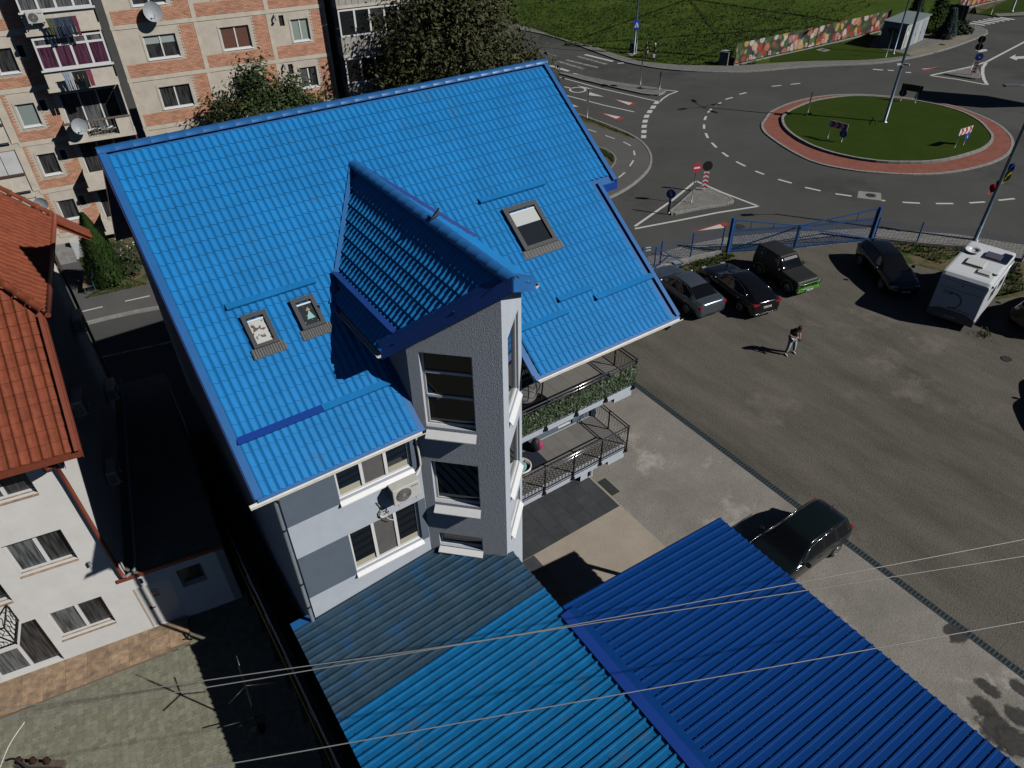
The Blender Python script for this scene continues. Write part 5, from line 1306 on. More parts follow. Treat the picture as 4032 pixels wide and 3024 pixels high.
sedan = [(-2.46, .66, .36, .62, .8, .5), (-2.42, .80, .28, .74, .96, .62), (-2.28, .88, .24, .9, 1.03, .74), (-1.85, .915, .2, .95, 1.05, .74), (-1.5, .92, .19, .955, 1.22, .64), (-1.08, .92, .18, .955, 1.395, .58), (-.5, .92, .18, .95, 1.455, .58), (.0, .92, .18, .945, 1.44, .6), (.35, .92, .18, .94, 1.33, .64), (.95, .92, .18, .92, 1.0, .76), (1.4, .91, .18, .86, .92, .74), (2.0, .88, .2, .76, .83, .68), (2.33, .78, .22, .62, .68, .58), (2.45, .6, .32, .5, .56, .45)]
def sed_x(t, MB_):
    MB_().box((-2.47, -.6, .42), (-2.44, .6, .46)).build('bumper_trim', m_trimblk, t)
    for s in (1, -1): MB_().tube([(.75, s * .80, 1.0), (.3, s * .685, 1.29), (-.2, s * .63, 1.39), (-.9, s * .625, 1.37), (-1.45, s * .72, 1.16), (-1.72, s * .83, 1.0)], .011, 5).build('window_trim', m_chr, t)
car('parked_car', 'silver blue saloon with its nose hidden behind the blue roof edge', 'car', (26.37, 22.55, .012), R(83.6), sedan, P_silver, (.22, .98), (-1.88, -1.15), [(-1.5, -.62), (-.55, .45)], (-1.45, 1.42), .325, tails=[(-2.36, .68, .82, .07, .19, .07)], heads=[(2.25, .62, .66, .1, .14, .06)], plate=(-2.445, .78, 1), extra=sed_x)
fast = [(-2.44, .64, .36, .62, .84, .5), (-2.4, .80, .28, .78, 1.0, .6), (-2.2, .88, .22, .94, 1.08, .68), (-1.85, .92, .2, .97, 1.2, .64), (-1.3, .93, .18, .97, 1.34, .58), (-.6, .93, .18, .96, 1.42, .57), (.0, .93, .18, .95, 1.42, .58), (.4, .93, .18, .94, 1.3, .63), (1.0, .93, .18, .92, .99, .76), (1.5, .92, .18, .86, .92, .74), (2.05, .89, .2, .76, .83, .68), (2.35, .78, .22, .62, .68, .58), (2.48, .6, .32, .5, .56, .45)]
def fast_x(t, MB_):
    for s in (1, -1): MB_().tube([(.75, s * .81, .99), (.2, s * .66, 1.31), (-.5, s * .6, 1.37), (-1.2, s * .66, 1.28), (-1.7, s * .8, 1.06), (-1.3, s * .9, 1.0), (.7, s * .9, .97)], .011, 5).build('window_trim', m_chr, t)
    MB_().box((-2.47, -.75, .3), (-2.42, .75, .33)).build('bumper_trim', m_chr, t)
    MB_().box((-2.46, -.06, .98), (-2.425, .06, 1.0)).build('badge', m_chr, t)
car('parked_car', 'black fastback saloon between the silver saloon and the green trimmed off-roader', 'car', (28.9, 20.95, .012), R(78), fast, P_black, (.25, 1.0), (-2.05, -1.0), [(-1.55, -.62), (-.55, .45)], (-1.45, 1.45), .34, tails=[(-2.36, .66, .88, .07, .2, .055)], heads=[(2.28, .62, .66, .1, .14, .06)], plate=(-2.45, .7, 1), extra=fast_x)
offr = [(-1.82, .68, .45, .85, 1.0, .6), (-1.8, .76, .38, 1.0, 1.5, .6), (-1.7, .79, .35, 1.05, 1.62, .6), (-1.2, .8, .32, 1.05, 1.66, .6), (-.3, .8, .32, 1.04, 1.66, .6), (.02, .8, .32, 1.03, 1.6, .61), (.45, .8, .32, 1.0, 1.1, .72), (.6, .8, .32, .97, 1.03, .74), (1.1, .8, .34, .93, .98, .74), (1.55, .79, .36, .9, .95, .73), (1.7, .77, .4, .82, .9, .7), (1.75, .74, .42, .72, .8, .68)]
def off_x(t, MB_):
    for s in (1, -1):
        for wx in (-1.1, 1.1):
            pts = [(wx + .42 * math.cos(a), s * .82, .34 + .42 * math.sin(a)) for a in [math.pi * (.02 + .96 * i / 10) for i in range(11)]]
            MB_().tube(pts, .05, 6).build('wheel_flare', P_green, t)
    MB_().box((1.7, -.82, .32), (1.86, .82, .52)).build('front_bumper', P_green, t, bevel=.04)
    MB_().box((1.74, -.55, .62), (1.785, .55, .78)).build('grille', m_trimblk, t)
    g = MB_()
    for z in (.56, .84): g.tube([(1.82, -.76, z), (1.9, -.5, z), (1.9, .5, z), (1.82, .76, z)], .025, 6)
    for y in (-.76, -.45, .45, .76): g.tube([(1.86, y, .5), (1.87, y, .86)], .025, 6)
    g.build('bull_bar', P_green, t)
    MB_().bar((-1.82, -.1, .5), (-1.82, -.1, .5001), .01).build('hitch', m_trimblk, t)
    MB_().lathe([(.34, 0), (.34, .2), (.2, .22)], (-1.84, .05, .85), (-1, 0, 0), 20).build('spare_wheel', m_tyre, t)
    st_ = []
    for s in (1,):
        for k in range(10):
            a = math.pi / 2 + k * math.pi / 5; r_ = .19 if k % 2 == 0 else .08; st_.append((-1.28 + r_ * math.cos(a), -.755 + .0 * r_, 1.33 + r_ * math.sin(a)))
    e = MB_(); y = -.735
    pts = [(-1.28 + (r2 := (.19 if k % 2 == 0 else .08)) * math.cos(math.pi / 2 + k * math.pi / 5), y - .16 * (-(r2 * math.sin(math.pi / 2 + k * math.pi / 5))) * -1 * 0 + .0, 1.33 + r2 * math.sin(math.pi / 2 + k * math.pi / 5)) for k in range(10)]
    slope = lambda z: -(.775 - (z - 1.05) / .6 * .175) - .012
    e.quad(*[(x, slope(z), z) for x, _, z in pts]); e.tube([(-1.28 + .235 * math.cos(a), slope(1.33 + .235 * math.sin(a)), 1.33 + .235 * math.sin(a)) for a in [i * .3927 for i in range(17)]], .012, 5)
    e.build('star_emblem', mat('decal_grey', (.4, .42, .42), .6), t)
    MB_().quad((.1, -.45, 1.575), (.1, .45, 1.575), (.2, .47, 1.46), (.2, -.47, 1.46)).build('sunstrip', m_trimblk, t)
    w = MB_()
    for k in range(8): w.bar((.16, -.24 + k * .06, 1.532), (.145, -.21 + k * .06, 1.552), .018, .006)
    w.build('sunstrip_lettering', m_swht, t)
    MB_().tube([(.45, .7, 1.05), (.1, .72, 1.9)], .006, 4).build('aerial', m_trimblk, t)
car('parked_off_roader', 'matt black short off-roader with lime green arches, bumper and bull bar', 'off-roader', (32.25, 20.53, .012), R(-98.2), offr, P_matt, (.03, .5), None, [(-.35, .1)], (-1.1, 1.1), .34, heads=[(1.74, .62, .7, .03, .11, .07)], plate=(1.9, .42, -1), extra=off_x, ww=.24, gw=m_trimblk)
wag = [(-2.3, .7, .36, .7, .9, .55), (-2.27, .82, .3, .9, 1.2, .58), (-2.1, .88, .24, .96, 1.32, .6), (-1.6, .91, .2, .97, 1.42, .6), (-.8, .91, .18, .96, 1.45, .6), (-.1, .91, .18, .95, 1.44, .6), (.3, .91, .18, .94, 1.32, .64), (.9, .91, .18, .92, 1.0, .76), (1.4, .9, .18, .86, .92, .74), (1.95, .87, .2, .77, .84, .68), (2.25, .78, .22, .64, .7, .58), (2.35, .62, .3, .5, .56, .45)]
def wag_x(t, MB_):
    MB_().box((2.27, -.3, .34), (2.36, .3, .66)).build('grille', mat('grille_dark', (.03, .03, .032), .3, metal=.5), t)
    fr = MB_()
    for a, b in (((2.365, -.31, .33), (2.365, .31, .33)), ((2.345, -.31, .67), (2.345, .31, .67)), ((2.36, -.31, .33), (2.345, -.31, .67)), ((2.36, .31, .33), (2.345, .31, .67))): fr.bar(a, b, .018)
    fr.build('grille_surround', m_chr, t)
car('parked_car', 'black estate car facing the camera in the motorhome shadow', 'car', (37.2, 17.48, .012), R(-122.9), wag, P_bk2, (.18, .95), (-2.32, -2.12), [(-1.9, -1.1), (-1.02, -.42), (-.35, .45)], (-1.37, 1.37), .33, tails=[(-2.22, .72, .9, .08, .12, .1)], heads=[(2.17, .6, .66, .1, .16, .06)], plate=(2.37, .44, -1), extra=wag_x)
hat = [(-2.12, .66, .36, .66, .86, .5), (-2.08, .80, .28, .86, 1.12, .56), (-1.95, .86, .22, .95, 1.28, .6), (-1.6, .88, .2, .96, 1.4, .6), (-.8, .88, .18, .95, 1.44, .6), (-.1, .88, .18, .94, 1.42, .6), (.25, .88, .18, .93, 1.32, .64), (.85, .88, .18, .91, 1.0, .75), (1.3, .87, .18, .86, .92, .73), (1.8, .84, .2, .77, .84, .66), (2.05, .74, .22, .64, .7, .56), (2.13, .6, .3, .5, .56, .45)]
def hat_x(t, MB_):
    for s in (1, -1): MB_().tube([(.65, s * .78, 1.02), (.2, s * .655, 1.31), (-.5, s * .63, 1.38), (-1.5, s * .64, 1.36)], .013, 5).build('roof_rail', m_chr, t)
    MB_().tube([(-1.7, 0, 1.41), (-1.85, 0, 1.52)], .012, 5).build('aerial', m_trimblk, t)
car('parked_hatchback', 'glossy black hatchback on the drain beside the deep blue carport', 'car', (16.95, 7.8, .02), R(180), hat, P_dkgreen, (.15, .9), (-2.12, -1.92), [(-1.75, -1.22), (-1.14, -.5), (-.42, .42)], (-1.28, 1.3), .31, tails=[(-2.02, .7, .9, .08, .12, .1)], heads=[(1.97, .58, .64, .1, .15, .06)], plate=(-2.125, .72, 1), extra=hat_x)
suv = [(-2.3, .72, .42, .8, 1.0, .58), (-2.27, .86, .34, 1.02, 1.35, .62), (-2.1, .92, .3, 1.08, 1.55, .66), (-1.6, .94, .27, 1.08, 1.66, .66), (-.8, .94, .25, 1.07, 1.69, .66), (-.1, .94, .25, 1.06, 1.67, .66), (.3, .94, .25, 1.05, 1.52, .7), (.9, .94, .25, 1.04, 1.12, .8), (1.4, .93, .25, .99, 1.06, .78), (1.95, .9, .27, .9, .98, .72), (2.25, .8, .3, .76, .82, .62), (2.33, .64, .36, .6, .66, .5)]
car('parked_suv', 'black sport utility car half cut off by the right edge beside the motorhome', 'car', (39.9, 10.15, .012), R(0), suv, P_bk2, (.18, .95), (-2.32, -2.1), [(-1.85, -1.1), (-1.02, -.42), (-.35, .45)], (-1.38, 1.38), .36, tails=[(-2.2, .78, 1.0, .1, .12, .12)], heads=[(2.15, .62, .78, .1, .16, .07)], plate=(-2.305, .9, 1))
car('parked_suv', 'black sport utility car just beyond the right edge, seen by its shadow on the gravel', 'car', (33.35, 5.35, .012), R(40), suv, P_bk2, (.18, .95), (-2.32, -2.1), [(-1.85, -1.1), (-1.02, -.42), (-.35, .45)], (-1.38, 1.38), .36, tails=[(-2.2, .78, 1.0, .1, .12, .12)], heads=[(2.15, .62, .78, .1, .16, .07)], plate=(-2.305, .9, 1))
# ---- motorhome
mh = thing('motorhome', 'white motorhome with roof hatches, solar panel and dish parked by the fence', 'motorhome', (37.7, 13.3, .012), R(12.5))
m_mhw = mat('motorhome_white', (.66, .68, .70), .3, var=.02, vs=2); m_mhg = mat('motorhome_grey', (.07, .08, .09), .5); m_smoke = mat('smoked_acrylic', (.10, .095, .13), .1, spec=.7)
bx_ = MB(); sec = []
for x, zr, w in ((-2.3, 2.2, 1.06), (-2.25, 2.55, 1.1), (-2.12, 2.68, 1.12), (-1.9, 2.72, 1.12), (1.9, 2.72, 1.12), (2.15, 2.68, 1.1), (2.28, 2.55, 1.06)):
    half = [(0, .62), (w, .62), (w, .9), (w, zr - .12), (w - .04, zr - .03), (w - .14, zr), (0, zr)]
    sec.append([(x, -y, z) for y, z in half] + [(x, y, z) for y, z in reversed(half)][1:-1])
bx_.grid(sec, False, close=True); bx_.quad(*sec[0]); bx_.quad(*reversed(sec[-1])); body = bx_.build('living_box', m_mhw, mh, fix=True)
MB().extr([(-2.36, -1.1, .3), (-2.36, 1.1, .3), (-2.32, 1.1, .62), (-2.34, .6, .82), (-2.34, -.6, .82), (-2.32, -1.1, .62)], (.3, 0, 0)).build('rear_skirt', m_mhg, mh)
MB().box((-2.05, -1.08, .3), (2.2, 1.08, .62)).build('chassis_skirt', m_mhw, mh)
cab = [(2.2, 1.0, .3, 1.2, 2.2, .8), (2.6, .98, .3, 1.2, 2.05, .78), (3.0, .97, .3, 1.15, 1.75, .76), (3.35, .95, .3, 1.05, 1.3, .76), (3.7, .92, .32, .95, 1.05, .72), (3.95, .82, .36, .75, .85, .6), (4.0, .7, .42, .65, .7, .5)]
rows = []
for x, w, zb, zs, zt, wf in resample([list(map(float, s)) for s in cab], 4):
    h = [(0, zb), (w * .9, zb), (w, zb + .2), (w, zs), (wf, zt - .05), (0, zt)]; rows.append([(x, -y, z) for y, z in h] + [(x, y, z) for y, z in reversed(h)][1:-1])
cb = MB().grid(rows, True, close=True); cb.quad(*reversed(rows[-1])); cb.build('cab', m_mhw, mh, fix=True)
MB().quad((3.32, -.68, 1.36), (3.32, .68, 1.36), (2.75, .72, 1.99), (2.75, -.72, 1.99)).build('windshield', m_cglass, mh)
for wx in (-1.25, 3.0):
    for s in (1, -1):
        W = MB().lathe([(.2, -.11), (.32, -.11), (.35, -.06), (.35, .06), (.32, .11), (.2, .11)], (wx, s * .98, .35), (0, 1, 0), 20).build('wheel', m_tyre, mh); MB().lathe([(.22, 0), (.2, .02)], (wx, s * 1.09, .35), (0, s, 0), 16).build('rim', m_rim, W)
def hatch(x, y, sx, sy, h, m, n='roof_hatch'): 
    MB().box((x - sx / 2 - .05, y - sy / 2 - .05, 2.71), (x + sx / 2 + .05, y + sy / 2 + .05, 2.75)).build(n + '_frame', m_mhw, mh)
    MB().box((x - sx / 2, y - sy / 2, 2.75), (x + sx / 2, y + sy / 2, 2.75 + h)).build(n, m, mh, bevel=.04)
hatch(-.55, .1, .8, .85, .1, mat('hatch_white', (.62, .62, .6), .4)); hatch(.75, -.35, .75, .75, .1, m_smoke); hatch(-1.3, -.5, .45, .6, .07, mat('hatch_pale', (.55, .55, .53), .4))
MB().box((.35, -1.08, 2.74), (1.55, -.42 - .25, 2.78)).build('solar_panel', mat('solar_blue_black', (.008, .012, .025), .1, spec=.7), mh)
MB().lathe([(.06, 0), (.12, .03), (.38, .1), (.40, .12), (.36, .115), (.1, .06)], (.75, .62, 2.75), (-.1, 0, 1), 24).build('folded_dish', m_mhw, mh)
MB().lathe([(.02, 0), (.11, .01), (.13, .05), (.1, .09)], (-1.1, -.95, 2.72), n=14).build('roof_vent', m_mhw, mh)
for s in (1, -1): MB().box((-2.36, s * .92 - .09, .42), (-2.33, s * .92 + .09, .56)).build('tail_light', m_tail, mh)
p_ = MB().box((-2.375, -.26, .44), (-2.36, .26, .55)).build('number_plate', m_plate, mh)
for k in range(7): MB().box((-2.379, -.2 + k * .065, .462), (-2.374, -.16 + k * .065, .53)).build('plate_character', m_sblk, p_)
sw = MB(); c0 = (-2.312, .15, 1.25)
sw.tube([(-2.315, .2 + .42 * math.cos(a), 1.35 + .42 * math.sin(a)) for a in [R(60 + 22 * i) for i in range(11)]], .026, 5); sw.tube([(-2.315, .05, .95), (-2.315, -.75, .92)], .014, 4)
sw.build('swoosh_decal', m_trimblk, mh)
MB().box((-2.318, .25, 1.66), (-2.305, .75, 1.69)).build('stripe_decal', mat('decal_teal', (.05, .2, .2), .5), mh)
MB().box((-2.318, .3, 1.74), (-2.305, .72, 1.81)).build('model_lettering', mat('decal_grey2', (.3, .32, .33), .5), mh)
MB().box((-2.26, -.2, 2.49), (-2.24, .2, 2.53)).box((-2.3, -.04, 2.2), (-2.28, .04, 2.28)).build('rear_light_bar', m_mhg, mh)
for z in (2.38, 1.95): MB().box((-2.314, -1.0, z), (-2.3, 1.0, z + .01)).build('panel_seam', m_mhg, mh)
MB().box((-1.2, -1.135, 1.35), (-.3, -1.118, 1.85)).box((.4, -1.135, 1.35), (1.2, -1.118, 1.8)).build('side_window', m_cglass, mh)
MB().tube([(-1.9, -1.15, 2.45), (1.6, -1.15, 2.45)], .07, 8).build('awning_case', m_mhw, mh)
for s in (1, -1): MB().box((2.75, s * 1.02, 1.4), (2.9, s * 1.3, 1.75)).build('door_mirror', m_trimblk, mh, bevel=.03)
# ================================================================ STREET FURNITURE
m_sgrey = mat('sign_back_grey', (.14, .16, .17), .5, metal=.3, var=.1); m_sback = mat('sign_back_black', (.012, .012, .013), .7); m_sblue = mat('sign_blue', (.015, .07, .36), .4)
m_post = mat('sign_post_steel', (.28, .3, .31), .4, metal=.6); m_lampp = mat('lamp_post_steel', (.12, .17, .21), .4, metal=.4); m_bluep = mat('gate_blue_paint', (.025, .09, .25), .45, var=.15, vs=4)
def sign(name, label, base, rz, parts, h, r=.035, group=None, post=True):
    """parts: list of (shape, z, size, material[, detail]); local +X is the face"""
    t = thing(name, label, 'road sign', base, rz, group)
    if post: MB().tube([(0, 0, 0), (0, 0, h)], r, 8).build('post', m_post, t)
    for p in parts:
        k, z, s, m = p[:4]; y0 = p[4] if len(p) > 4 and isinstance(p[4], (int, float)) else 0
        if k == 'disc': o = MB().lathe([(s, 0), (s, .02)], (.04, y0, z), (1, 0, 0), 28).build('sign_disc', m, t)
        elif k == 'ring': o = MB().lathe([(s, 0), (s, .004)], (.061, y0, z), (1, 0, 0), 28).build('sign_disc', m, t)
        elif k == 'box': o = MB().box((.04, y0 - s[0] / 2, z - s[1] / 2), (.06, y0 + s[0] / 2, z + s[1] / 2)).build('sign_panel', m, t)
        elif k == 'bar': o = MB().box((.061, y0 - s[0] / 2, z - s[1] / 2), (.068, y0 + s[0] / 2, z + s[1] / 2)).build('sign_bar', m, t)
        elif k == 'tri': o = MB().extr([(.04, -s, z - s * .58 * p[5]), (.04, s, z - s * .58 * p[5]), (.04, 0, z + s * 1.15 * p[5])], (.02, 0, 0)).build('sign_triangle', m, t)
        elif k == 'arrow':   # white arrow pointing down to the side
            a = p[5]; c_, s_ = math.cos(a), math.sin(a)
            pts = [(-.05, .7), (.05, .7), (.05, -.1), (.3, -.1), (0, -.7), (-.3, -.1), (-.05, -.1)]
            MB().extr([(.066, y0 + s * (x * c_ - y * s_), z + s * (x * s_ + y * c_)) for x, y in pts], (.004, 0, 0)).build('arrow', m, t)
        elif k == 'chev':    # red arrows > > > on a white board
            w, hh, n, dirn = s
            for i in range(n):
                c0 = -w / 2 + w * (i + .15) / n; L = w / n
                pts = [(c0, -hh / 2), (c0 + L * .45, -hh / 2), (c0 + L * .85, 0), (c0 + L * .45, hh / 2), (c0, hh / 2), (c0 + L * .4, 0)]
                MB().extr([(.062, y0 + dirn * x, z + y) for x, y in pts], (.004, 0, 0)).build('chevron', m, t)
        elif k == 'vchev':   # stacked chevrons
            w, hh, n = s
            for i in range(n):
                z0 = z - hh / 2 + hh * (i + .1) / n; q = hh / n
                MB().extr([(.062, y, zz) for y, zz in ((-w / 2, z0), (0, z0 + q * .35), (w / 2, z0), (w / 2, z0 + q * .45), (0, z0 + q * .8), (-w / 2, z0 + q * .45))], (.004, 0, 0)).build('chevron', m, t)
    return t
def face(p, q): d = Vector(q) - Vector(p); return math.atan2(d.y, d.x)
CAMP = Vector((0, 0, 0))
up5 = lambda p, z=.0: Vector((p.x, p.y, z))
sign('road_sign', 'grey backed square and two round signs on the far pavement edge', k3(155, 515), R(130), [('box', 2.85, (.6, .75), m_sgrey), ('disc', 2.15, .3, m_sgrey), ('disc', 1.5, .3, m_sgrey)], 3.15)
sign('road_sign', 'two grey backed signs on a tall post on the median island', up5(k3(1150, 778), .12), R(140), [('tri', 2.62, .3, m_sgrey, 0, -1), ('disc', 1.95, .3, m_sgrey)], 2.85)
sign('keep_side_bollard', 'dark striped bollard with black round sign on the median tip', up5(k3(1318, 795), .12), R(120), [('box', .7, (.16, 1.1), m_sback), ('disc', 1.42, .26, m_sback)], 1.68, .05)
sign('road_sign', 'inverted triangle over a disc seen from behind at the cycle path verge', up5(k3(690, 1045), .1), R(115), [('tri', 2.1, .36, m_sgrey, 0, -1), ('disc', 1.55, .3, m_sgrey)], 2.45)
b = up5(zA(610, 290), .12)
sign('no_entry_sign', 'red round no entry sign on a thin post on the paved splitter island', b, face(b, (20, -20, 0)), [('disc', 2.45, .32, m_sred), ('bar', 2.45, (.44, .11), m_swht)], 2.75)
b = up5(zA(745, 152), .12)
sign('chevron_marker', 'red and white chevron marker with black disc on the splitter island', b, face(b, (10, -10, 0)), [('box', .72, (.38, 1.25), m_swht), ('vchev', .72, (.37, 1.2, 4), m_sred), ('disc', 1.75, .34, m_sback)], 2.0, .05)
b = up5(zA(365, 400), .1)
sign('keep_right_sign', 'blue arrow disc above a striped column on the splitter island tip', b, face(b, (-10, 0, 0)), [('box', .6, (.17, .95), m_swht), ('vchev', .6, (.17, .9, 6), mat('sign_dark_red', (.12, .015, .02), .5)), ('disc', 1.35, .31, m_sblue), ('arrow', 1.35, .27, m_swht, 0, R(20))], 1.7, .06)
b = up5(k4(559, 1243), .19); rz = face(k4(503, 1227), k4(615, 1258)) - R(90)
if math.cos(rz) * -b.x + math.sin(rz) * -b.y < 0: rz += math.pi
t = sign('chevron_board', 'red chevron board with blue arrow disc on the left of the island lawn', b, rz, [('box', 1.2, (1.55, .5), m_swht), ('chev', 1.2, (1.5, .5, 3, 1), m_sred), ('disc', .68, .3, m_sblue, .55), ('arrow', .68, .26, m_swht, .55, R(15))], 0, post=False)
for y in (-.62, .55): MB().tube([(0, y, -.02), (0, y, 1.4)], .025, 6).build('post', m_post, t)
b = up5(k4(1642, 1292), .19); rz = face(k4(1600, 1305), k4(1683, 1278)) - R(90)
t = sign('chevron_board', 'bright red and white chevron board with arrow disc on the right of the island', b, rz, [('box', 1.2, (1.6, .52), m_swht), ('chev', 1.2, (1.55, .52, 3, 1), m_sred), ('disc', .68, .3, m_sblue, .5), ('arrow', .68, .26, m_swht, .5, R(15))], 0, post=False)
for y in (-.6, .5): MB().tube([(0, y, -.02), (0, y, 1.4)], .025, 6).build('post', m_post, t)
b = up5(k4(1193, 907), .19); rz = face(k4(1133, 897), k4(1253, 917)) + R(90)
t = sign('chevron_board', 'black back of a chevron board on the far side of the island', b, rz, [('box', 1.2, (1.75, .55), m_sback), ('disc', .68, .32, m_sback, .62)], 0, post=False)
for y in (-.6, .62): MB().tube([(0, y, -.02), (0, y, 1.45)], .025, 6).build('post', m_post, t)
b = up5(k4(318, 1025), .19)
sign('marker_post', 'thin dark sign seen edge on at the left of the island lawn', b, R(120), [('box', 1.45, (.5, .9), m_sgrey)], 1.95)
b = up5(zC(1475, 975), .12)
sign('road_sign', 'two black backed round signs one above the other on the far splitter island', b, face(b, (120, 60, 0)), [('disc', 2.8, .34, m_sback), ('disc', 2.12, .34, m_sback)], 3.1)
b = up5(zC(1495, 1050), .12)
sign('chevron_marker', 'tilted red and white chevron marker with blue disc on the far island', b, face(b, (40, 0, 0)), [('box', .75, (.38, 1.15), m_swht), ('vchev', .75, (.37, 1.1, 4), m_sred), ('disc', 1.68, .36, m_sblue), ('arrow', 1.68, .28, m_swht, 0, R(60))], 2.0, .05)
b = up5(zC(300, 810), .12)
sign('road_sign', 'black backed triangle sign in front of the grey kiosk', b, face(b, (140, 80, 0)), [('tri', 2.25, .38, m_sback, 0, -1)], 2.6)
b = up5(zC(1187, 480), .12)
t = sign('direction_board', 'large black backed direction board on two posts beyond the kiosk', b, face(b, (130, 60, 0)), [('box', 2.25, (2.1, 1.6), m_sback)], 0, post=False)
for y in (-.6, .6): MB().tube([(0, y, 0), (0, y, 3.0)], .04, 6).build('post', m_post, t)
b = up5(zC(1415, 430), .12)
sign('road_sign', 'black backed triangle sign by the far zebra crossing', b, face(b, (140, 60, 0)), [('tri', 2.1, .42, m_sback, 0, 1)], 2.6)
b = up5(zC(1750, 215), .12)
sign('road_sign', 'thin post at the far lawn corner by the second banner', b, 0, [('box', 2.7, (.4, .5), m_sback)], 3.0)
# ---- lamp posts
def lamp(label, base, h, arms, r0=.11, name='street_lamp', rz=0):
    t = thing(name, label, 'street lamp', base, rz)
    MB().tube([(0, 0, 0), (0, 0, h * .5), (0, 0, h)], [r0, r0 * .8, r0 * .55], 12).build('pole', m_lampp, t)
    MB().lathe([(r0 * 1.9, 0), (r0 * 1.9, .03), (r0 * 1.2, .06)], n=12).build('base_plate', galv, t)
    for a in arms:
        c_, s_ = math.cos(R(a)), math.sin(R(a))
        A = MB().tube([(0, 0, h - .1), (c_ * .9, s_ * .9, h + .12), (c_ * 1.5, s_ * 1.5, h + .16)], .035, 6).build('arm', m_lampp, t)
        MB().box((-.1, -.1, 0), (.1, .1, .01)).obox(Vector((c_ * 1.35, s_ * 1.35, h + .1)) - Vector((-s_, c_, 0)) * .14, Vector((c_, s_, 0)) * .75, Vector((-s_, c_, 0)) * .28, (0, 0, .1)).build('luminaire', mat('luminaire_grey', (.12, .13, .14), .5), A)
    return t
t = lamp('tall steel lamp post with camera collar standing on the roundabout lawn', up5(k4(990, 1080), .18), 11.5, (60, 165, 270, 345), .13)
for a in (20, 160, 280):
    MB().obox((.16 * math.cos(R(a)), .16 * math.sin(R(a)), 4.55), (.4 * math.cos(R(a)), .4 * math.sin(R(a)), 0), (-.1 * math.sin(R(a)), .1 * math.cos(R(a)), 0), (0, 0, .12)).build('camera', mat('camera_white', (.62, .62, .62), .4), t)
MB().lathe([(.16, 0), (.16, .1)], (0, 0, 4.5), n=12).build('collar', galv, t)
st_ = MB().tube(spline([k4(915, 1090, .19), k4(930, 1050, .55), k4(1000, 975, .75)], 4), .03, 6).build('leaning_stick', m_sback, None)
tag(st_, 'dark bent stick leaning on the lawn beside the roundabout lamp post', 'stick')
lamp('slim lamp post in front of the grey kiosk', up5(zC(405, 750), .12), 8.5, (200,), .1)
t = lamp('lamp post carrying a blue pedestrian crossing sign beside the meadow', up5(k3(1095, 475), .12), 9, (250,), .11)
MB().tube([(.25, -.1, 0), (.25, -.1, 4.2)], .03, 6).build('side_post', galv, t)
ps = face(k3(1095, 475), (45, 30, 0)); c_, s_ = math.cos(ps), math.sin(ps); fx = Vector((c_, s_, 0)); fy = Vector((-s_, c_, 0))
MB().obox(fx * .16 - fy * .32 + Vector((0, 0, 2.5)), fy * .64, fx * .02, (0, 0, .9)).build('crossing_sign', m_sblue, t)
S_ = MB().extr([fx * .185 - fy * .24 + Vector((0, 0, 2.68)), fx * .185 + fy * .24 + Vector((0, 0, 2.68)), fx * .185 + Vector((0, 0, 3.2))], fx * .004).build('sign_triangle', m_swht, t)
MB().obox(fx * .19 - fy * .04 + Vector((0, 0, 2.75)), fy * .05, fx * .004, (0, 0, .25)).obox(fx * .19 + fy * .03 + Vector((0, 0, 2.72)), fy * .04, fx * .004, (0, 0, .12)).obox(fx * .19 - fy * .09 + Vector((0, 0, 2.72)), fy * .04, fx * .004, (0, 0, .12)).build('walker_symbol', m_sblk, S_)
bn_ = thing('litter_bin', 'dark green litter bin at the foot of the crossing sign lamp post', 'bin', up5(k3(1075, 470), .12))
MB().lathe([(.2, .1), (.25, .2), (.27, .85), (.2, .95), (.05, 1.0)], n=14).build('bin_body', mat('bin_green', (.02, .07, .04), .5), bn_); MB().lathe([(.28, .78), (.28, .84)], n=14).build('bin_rim', m_sback, bn_)
sheet('lamp_foundation', [k3(1020, 470), k3(1075, 500), k3(1150, 472), k3(1100, 455)], .13, m_kerb)
lamp('lamp post at the far top right corner by the second banner', up5(zC(2040, 165), .12), 8.5, (200,), .12)
t = lamp('lamp post with a hanging tricolour flag behind the motorhome', zB(1700, 652), 9, (150,), .12)
dfl = (_r * -1); dfl.z = 0; dfl.normalize()
for i, (col, off, zz, L, sg_) in enumerate((((.02, .05, .3), .3, 3.95, .35, -1), ((.55, .42, .02), .12, 3.45, .75, -1), ((.5, .02, .015), .0, 3.1, .8, 1))):
    rows = []
    for j in range(6): rows.append([Vector((0, 0, zz)) + dfl * (sg_ * (.1 + .07 * k + (.0 if sg_ > 0 else .0))) + Vector((.05 * math.sin(k * 1.2 + j), .05 * math.cos(k + j), .75 - j * .75 / 5 * (1 - .05 * k) - .06 * k * sg_)) for k in range(6)])
    MB().grid(rows).build('flag', mat('flag_cloth_%d' % i, col, .8), t)
# ---- billboard just outside the frame, known from its shadow on the road
bb = thing('billboard', 'tall roadside billboard beyond the right edge, seen by its broad shadow on the road', 'billboard', (76.6, 25.6, 0), math.atan2(1.65, 3.7))
MB().tube([(0, 0, 0), (0, 0, 5.2)], .22, 10).build('pole', m_lampp, bb)
MB().box((-2.0, -.15, 5.0), (2.0, .15, 9.3)).build('panel', m_sback, bb)
MB().extr([(-2.0, -.06, 5.0), (2.0, -.06, 5.0), (0, -.06, 1.5)], (0, .12, 0)).build('bracket', m_lampp, bb)
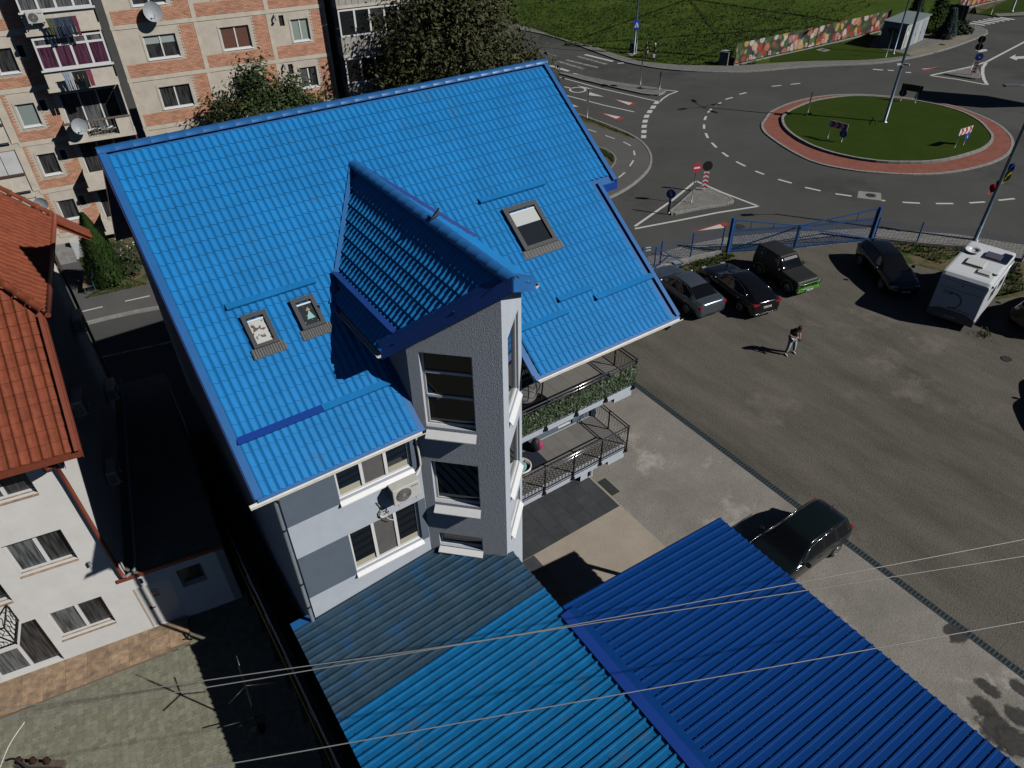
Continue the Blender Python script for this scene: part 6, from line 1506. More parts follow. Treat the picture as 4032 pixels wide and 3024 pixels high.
# ---- manholes
m_iron = mat('cast_iron', (.035, .032, .03), .6, var=.3, vs=8)
def manhole(p, z, label, r=.33, pad=None):
    t = thing('manhole_cover', label, 'manhole', (p.x, p.y, z))
    MB().lathe([(r, 0), (r, .012), (r * .9, .014)], n=22).build('lid', m_iron, t)
    if pad: MB().box((-pad, -pad, -.004), (pad, pad, .004)).build('concrete_pad', m_kerb, t)
pd = sheet('manhole_pad', [zB(480, 138), zB(715, 160), zB(720, 240), zB(465, 210)], .008, m_kerb)
manhole(zB(610, 186), .012, 'round iron manhole cover in a pale concrete patch on the roundabout lane')
manhole(zA(1140, 536), .008, 'round iron manhole cover on the road just behind the blue gate', .36)
manhole(zC(1078, 632), .135, 'round iron manhole cover in the sand before the kiosk')
manhole(k4(460, 446), .13, 'round manhole on a concrete ring in the lawn below the banner', .3, .55)
manhole(G(3032 + 2060 / 2.212, 750 + 1470 / 2.212), .01, 'dark round drain cover sunk in the gravel near the right edge', .26)
# ---- gate and mesh fences
gl, gc, gr = zA(1005, 815), zA(1735, 770), zB(600, 655)
gt = thing('driveway_gate', 'blue steel double gate with vertical bars and sloping top rails', 'gate', gl)
def wbar(a, b, w, nm, h=None): return MB().bar(a, b, w, h).build(nm, m_bluep, gt, world=True)
for p, h in ((gl, 2.25), (gr, 2.2)): wbar(p, up5(p, h), .17, 'gate_post')
for a, b in ((gl, gc), (gr, gc)):
    d = (b - a).normalized(); n_ = Vector((-d.y, d.x, 0)); L = (b - a).length
    a0, b0 = a + d * .14, b - d * .03; Z_ = lambda p, z: Vector((p.x, p.y, z))
    wbar(Z_(a0, .12), Z_(b0, .12), .07, 'bottom_rail'); wbar(Z_(a0, 1.42), Z_(b0, 1.42), .06, 'middle_rail'); wbar(Z_(a0, 2.1), Z_(b0, 1.5), .06, 'top_rail')
    wbar(Z_(a0, .1), Z_(a0, 2.1), .07, 'stile'); wbar(Z_(b0, .02), Z_(b0, 1.55), .08, 'stile')
    wbar(Z_(a0, .16) + n_ * .05, Z_(b0, 1.4) + n_ * .05, .06, 'brace')
    for t_ in (.25, .6): q_ = a0.lerp(b0, t_); wbar(Z_(q_, 1.42), Z_(q_, 2.1 - .6 * t_), .04, 'upright')
    nb = 44
    bm_ = MB().bar((0, 0, .12), (0, 0, 1.56), .022).mesh('bar'); bm_.materials.append(m_bluep)
    for i in range(1, nb): inst('bar', bm_, gt, a0.lerp(b0, i / nb) - gl)
def mesh_fence(label, posts, h, name='mesh_fence'):
    t = thing(name, label, 'fence', posts[0])
    for p in posts: MB().bar(p, up5(p, h), .07).build('post', m_bluep, t, world=True)
    for a, b in zip(posts[:-1], posts[1:]):
        mb = MB(); L = (b - a).length; n = int(L / .12)
        for i in range(n): q_ = a.lerp(b, i / n); mb.bar(up5(q_, .1), up5(q_, h - .12), .006)
        for k in range(int((h - .2) / .15)): mb.bar(up5(a, .15 + k * .15), up5(b, .15 + k * .15), .006)
        mb.build('wire_mesh', m_bluep, t, world=True, kind='stuff')
        MB().bar(up5(a, .1), up5(b, .1), .16, .2).build('plinth', m_kerb, t, world=True)
fl = [zA(930, 822), zA(600, 890), zA(265, 985), zA(60, 1050)]
mesh_fence('blue posts and wire mesh left of the driveway gate', fl, 1.75)
fr_ = [gr + Vector((.2, -.1, 0)), zB(1080, 700), zB(1650, 748), zB(2060, 1060) if False else zB(2180, 880)]
mesh_fence('green blue posts and wire mesh right of the driveway gate behind the motorhome', fr_, 1.5)
pg = thing('wicket_gate', 'small blue tubular gate frame leaning by the parked silver saloon', 'gate', zA(205, 1010))
A_ = zA(205, 1010); B_ = zA(540, 950); d = (B_ - A_)
MB().bar(A_, up5(A_, 1.5), .06).build('stile', m_bluep, pg, world=True)
MB().bar(up5(A_, 1.5), up5(A_ - d * .5, 1.5), .05).build('top_rail', m_bluep, pg, world=True)
MB().bar(up5(A_, 1.5), up5(A_ + d * .95, .15), .05).build('brace', m_bluep, pg, world=True)
MB().bar(up5(A_, .1), up5(A_ + d * .95, .12), .05).build('bottom_rail', m_bluep, pg, world=True)
MB().bar(up5(A_, .12), up5(A_ + d * .45, .85), .05).build('brace', m_bluep, pg, world=True)
nt_ = MB().obox(zA(115, 800, 1.35), (.3, -.1, 0), (.01, .02, 0), (0, 0, .22)).build('notice_plate', m_swht, None); tag(nt_, 'small white notice plate fixed on the mesh fence left of the gate', 'notice')
# ---- kiosk
kq = [Vector((82.9, 45.7, 0)), Vector((88.9, 46.8, 0)), Vector((88.3, 49.3, 0)), Vector((82.3, 48.2, 0))]
kk = thing('transformer_kiosk', 'grey flat roofed transformer kiosk with pale metal doors beside the banner', 'kiosk', kq[0], face(kq[0], kq[1]))
m_kw = mat('kiosk_wall', (.42, .43, .41), .7, var=.05); m_kg = mat('kiosk_grey_side', (.13, .16, .18), .7, var=.06); m_kr = mat('kiosk_roof', (.2, .25, .25), .6, var=.08)
MB().box((0, 0, .1), (6.1, 2.55, 2.65)).build('wall', m_kw, kk); MB().box((-.012, 0.0, .1), (-.002, 2.55, 2.64)).build('side_cladding', m_kg, kk)
MB().extr([(-.15, -.15, 2.65), (6.25, -.15, 2.72), (6.25, 2.7, 2.72), (-.15, 2.7, 2.65)], (0, 0, .1)).build('roof', m_kr, kk)
for x0, x1, m in ((.5, 1.7, m_kw), (1.75, 3.2, mat('kiosk_door_blue', (.33, .37, .44), .5)), (3.25, 4.5, m_kw), (4.6, 5.8, MT['kiosk_door_blue'])):
    D_ = MB().box((x0, -.03, .2), (x1, -.004, 2.4)).build('door', m, kk); MB().box((x1 - .15, -.05, 1.1), (x1 - .08, -.03, 1.3)).build('handle', m_sback, D_)
MB().box((.35, -.035, 1.5), (.75, -.006, 1.9)).build('warning_plate', m_swht, kk); MB().box((-.02, .8, 1.7), (-.013, 1.9, 2.1)).build('vent', m_kw and m_sback, kk)
# ---- stack of paving blocks
bs_ = thing('paving_block_stack', 'small pallet stack of grey paving blocks by the banner end', 'block stack', up5(k3(1882, 570), .1), R(20))
bk = MB().box((0, 0, 0), (.23, .23, .13)).mesh('block'); bk.materials.append(objrand(mat('grey_block', (.2, .195, .185), .9, var=.15), .18))
for i in range(4):
    for j in range(4):
        for k in range(9): inst('block', bk, bs_, (-.48 + i * .24, -.48 + j * .24, .1 + k * .135))
MB().box((-.5, -.5, 0), (.5, .5, .1)).build('pallet', mat('pallet_wood', (.25, .2, .14), .9), bs_)
MB().box((-.2, -.3, 1.32), (.3, .2, 1.36)).build('plastic_sheet', mat('clear_wrap', (.5, .55, .58), .2), bs_)
# ---- banner fence
m_ban = bpy.data.materials.new('printed_banner'); m_ban.use_nodes = True; T = m_ban.node_tree; N = T.nodes; L = T.links
g_ = N.new('ShaderNodeNewGeometry'); v1 = N.new('ShaderNodeTexVoronoi'); v1.inputs['Scale'].default_value = 1.35; v1.inputs['Randomness'].default_value = 1; L.new(g_.outputs['Position'], v1.inputs['Vector'])
n1 = N.new('ShaderNodeTexNoise'); n1.inputs['Scale'].default_value = 5; n1.inputs['Detail'].default_value = 5; L.new(g_.outputs['Position'], n1.inputs['Vector'])
sp = N.new('ShaderNodeSeparateColor'); L.new(v1.outputs['Color'], sp.inputs[0])
rp = N.new('ShaderNodeValToRGB'); L.new(sp.outputs[0], rp.inputs['Fac']); E_ = rp.color_ramp; E_.interpolation = 'CONSTANT'
E_.elements[0].color = (.42, .15, .08, 1); E_.elements[1].position = .14; E_.elements[1].color = (.06, .1, .03, 1)
for p, c_ in ((.28, (.5, .36, .26, 1)), (.42, (.35, .05, .04, 1)), (.55, (.45, .3, .08, 1)), (.68, (.5, .48, .42, 1)), (.8, (.1, .14, .05, 1)), (.9, (.4, .2, .2, 1))): e = E_.elements.new(p); e.color = c_
r2 = N.new('ShaderNodeValToRGB'); L.new(v1.outputs['Distance'], r2.inputs['Fac']); r2.color_ramp.elements[0].position = .5; r2.color_ramp.elements[1].position = .68
mx = N.new('ShaderNodeMix'); mx.data_type = 'RGBA'; L.new(r2.outputs['Color'], mx.inputs['Factor']); L.new(rp.outputs['Color'], mx.inputs[6]); mx.inputs[7].default_value = (.045, .045, .04, 1)
hs2 = N.new('ShaderNodeHueSaturation'); mr = N.new('ShaderNodeMapRange'); mr.inputs[3].default_value = .35; mr.inputs[4].default_value = 1.7; L.new(n1.outputs['Fac'], mr.inputs[0]); L.new(mr.outputs[0], hs2.inputs['Value']); L.new(mx.outputs[2], hs2.inputs['Color']); L.new(hs2.outputs['Color'], N['Principled BSDF'].inputs['Base Color']); N['Principled BSDF'].inputs['Roughness'].default_value = .55
def banner(label, pts, h, seed, nm='banner_fence'):
    t = thing(nm, label, 'banner', pts[0]); q = random.Random(seed)
    for p in pts: MB().bar(up5(p, 0), up5(p, h + .1), .06).build('post', galv, t, world=True); 
    for a, b in zip(pts[:-1], pts[1:]):
        d = (b - a).normalized(); n = Vector((d.y, -d.x, 0)); rows = []
        for k in range(7): rows.append([up5(a.lerp(b, i / 8), .35 + (h - .35) * k / 6) + n * (.06 + .035 * math.sin(i * 1.1 + seed) * math.sin(k * .9)) for i in range(9)])
        MB().grid(rows).build('printed_sheet', m_ban, t, world=True)
        MB().bar(up5(a, .08), up5(b, .08), .14, .28).build('plinth', m_kerb, t, world=True)
        o = b - d * .55 + n * .12; z0 = .45
        LG = MB().obox(up5(o, z0), d * .4, n * .01, (0, 0, .42)).build('logo_square', mat('logo_pale', (.6, .5, .48), .5), t, world=True)
        kx = lambda u_, z_: up5(o, z0 + z_) + d * u_ + n * .014
        MB().bar(kx(.12, .06), kx(.12, .36), .06, .008, up=n).bar(kx(.14, .2), kx(.3, .36), .05, .008, up=n).bar(kx(.14, .22), kx(.3, .06), .05, .008, up=n).build('logo_letter', m_sred, LG, world=True)
    return t
bpts = [Vector((63.5, 52.25, .1)), Vector((66.1, 52.22, .1)), Vector((69.1, 52.2, .1)), Vector((72.0, 52.1, .1)), Vector((74.9, 52.0, .1)), Vector((77.7, 52.0, .1)), Vector((80.7, 52.0, .1)), Vector((83.8, 52.05, .1)), Vector((87.0, 52.1, .1)), Vector((90, 52.15, .1))]
banner('long dark banner printed with food along the edge of the meadow', bpts, 2.3, 1)
ga, gb = up5(zC(1285, 150), .1), up5(zC(2100, -30), .1)
banner('second food printed banner beyond the side street at the top right corner', [ga.lerp(gb, i / 6) for i in range(7)], 2.3, 2)
# ================================================================ TREES AND PLANTS
m_bark = mat('bark', (.09, .07, .05), .95, var=.3, vs=8, bump=.6, bs=20)
def leafmat(name, c1, c2, isl=.45):
    m = mat(name, c1, .6, col2=c2, vs=.9, island=isl, spec=.3, var=.1); return m
def leaves(mb, q, center, rad, n, s, clump=.55, up=.3, shell=.5):
    """leaf-sized faces in clumps through an ellipsoid"""
    c = Vector(center); cl = []
    nc = max(6, n // 45)
    for _ in range(nc):
        while True:
            p = Vector((q.uniform(-1, 1), q.uniform(-1, 1), q.uniform(-1, 1)))
            if shell < p.length < 1: break
        cl.append(Vector((p.x * rad[0], p.y * rad[1], p.z * rad[2])))
    for _ in range(n):
        k = q.choice(cl); o = Vector((q.gauss(0, clump), q.gauss(0, clump), q.gauss(0, clump * .7)))
        p = c + k + o
        nn = (k.normalized() * .6 + Vector((q.uniform(-1, 1), q.uniform(-1, 1), q.uniform(-.4, 1) + up))).normalized()
        a = nn.cross(Vector((q.uniform(-1, 1), q.uniform(-1, 1), q.uniform(-1, 1)))).normalized(); b = nn.cross(a); ss = s * q.uniform(.6, 1.35)
        mb.quad(p - a * ss, p - b * ss * .5 - nn * ss * .15, p + a * ss, p + b * ss * .5 - nn * ss * .15)
def tree(name, label, base, trunk_h, r, lobes, n, s, m, seed, clump=.55, group=None, shell=.5):
    t = thing(name, label, 'tree', base, 0, group); q = random.Random(seed)
    top = Vector(lobes[0][0])
    tr_ = MB().tube([(0, 0, -.1), (.05, .05, trunk_h * .5), (top.x * .3, top.y * .3, trunk_h), (top.x * .8, top.y * .8, top.z)], [r, r * .8, r * .6, r * .15], 9)
    for c, rad, w in lobes:
        for _ in range(4):
            e = Vector(c) + Vector((q.uniform(-.7, .7) * rad[0], q.uniform(-.7, .7) * rad[1], q.uniform(-.3, .7) * rad[2])); st = Vector((top.x * .3, top.y * .3, trunk_h * q.uniform(.7, 1.0)))
            tr_.tube([st, st.lerp(e, .5) + Vector((0, 0, .3)), e], [r * .4, r * .2, r * .05], 6)
    tr_.build('trunk', m_bark, t)
    mb = MB(); tw = sum(w for _, _, w in lobes)
    for c, rad, w in lobes: leaves(mb, q, c, rad, int(n * w / tw), s, clump, shell=shell)
    mb.build('crown', m, t)
    return t
lf_big = leafmat('leaf_autumn_green', (.045, .062, .018), (.055, .045, .016)); lf_mid = leafmat('leaf_dark_green', (.042, .066, .018), (.026, .045, .012)); lf_con = leafmat('thuja_green', (.05, .095, .02), (.025, .055, .012), .35); lf_shr = leafmat('shrub_green', (.03, .05, .02), (.05, .06, .025)); lf_blue = leafmat('spruce_blue', (.06, .09, .09), (.04, .065, .06))
tree('big_tree', 'big broad tree turning brown behind the blue roof ridge', (24.6, 43.8, .1), 4.5, .35, [((0, 0, 9.2), (4.6, 4.6, 3.8), 5), ((3.8, -1.2, 6.6), (3.0, 3.0, 2.4), 2), ((-2.6, -.6, 6.8), (2.8, 2.8, 2.6), 2), ((1.0, -.5, 11.8), (3.0, 3, 2.2), 1.5), ((5.6, -1.8, 5.0), (1.7, 1.7, 1.3), .6)], 36000, .14, lf_big, 21, .6)
tree('round_tree', 'dark green tree with spiky shoots between ridge and brick block', (11.6, 44.2, .1), 3.5, .22, [((0, 0, 6.6), (2.4, 2.4, 2.2), 3), ((2.7, -.3, 6.2), (2.0, 2.0, 1.7), 2), ((.4, 0, 8.6), (.9, .9, 1.3), .5), ((2.2, -.2, 8.0), (.8, .8, 1.0), .4), ((-1.9, 0, 5.6), (1.3, 1.3, 1.5), .6), ((4.3, -.5, 5.2), (1.3, 1.3, 1.4), .7)], 19000, .12, lf_mid, 22, .42)
# conifer by the bench
cb = kN(975, 835)
ct = thing('thuja', 'slim cone shaped thuja on the grass beside the bench', 'tree', up5(cb, .1))
q = random.Random(9); mb = MB()
for _ in range(9000):
    h = q.random() ** .8 * 4.2; rr = (1.15 * (1 - (h / 4.35) ** 1.5) * (.55 + .45 * min(1, h / .8))) * q.uniform(.72, 1.04); a = q.uniform(0, 6.283)
    rr *= 1 + .1 * math.sin(a * 5 + h * 2.2)
    p = Vector((rr * math.cos(a), rr * math.sin(a), .12 + h)); out = Vector((math.cos(a), math.sin(a), .5)).normalized(); upv = Vector((q.uniform(-.3, .3), q.uniform(-.3, .3), 1)).normalized(); sd = out.cross(upv).normalized(); s = q.uniform(.05, .1)
    mb.quad(p - sd * s * .5, p - upv * s * .4, p + sd * s * .5, p + upv * s * 1.3 + out * s * .5)
MB().tube([(0, 0, 0), (0, 0, 3.6)], .1, 7, r2=.02).build('trunk', m_bark, ct); mb.build('crown', lf_con, ct)
def shrub(label, base, rad, n, s, m, seed, name='shrub', grp=None):
    t = thing(name, label, 'shrub', base, 0, grp); q = random.Random(seed); mb = MB(); leaves(mb, q, (0, 0, rad[2] * .8), rad, n, s, .16, shell=.3); st = MB()
    for _ in range(5): st.tube([(0, 0, 0), (q.uniform(-.5, .5) * rad[0], q.uniform(-.5, .5) * rad[1], rad[2])], .02, 5)
    st.build('stem', m_bark, t); mb.build('foliage', m, t); return t
shrub('dark flowering shrub in the shade right of the thuja', up5(kN(1120, 720), .1), (1.3, 1.3, 1.0), 1800, .09, lf_shr, 31)
fl_ = MB(); q = random.Random(4); bp = kN(1150, 640)
for _ in range(40): p = bp + Vector((q.uniform(-.5, .6), q.uniform(-.6, .6), q.uniform(.7, 2.0))); fl_.lathe([(.03, 0), (.05, .03), (.01, .06)], p, n=6)
tag(fl_.build('white_blossom', mat('blossom_white', (.6, .6, .6), .7), None), 'white blossoms on the dark shrub beside the blue roof', 'flowers', None)
for i, (x, y, r_, h, m, lb) in enumerate(((640, 330, 1.5, 4.2, lf_mid, 'tall dark conifer behind the kiosk on its left'), (960, 330, 1.6, 5.0, lf_mid, 'tall dark conifer behind the kiosk in the middle'), (1120, 420, 1.1, 3.0, lf_blue, 'blue green spruce right of the kiosk'))):
    b = up5(zC(x, y + 120), .1); t = thing('conifer', lb, 'tree', b); mb = MB(); q = random.Random(50 + i)
    for _ in range(3500):
        hh = q.random() ** .9 * h; rr = r_ * (1 - hh / h * .85) * q.uniform(.5, 1.05); a = q.uniform(0, 6.283); p = Vector((rr * math.cos(a), rr * math.sin(a), .2 + hh)); o = Vector((math.cos(a), math.sin(a), -.25)); sd = o.cross(Vector((0, 0, 1))).normalized(); s = q.uniform(.12, .24)
        mb.quad(p - sd * s * .4, p - o * s, p + sd * s * .4, p + o * s)
    MB().tube([(0, 0, 0), (0, 0, h * .95)], .12, 7, r2=.02).build('trunk', m_bark, t); mb.build('crown', m, t)
shrub('low bush under the black direction board', up5(zC(1300, 480), .12), (1.5, 1.3, .75), 1600, .14, lf_mid, 33)
shrub('small round bush at the kiosk sand edge', up5(zC(1070, 520), .12), (1.0, 1.0, .5), 900, .13, lf_shr, 34)
# weeds: grass tufts in the meadow and along the fence
def tufts(name, label, spots, n, hmin, hmax, m, seed, zb):
    q = random.Random(seed); mb = MB()
    for _ in range(n):
        a = q.choice(spots); i, j = q.sample(range(len(a)), 2) if len(a) > 1 else (0, 0)
        p = a[i].lerp(a[j], q.random()); p = p.lerp(a[q.randrange(len(a))], q.random() * .6); h = q.uniform(hmin, hmax)
        for k in range(5):
            an = q.uniform(0, 6.28); d = Vector((math.cos(an), math.sin(an), 0)); sd = Vector((-d.y, d.x, 0)); b = Vector((p.x, p.y, zb)) + d * q.uniform(0, h * .5)
            mb.quad(b - sd * h * .12, b + sd * h * .12, b + d * h * .5 + Vector((0, 0, h * q.uniform(.6, 1))))
    o = mb.build(name, m, None, kind='stuff'); o['label'] = label; o['category'] = 'grass'; return o
m_tuft = mat('weed_green', (.055, .085, .02), .8, island=.5, spec=.2)
tufts('meadow_weeds', 'rough weeds and tall grass growing all over the meadow', [[inner_s[3], inner_s[12], inner_s[20], Vector((62, 75, 0)), Vector((45, 100, 0)), Vector((80, 85, 0)), Vector((70, 115, 0)), Vector((110, 90, 0))], [inner_s[22], inner_s[30], inner_s[38], Vector((75, 60, 0)), Vector((115, 66, 0)), Vector((70, 100, 0)), Vector((120, 85, 0))], [Vector((66, 54, 0)), Vector((90, 56, 0)), Vector((85, 80, 0)), Vector((55, 70, 0))]], 16000, .1, .34, m_tuft, 61, .1)
tufts('fence_weeds', 'green weeds growing along the fence foot', [[zA(450, 995), zA(950, 830), zA(1080, 860), zA(650, 1045)], [zB(600, 670), zB(1100, 720), zB(1580, 760), zB(1350, 900), zB(1000, 780)], [zB(2150, 900), zB(2200, 1180), zB(1900, 1250), zB(2000, 1000)]], 1500, .06, .2, m_tuft, 62, .01)
tufts('path_weeds', 'weeds in the verge beside the cycle path', [[k3(610, 1015), k3(1000, 1165), k3(1100, 1215), k3(800, 1100)], [k3(800, 1310), k3(900, 1370), k3(915, 1430)], [kN(760, 950), kN(1280, 830), kN(1100, 780), kN(900, 880)], [kN(700, 560), kN(820, 620), kN(740, 680)]], 1400, .05, .16, m_tuft, 63, .11)
wc = shrub('small green weed clump in the gravel behind the motorhome', G(3032 + 1878 / 2.212, 750 + 1270 / 2.212), (.2, .2, .08), 160, .05, m_tuft, 35, 'weed_clump')
# ================================================================ BENCH, CABINET
bn = thing('park_bench', 'weathered wooden park bench with blue green ends beside the thuja', 'bench', up5(kN(810, 860), .1), R(-100))
mw_ = [mat('bench_wood_%d' % i, c_, .8, var=.2) for i, c_ in enumerate(((.3, .2, .11), (.26, .19, .11), (.06, .09, .1), (.05, .08, .09)))]
for i in range(4): MB().box((-.75, -.32 + i * .12, .43), (.75, -.22 + i * .12, .46)).build('seat_slat', mw_[i % 4], bn)
for i in range(4): MB().box((-.75, .2 + i * .02, .52 + i * .11), (.75, .23 + i * .02, .61 + i * .11)).build('back_slat', mw_[2 + i % 2], bn)
for x in (-.65, .6): MB().box((x, -.3, 0), (x + .05, -.25, .43)).box((x, .2, 0), (x + .05, .25, .43)).bar((x + .02, .2, .4), (x + .02, .32, .98), .05).build('leg', mat('bench_iron', (.06, .12, .12), .5), bn)
cbx = thing('utility_cabinet', 'white utility cabinet on a concrete block at the brick block corner', 'cabinet', up5(kN(655, 600), .1), R(-7))
MB().box((-.9, -.6, 0), (.1, .6, .75)).build('concrete_block', m_kerb, cbx); MB().box((.12, -.25, 0), (.55, .25, 1.15)).build('cabinet_body', mat('cabinet_white', (.62, .63, .62), .5), cbx); MB().box((.16, -.262, .1), (.5, -.25, 1.05)).build('cabinet_door', mat('cabinet_door', (.55, .57, .58), .5), cbx)
# ================================================================ BALCONY CONTENTS
mt_ = MB().box((9.0, 13.9, 3.302), (10.75, 14.75, 3.312)).build('floor_mat', mat('mat_navy', (.012, .014, .03), .95), None); tag(mt_, 'dark navy mat on the lower balcony floor under the pet bed', 'mat')
pb = thing('pet_bed', 'white oval plastic pet bed with teal cushion on the lower balcony mat', 'pet bed', (9.75, 14.1, 3.315), R(10))
MB().lathe([(.3, 0), (.36, .05), (.38, .22), (.34, .23), (.31, .1), (.02, .08)], n=24).build('tray', mat('tray_white', (.65, .65, .62), .4), pb); MB().lathe([(.3, .09), (.26, .13), (.02, .12)], n=24).build('cushion', mat('cushion_teal', (.25, .45, .45), .8), pb)
bg_ = thing('shopping_bag', 'dark bag with pink side standing on the lower balcony against the wall', 'bag', (10.75, 14.62, 3.32), R(20))
MB().lathe([(.12, 0), (.19, .08), (.17, .3), (.1, .46), (.02, .5)], n=12).build('bag_body', mat('bag_black', (.02, .015, .018), .6), bg_); MB().lathe([(.1, 0), (.16, .1), (.13, .3), (.02, .4)], (.1, -.06, .0), n=10).build('bag_pocket', mat('bag_pink', (.45, .03, .14), .6), bg_)
chr_ = thing('garden_chair', 'low chair with orange and green leaf print seat on the lower balcony', 'chair', (9.0, 13.55, 3.31), R(15))
m_seat = spotty('leaf_print_cloth', (.6, .5, .36), (.55, .2, .12), 11, .55)
MB().box((-.25, -.28, .42), (.28, .28, .46)).build('seat', m_seat, chr_)
for x, y in ((-.22, -.25), (.25, -.25), (-.22, .25), (.25, .25)): MB().tube([(x, y, 0), (x, y, .42)], .012, 6).build('leg', galv, chr_)
MB().obox((-.27, -.28, .46), (.03, 0, 0), (0, .56, 0), (-.12, 0, .45)).build('backrest', m_seat, chr_)
eg = thing('hanging_egg_chair', 'black wicker hanging egg chair with grey cushions on the upper balcony', 'chair', (9.75, 13.9, 6.17))
for a in range(10):
    an = a * math.pi / 5; MB().tube([(.5 * math.cos(an) * math.sin(t_), .5 * math.sin(an) * math.sin(t_), 1.0 - .6 * math.cos(t_)) for t_ in [math.pi * i / 8 for i in range(9)]], .016, 5).build('rib', black_metal, eg)
MB().lathe([(.05, .42), (.36, .46), (.42, .6), (.2, .62)], n=14).build('cushion', mat('cushion_grey', (.14, .14, .14), .9), eg)
MB().tube(spline([(.75, .1, 0), (.8, .1, 1.0), (.5, .05, 1.85), (0, 0, 1.95), (0, 0, 1.6)], 4), .025, 7).build('stand', black_metal, eg); MB().lathe([(.5, 0), (.5, .03)], (.4, .05, 0), n=20).build('foot', black_metal, eg)
# pigeon on the tower ridge
pg_ = thing('pigeon', 'dark pigeon perched on the ridge of the tower roof', 'pigeon', (7.05, 13.55, 13.43), R(20))
pg_.scale = (.8, .8, .8)
rows = []
for x, rr, z in ((-.2, .012, .07), (-.12, .03, .09), (-.03, .065, .11), (.05, .075, .13), (.1, .06, .17), (.125, .035, .215), (.14, .034, .25), (.165, .03, .265), (.185, .012, .255), (.205, .004, .247)): rows.append([(x, rr * math.cos(a), z + rr * .9 * math.sin(a)) for a in [k * math.pi / 5 for k in range(10)]])
pb_ = MB().grid(rows, True, close=True); pb_.quad(*rows[0]); pb_.quad(*reversed(rows[-1])); pb_.build('body', mat('pigeon_dark', (.02, .02, .025), .6), pg_)
for s in (1, -1): MB().tube([(.03, s * .03, 0), (.03, s * .03, .07)], .005, 5).build('leg', mat('pigeon_leg', (.3, .08, .06), .6), pg_)
# ================================================================ WIRES AND POLE
m_wire = mat('aluminium_wire', (.3, .3, .29), .5, metal=.3)
def wire(label, pts, r=.011):
    o = MB().tube(spline(pts, 8), r, 5).build('overhead_wire', m_wire, None); tag(o, label, 'overhead wire')
wire('upper of the two close overhead wires crossing the carports', [G(-600, 2872, 8.2), G(0, 2792, 8.0), G(1000, 2652, 7.8), G(2000, 2505, 7.8), G(3032, 2315, 7.9), G(4032, 2124, 8.0), G(4700, 1990, 8.2)])
wire('lower of the two close overhead wires crossing the carports', [G(-600, 2915, 8.2), G(0, 2835, 8.0), G(1000, 2676, 7.75), G(2000, 2507, 7.7), G(3032, 2347, 7.75), G(4032, 2190, 8.0), G(4700, 2085, 8.2)])
wire('lowest overhead wire, alone, crossing the ribbed carport roofs near the bottom', [G(-600, 3260, 8.2), G(1000, 2991, 7.9), G(2000, 2812, 7.8), G(3032, 2628, 7.8), G(4032, 2447, 8.0), G(4700, 2330, 8.2)])
pl_ = thing('utility_pole', 'concrete utility pole top with bracket and cable loops at the bottom left corner', 'utility pole', (-4.0, 9.45, 0))
MB().extr([(-.17, -.17, 0), (.17, -.17, 0), (.17, .17, 0), (-.17, .17, 0)], (0, 0, 7.7)).build('pole', mat('pole_concrete', (.27, .26, .25), .9, var=.2, vs=6), pl_)
MB().bar((-.1, .22, 7.75), (.62, -.3, 7.75), .12, .1).build('bracket', mat('rusty_timber', (.12, .09, .07), .9, var=.4, vs=10), pl_)
for i in range(3): MB().lathe([(.03, 0), (.06, .04), (.035, .08), (.055, .12), (.02, .16)], (0 + i * .2, .15 - i * .14, 7.8), n=10).build('insulator', mat('insulator_brown', (.06, .03, .02), .3), pl_)
MB().tube(spline([(-.2, .3, 7.85), (.0, .1, 8.0), (.12, -.1, 7.7), (.2, -.3, 7.9), (.4, -.25, 7.75), (.45, -.5, 7.7)], 5), .02, 6).build('cable_loop', m_sback, pl_)
MB().tube(spline([(-.5, .1, 7.6), (-.1, .4, 8.0), (.2, .75, 8.0)], 5), .01, 5).build('cable_loop', m_gut, pl_)
# ================================================================ PEOPLE
def skin(name, pts, edges, rad, m, par, sub=1):
    me = bpy.data.meshes.new(name); me.from_pydata(pts, edges, []); me.materials.append(m)
    o = bpy.data.objects.new(name, me); link(o, par)
    md = o.modifiers.new('skin', 'SKIN'); md.use_smooth_shade = True
    for i, r_ in enumerate(rad): me.skin_vertices[0].data[i].radius = (r_ if isinstance(r_, tuple) else (r_, r_))
    me.skin_vertices[0].data[0].use_root = True
    if sub: o.modifiers.new('sub', 'SUBSURF').levels = sub; o.modifiers['sub'].render_levels = sub
    return o
m_skin = mat('skin', (.42, .24, .16), .6)
def hand(par, wrist, dirv, sidev, m=None):
    """palm with four unequal curled fingers and a thumb from its side"""
    w = Vector(wrist); d = Vector(dirv).normalized(); s = Vector(sidev).normalized(); dn = d.cross(s).normalized()
    P = [w, w + d * .05, w + d * .085]; E = [(0, 1), (1, 2)]; Rr = [.022, .03, .028]
    for i, L in enumerate((.058, .068, .062, .048)):
        o = w + d * .085 + s * ((i - 1.5) * .018); b = len(P); P += [o, o + d * L * .5 - dn * .006, o + d * L * .75 - dn * .028]; E += [(2, b), (b, b + 1), (b + 1, b + 2)]; Rr += [.0095, .0085, .0075]
    b = len(P); P += [w + d * .035 - s * .032, w + d * .065 - s * .045 - dn * .015, w + d * .085 - s * .035 - dn * .03]; E += [(1, b), (b, b + 1), (b + 1, b + 2)]; Rr += [.012, .01, .009]
    return skin('hand', [tuple(p) for p in P], E, Rr, m or m_skin, par, 1)
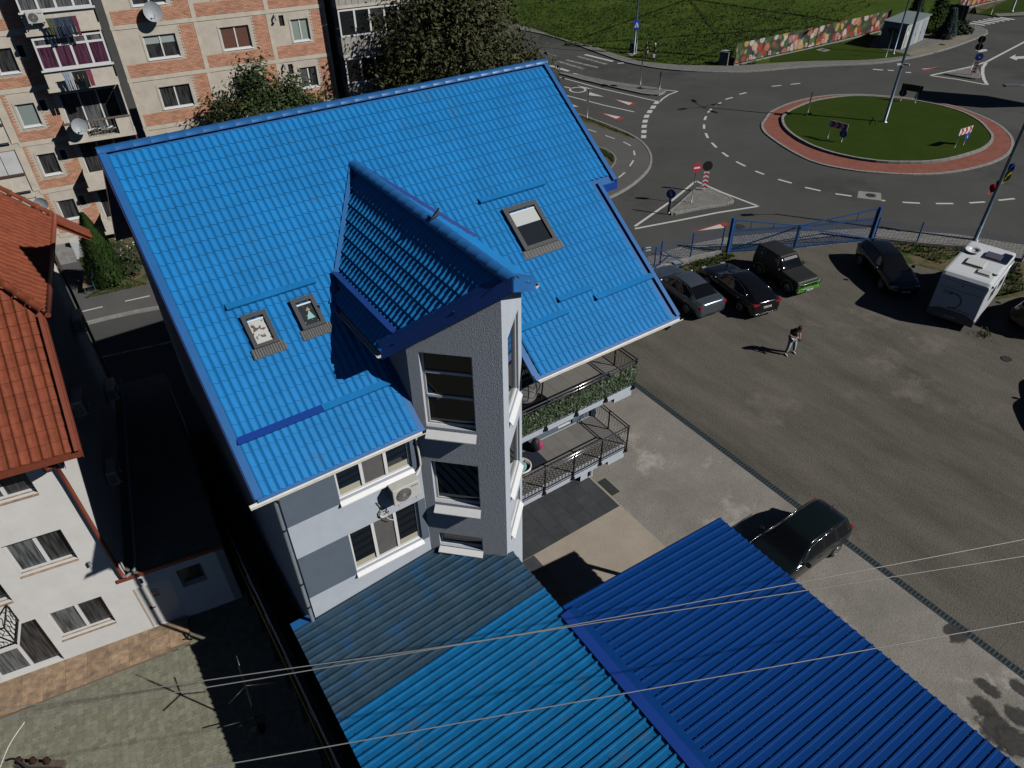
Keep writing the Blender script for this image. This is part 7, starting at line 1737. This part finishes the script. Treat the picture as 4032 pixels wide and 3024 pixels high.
def person(label, loc, rz, hip_l, hip_r, knee_l, knee_r, ank_l, ank_r, chest, neck, head, hd_dir, elb_l, wri_l, elb_r, wri_r, top, legs, hair, shoe, skin_m=m_skin, sc_=1.0, shorts=False, cap=None, hat=None):
    t = thing('person', label, 'person', loc, rz); V = Vector; t.scale = (sc_,) * 3
    pel = (V(hip_l) + V(hip_r)) / 2 + V((0, 0, .06)); ch, ne, he = V(chest), V(neck), V(head); side = (V(hip_l) - V(hip_r)).normalized()
    shl, shr = ch + side * .19 + V((0, 0, .06)), ch - side * .19 + V((0, 0, .06))
    pts = [pel, pel.lerp(ch, .5), ch, ne, he, shl, V(elb_l), V(wri_l), shr, V(elb_r), V(wri_r), V(hip_l), V(knee_l), V(ank_l), V(hip_r), V(knee_r), V(ank_r)]
    ed = [(0, 1), (1, 2), (2, 3), (3, 4), (2, 5), (5, 6), (6, 7), (2, 8), (8, 9), (9, 10), (0, 11), (11, 12), (12, 13), (0, 14), (14, 15), (15, 16)]
    rad = [(.14, .1), (.13, .1), (.15, .1), .055, .09, .06, .042, .03, .06, .042, .03, .09, .06, .042, .09, .06, .042]
    body = skin('body', [tuple(p) for p in pts], ed, rad, skin_m, t)
    # face
    hd = V(hd_dir).normalized(); upv = (he - ne).normalized(); sd = hd.cross(upv).normalized(); fw = upv.cross(sd) * -1
    fw = hd
    MB().lathe([(.004, 0), (.075, .03), (.098, .08), (.1, .13), (.085, .18), (.04, .225), (.004, .235)], he - upv * .1, upv, 14).build('head', skin_m, t)
    f = he + upv * .02
    MB().bar(f + fw * .085 + upv * .03, f + fw * .115 - upv * .015, .025).build('nose', skin_m, t)
    for s in (1, -1):
        MB().lathe([(.004, 0), (.013, .004), (.004, .01)], f + fw * .088 + sd * s * .035 + upv * .03, fw, 8).build('eye', m_sblk, t)
        MB().lathe([(.006, 0), (.03, .008), (.02, .02)], f + sd * s * .094, sd * s, 8).build('ear', skin_m, t)
    MB().bar(f + fw * .088 - upv * .05 - sd * .022, f + fw * .088 - upv * .05 + sd * .022, .01).build('mouth', mat('lips', (.28, .1, .09), .6), t)
    MB().lathe([(.098, 0), (.108, .04), (.1, .1), (.06, .135), (.005, .145)], he + upv * .03 - fw * .018, upv - fw * .25, 14).build('hair' if not hat else 'cap', hair if not hat else hat, t)
    # clothes follow the body
    tp = [pel - V((0, 0, .03)), pel.lerp(ch, .5), ch, ne - (ne - ch) * .25, shl, shl.lerp(V(elb_l), .72), shr, shr.lerp(V(elb_r), .72)]
    skin('shirt', [tuple(p) for p in tp], [(0, 1), (1, 2), (2, 3), (2, 4), (4, 5), (2, 6), (6, 7)], [(.175, .135), (.165, .13), (.18, .13), .085, .085, .072, .085, .072], top, t)
    e = .55 if shorts else .97
    lg = [pel + V((0, 0, .0)), V(hip_l), V(knee_l) if not shorts else V(hip_l).lerp(V(knee_l), .85), V(hip_r), V(knee_r) if not shorts else V(hip_r).lerp(V(knee_r), .85)]; ee = [(0, 1), (1, 2), (0, 3), (3, 4)]; rr = [(.165, .125), .115, .085, .115, .085]
    if not shorts: lg += [V(knee_l).lerp(V(ank_l), e), V(knee_r).lerp(V(ank_r), e)]; ee += [(2, 5), (4, 6)]; rr += [.068, .068]
    skin('shorts' if shorts else 'trousers', [tuple(p) for p in lg], ee, rr, legs, t)
    for a, k in ((ank_l, knee_l), (ank_r, knee_r)):
        a = V(a); toe = V((.16, 0, 0))
        MB().lathe([(.025, 0), (.045, .03), (.05, .12), (.045, .2), (.02, .26)], a + V((-.08, 0, -.055)), (1, 0, -.08), 10).build('shoe', shoe, t)
    for wri, el, s in ((wri_l, elb_l, 1), (wri_r, elb_r, -1)):
        d = (V(wri) - V(el)).normalized(); hand(t, V(wri) - d * .01, d, side * s if abs(d.dot(side)) < .9 else V((0, 0, 1)), skin_m)
    return t
pf_ = (G(3091, 1392) + G(3121, 1394)) / 2
m_tee = mat('tee_black', (.012, .012, .013), .9); m_jean = mat('jeans_pale', (.42, .47, .5), .9, var=.12, vs=9); m_whs = mat('trainer_white', (.6, .58, .5), .6); m_hair = mat('hair_brown', (.05, .03, .02), .7)
P1 = person('person in black T-shirt and pale jeans looking down at a phone on the gravel', (pf_.x, pf_.y, .012), R(-105), (.0, .1, .88), (.0, -.1, .88), (.04, .17, .48), (.05, -.16, .48), (.0, .24, .09), (.02, -.22, .09), (.05, 0, 1.3), (.13, 0, 1.47), (.22, 0, 1.54), (.75, 0, -.75), (.06, .27, 1.1), (.3, .1, 1.08), (.06, -.27, 1.1), (.3, -.08, 1.08), m_tee, m_jean, m_hair, m_whs, sc_=1.05)
ph = thing('mobile_phone', 'dark phone held in both hands by the person on the gravel', 'phone', P1.location, P1.rotation_euler.z)
MB().obox((.34, -.045, 1.05), (.02, 0, .06), (0, .1, 0), (.12, 0, -.03)).build('casing', m_sback, ph)
MB().lathe([(.045, 0), (.045, .004)], (.195, .03, 1.24), (1, 0, .1), 14).build('shirt_print', mat('shirt_print_orange', (.5, .22, .08), .8), P1)
walk = R(148)
w1 = up5(k3(1200, 515), .12); w2 = up5(k3(1272, 543), .12)
m_navyt = mat('tee_navy', (.02, .02, .05), .9); m_drk = mat('trousers_dark', (.015, .015, .017), .9); m_bshoe = mat('shoe_black', (.015, .015, .015), .7)
person('person in navy T-shirt and dark trousers walking with a white bag by the meadow', w1, walk, (0, .1, .9), (0, -.1, .9), (.12, .1, .5), (-.02, -.1, .48), (.05, .1, .09), (-.28, -.1, .13), (.03, 0, 1.32), (.05, 0, 1.5), (.08, 0, 1.62), (1, 0, -.1), (.03, .27, 1.12), (.18, .27, .88), (-.08, -.27, 1.12), (-.12, -.27, .85), m_navyt, m_drk, m_hair, m_bshoe)
person('person in black T-shirt and white cap walking behind with a pale bag by the meadow', w2, walk, (0, .1, .9), (0, -.1, .9), (.1, .1, .5), (-.05, -.1, .48), (.0, .1, .09), (-.32, -.1, .15), (.03, 0, 1.32), (.05, 0, 1.5), (.08, 0, 1.62), (1, 0, -.1), (.0, .27, 1.12), (.12, .26, .88), (-.05, -.27, 1.12), (.06, -.27, .86), m_tee, m_drk, m_hair, m_bshoe, shorts=False, hat=mat('cap_white', (.7, .68, .6), .8))
for w, off, lb in ((w1, (-.14, -.28), 'white carrier bag in the hand of the walker in navy'), (w2, (.14, .27), 'pale carrier bag in the hand of the walker in the white cap')):
    b_ = thing('carrier_bag', lb, 'bag', w + Matrix.Rotation(walk, 3, 'Z') @ Vector((off[0], off[1], .38)), walk)
    MB().extr([(-.12, -.05, 0), (.14, -.05, .02), (.16, -.04, .36), (-.13, -.04, .36)], (0, .1, 0)).build('bag_body', mat('plastic_white', (.6, .6, .6), .5), b_, bevel=.03)
    for y in (-.03, .03): MB().tube([(-.06, y, .35), (-.02, y, .46), (.05, y, .46), (.08, y, .35)], .008, 5).build('handle', MT['plastic_white'], b_)
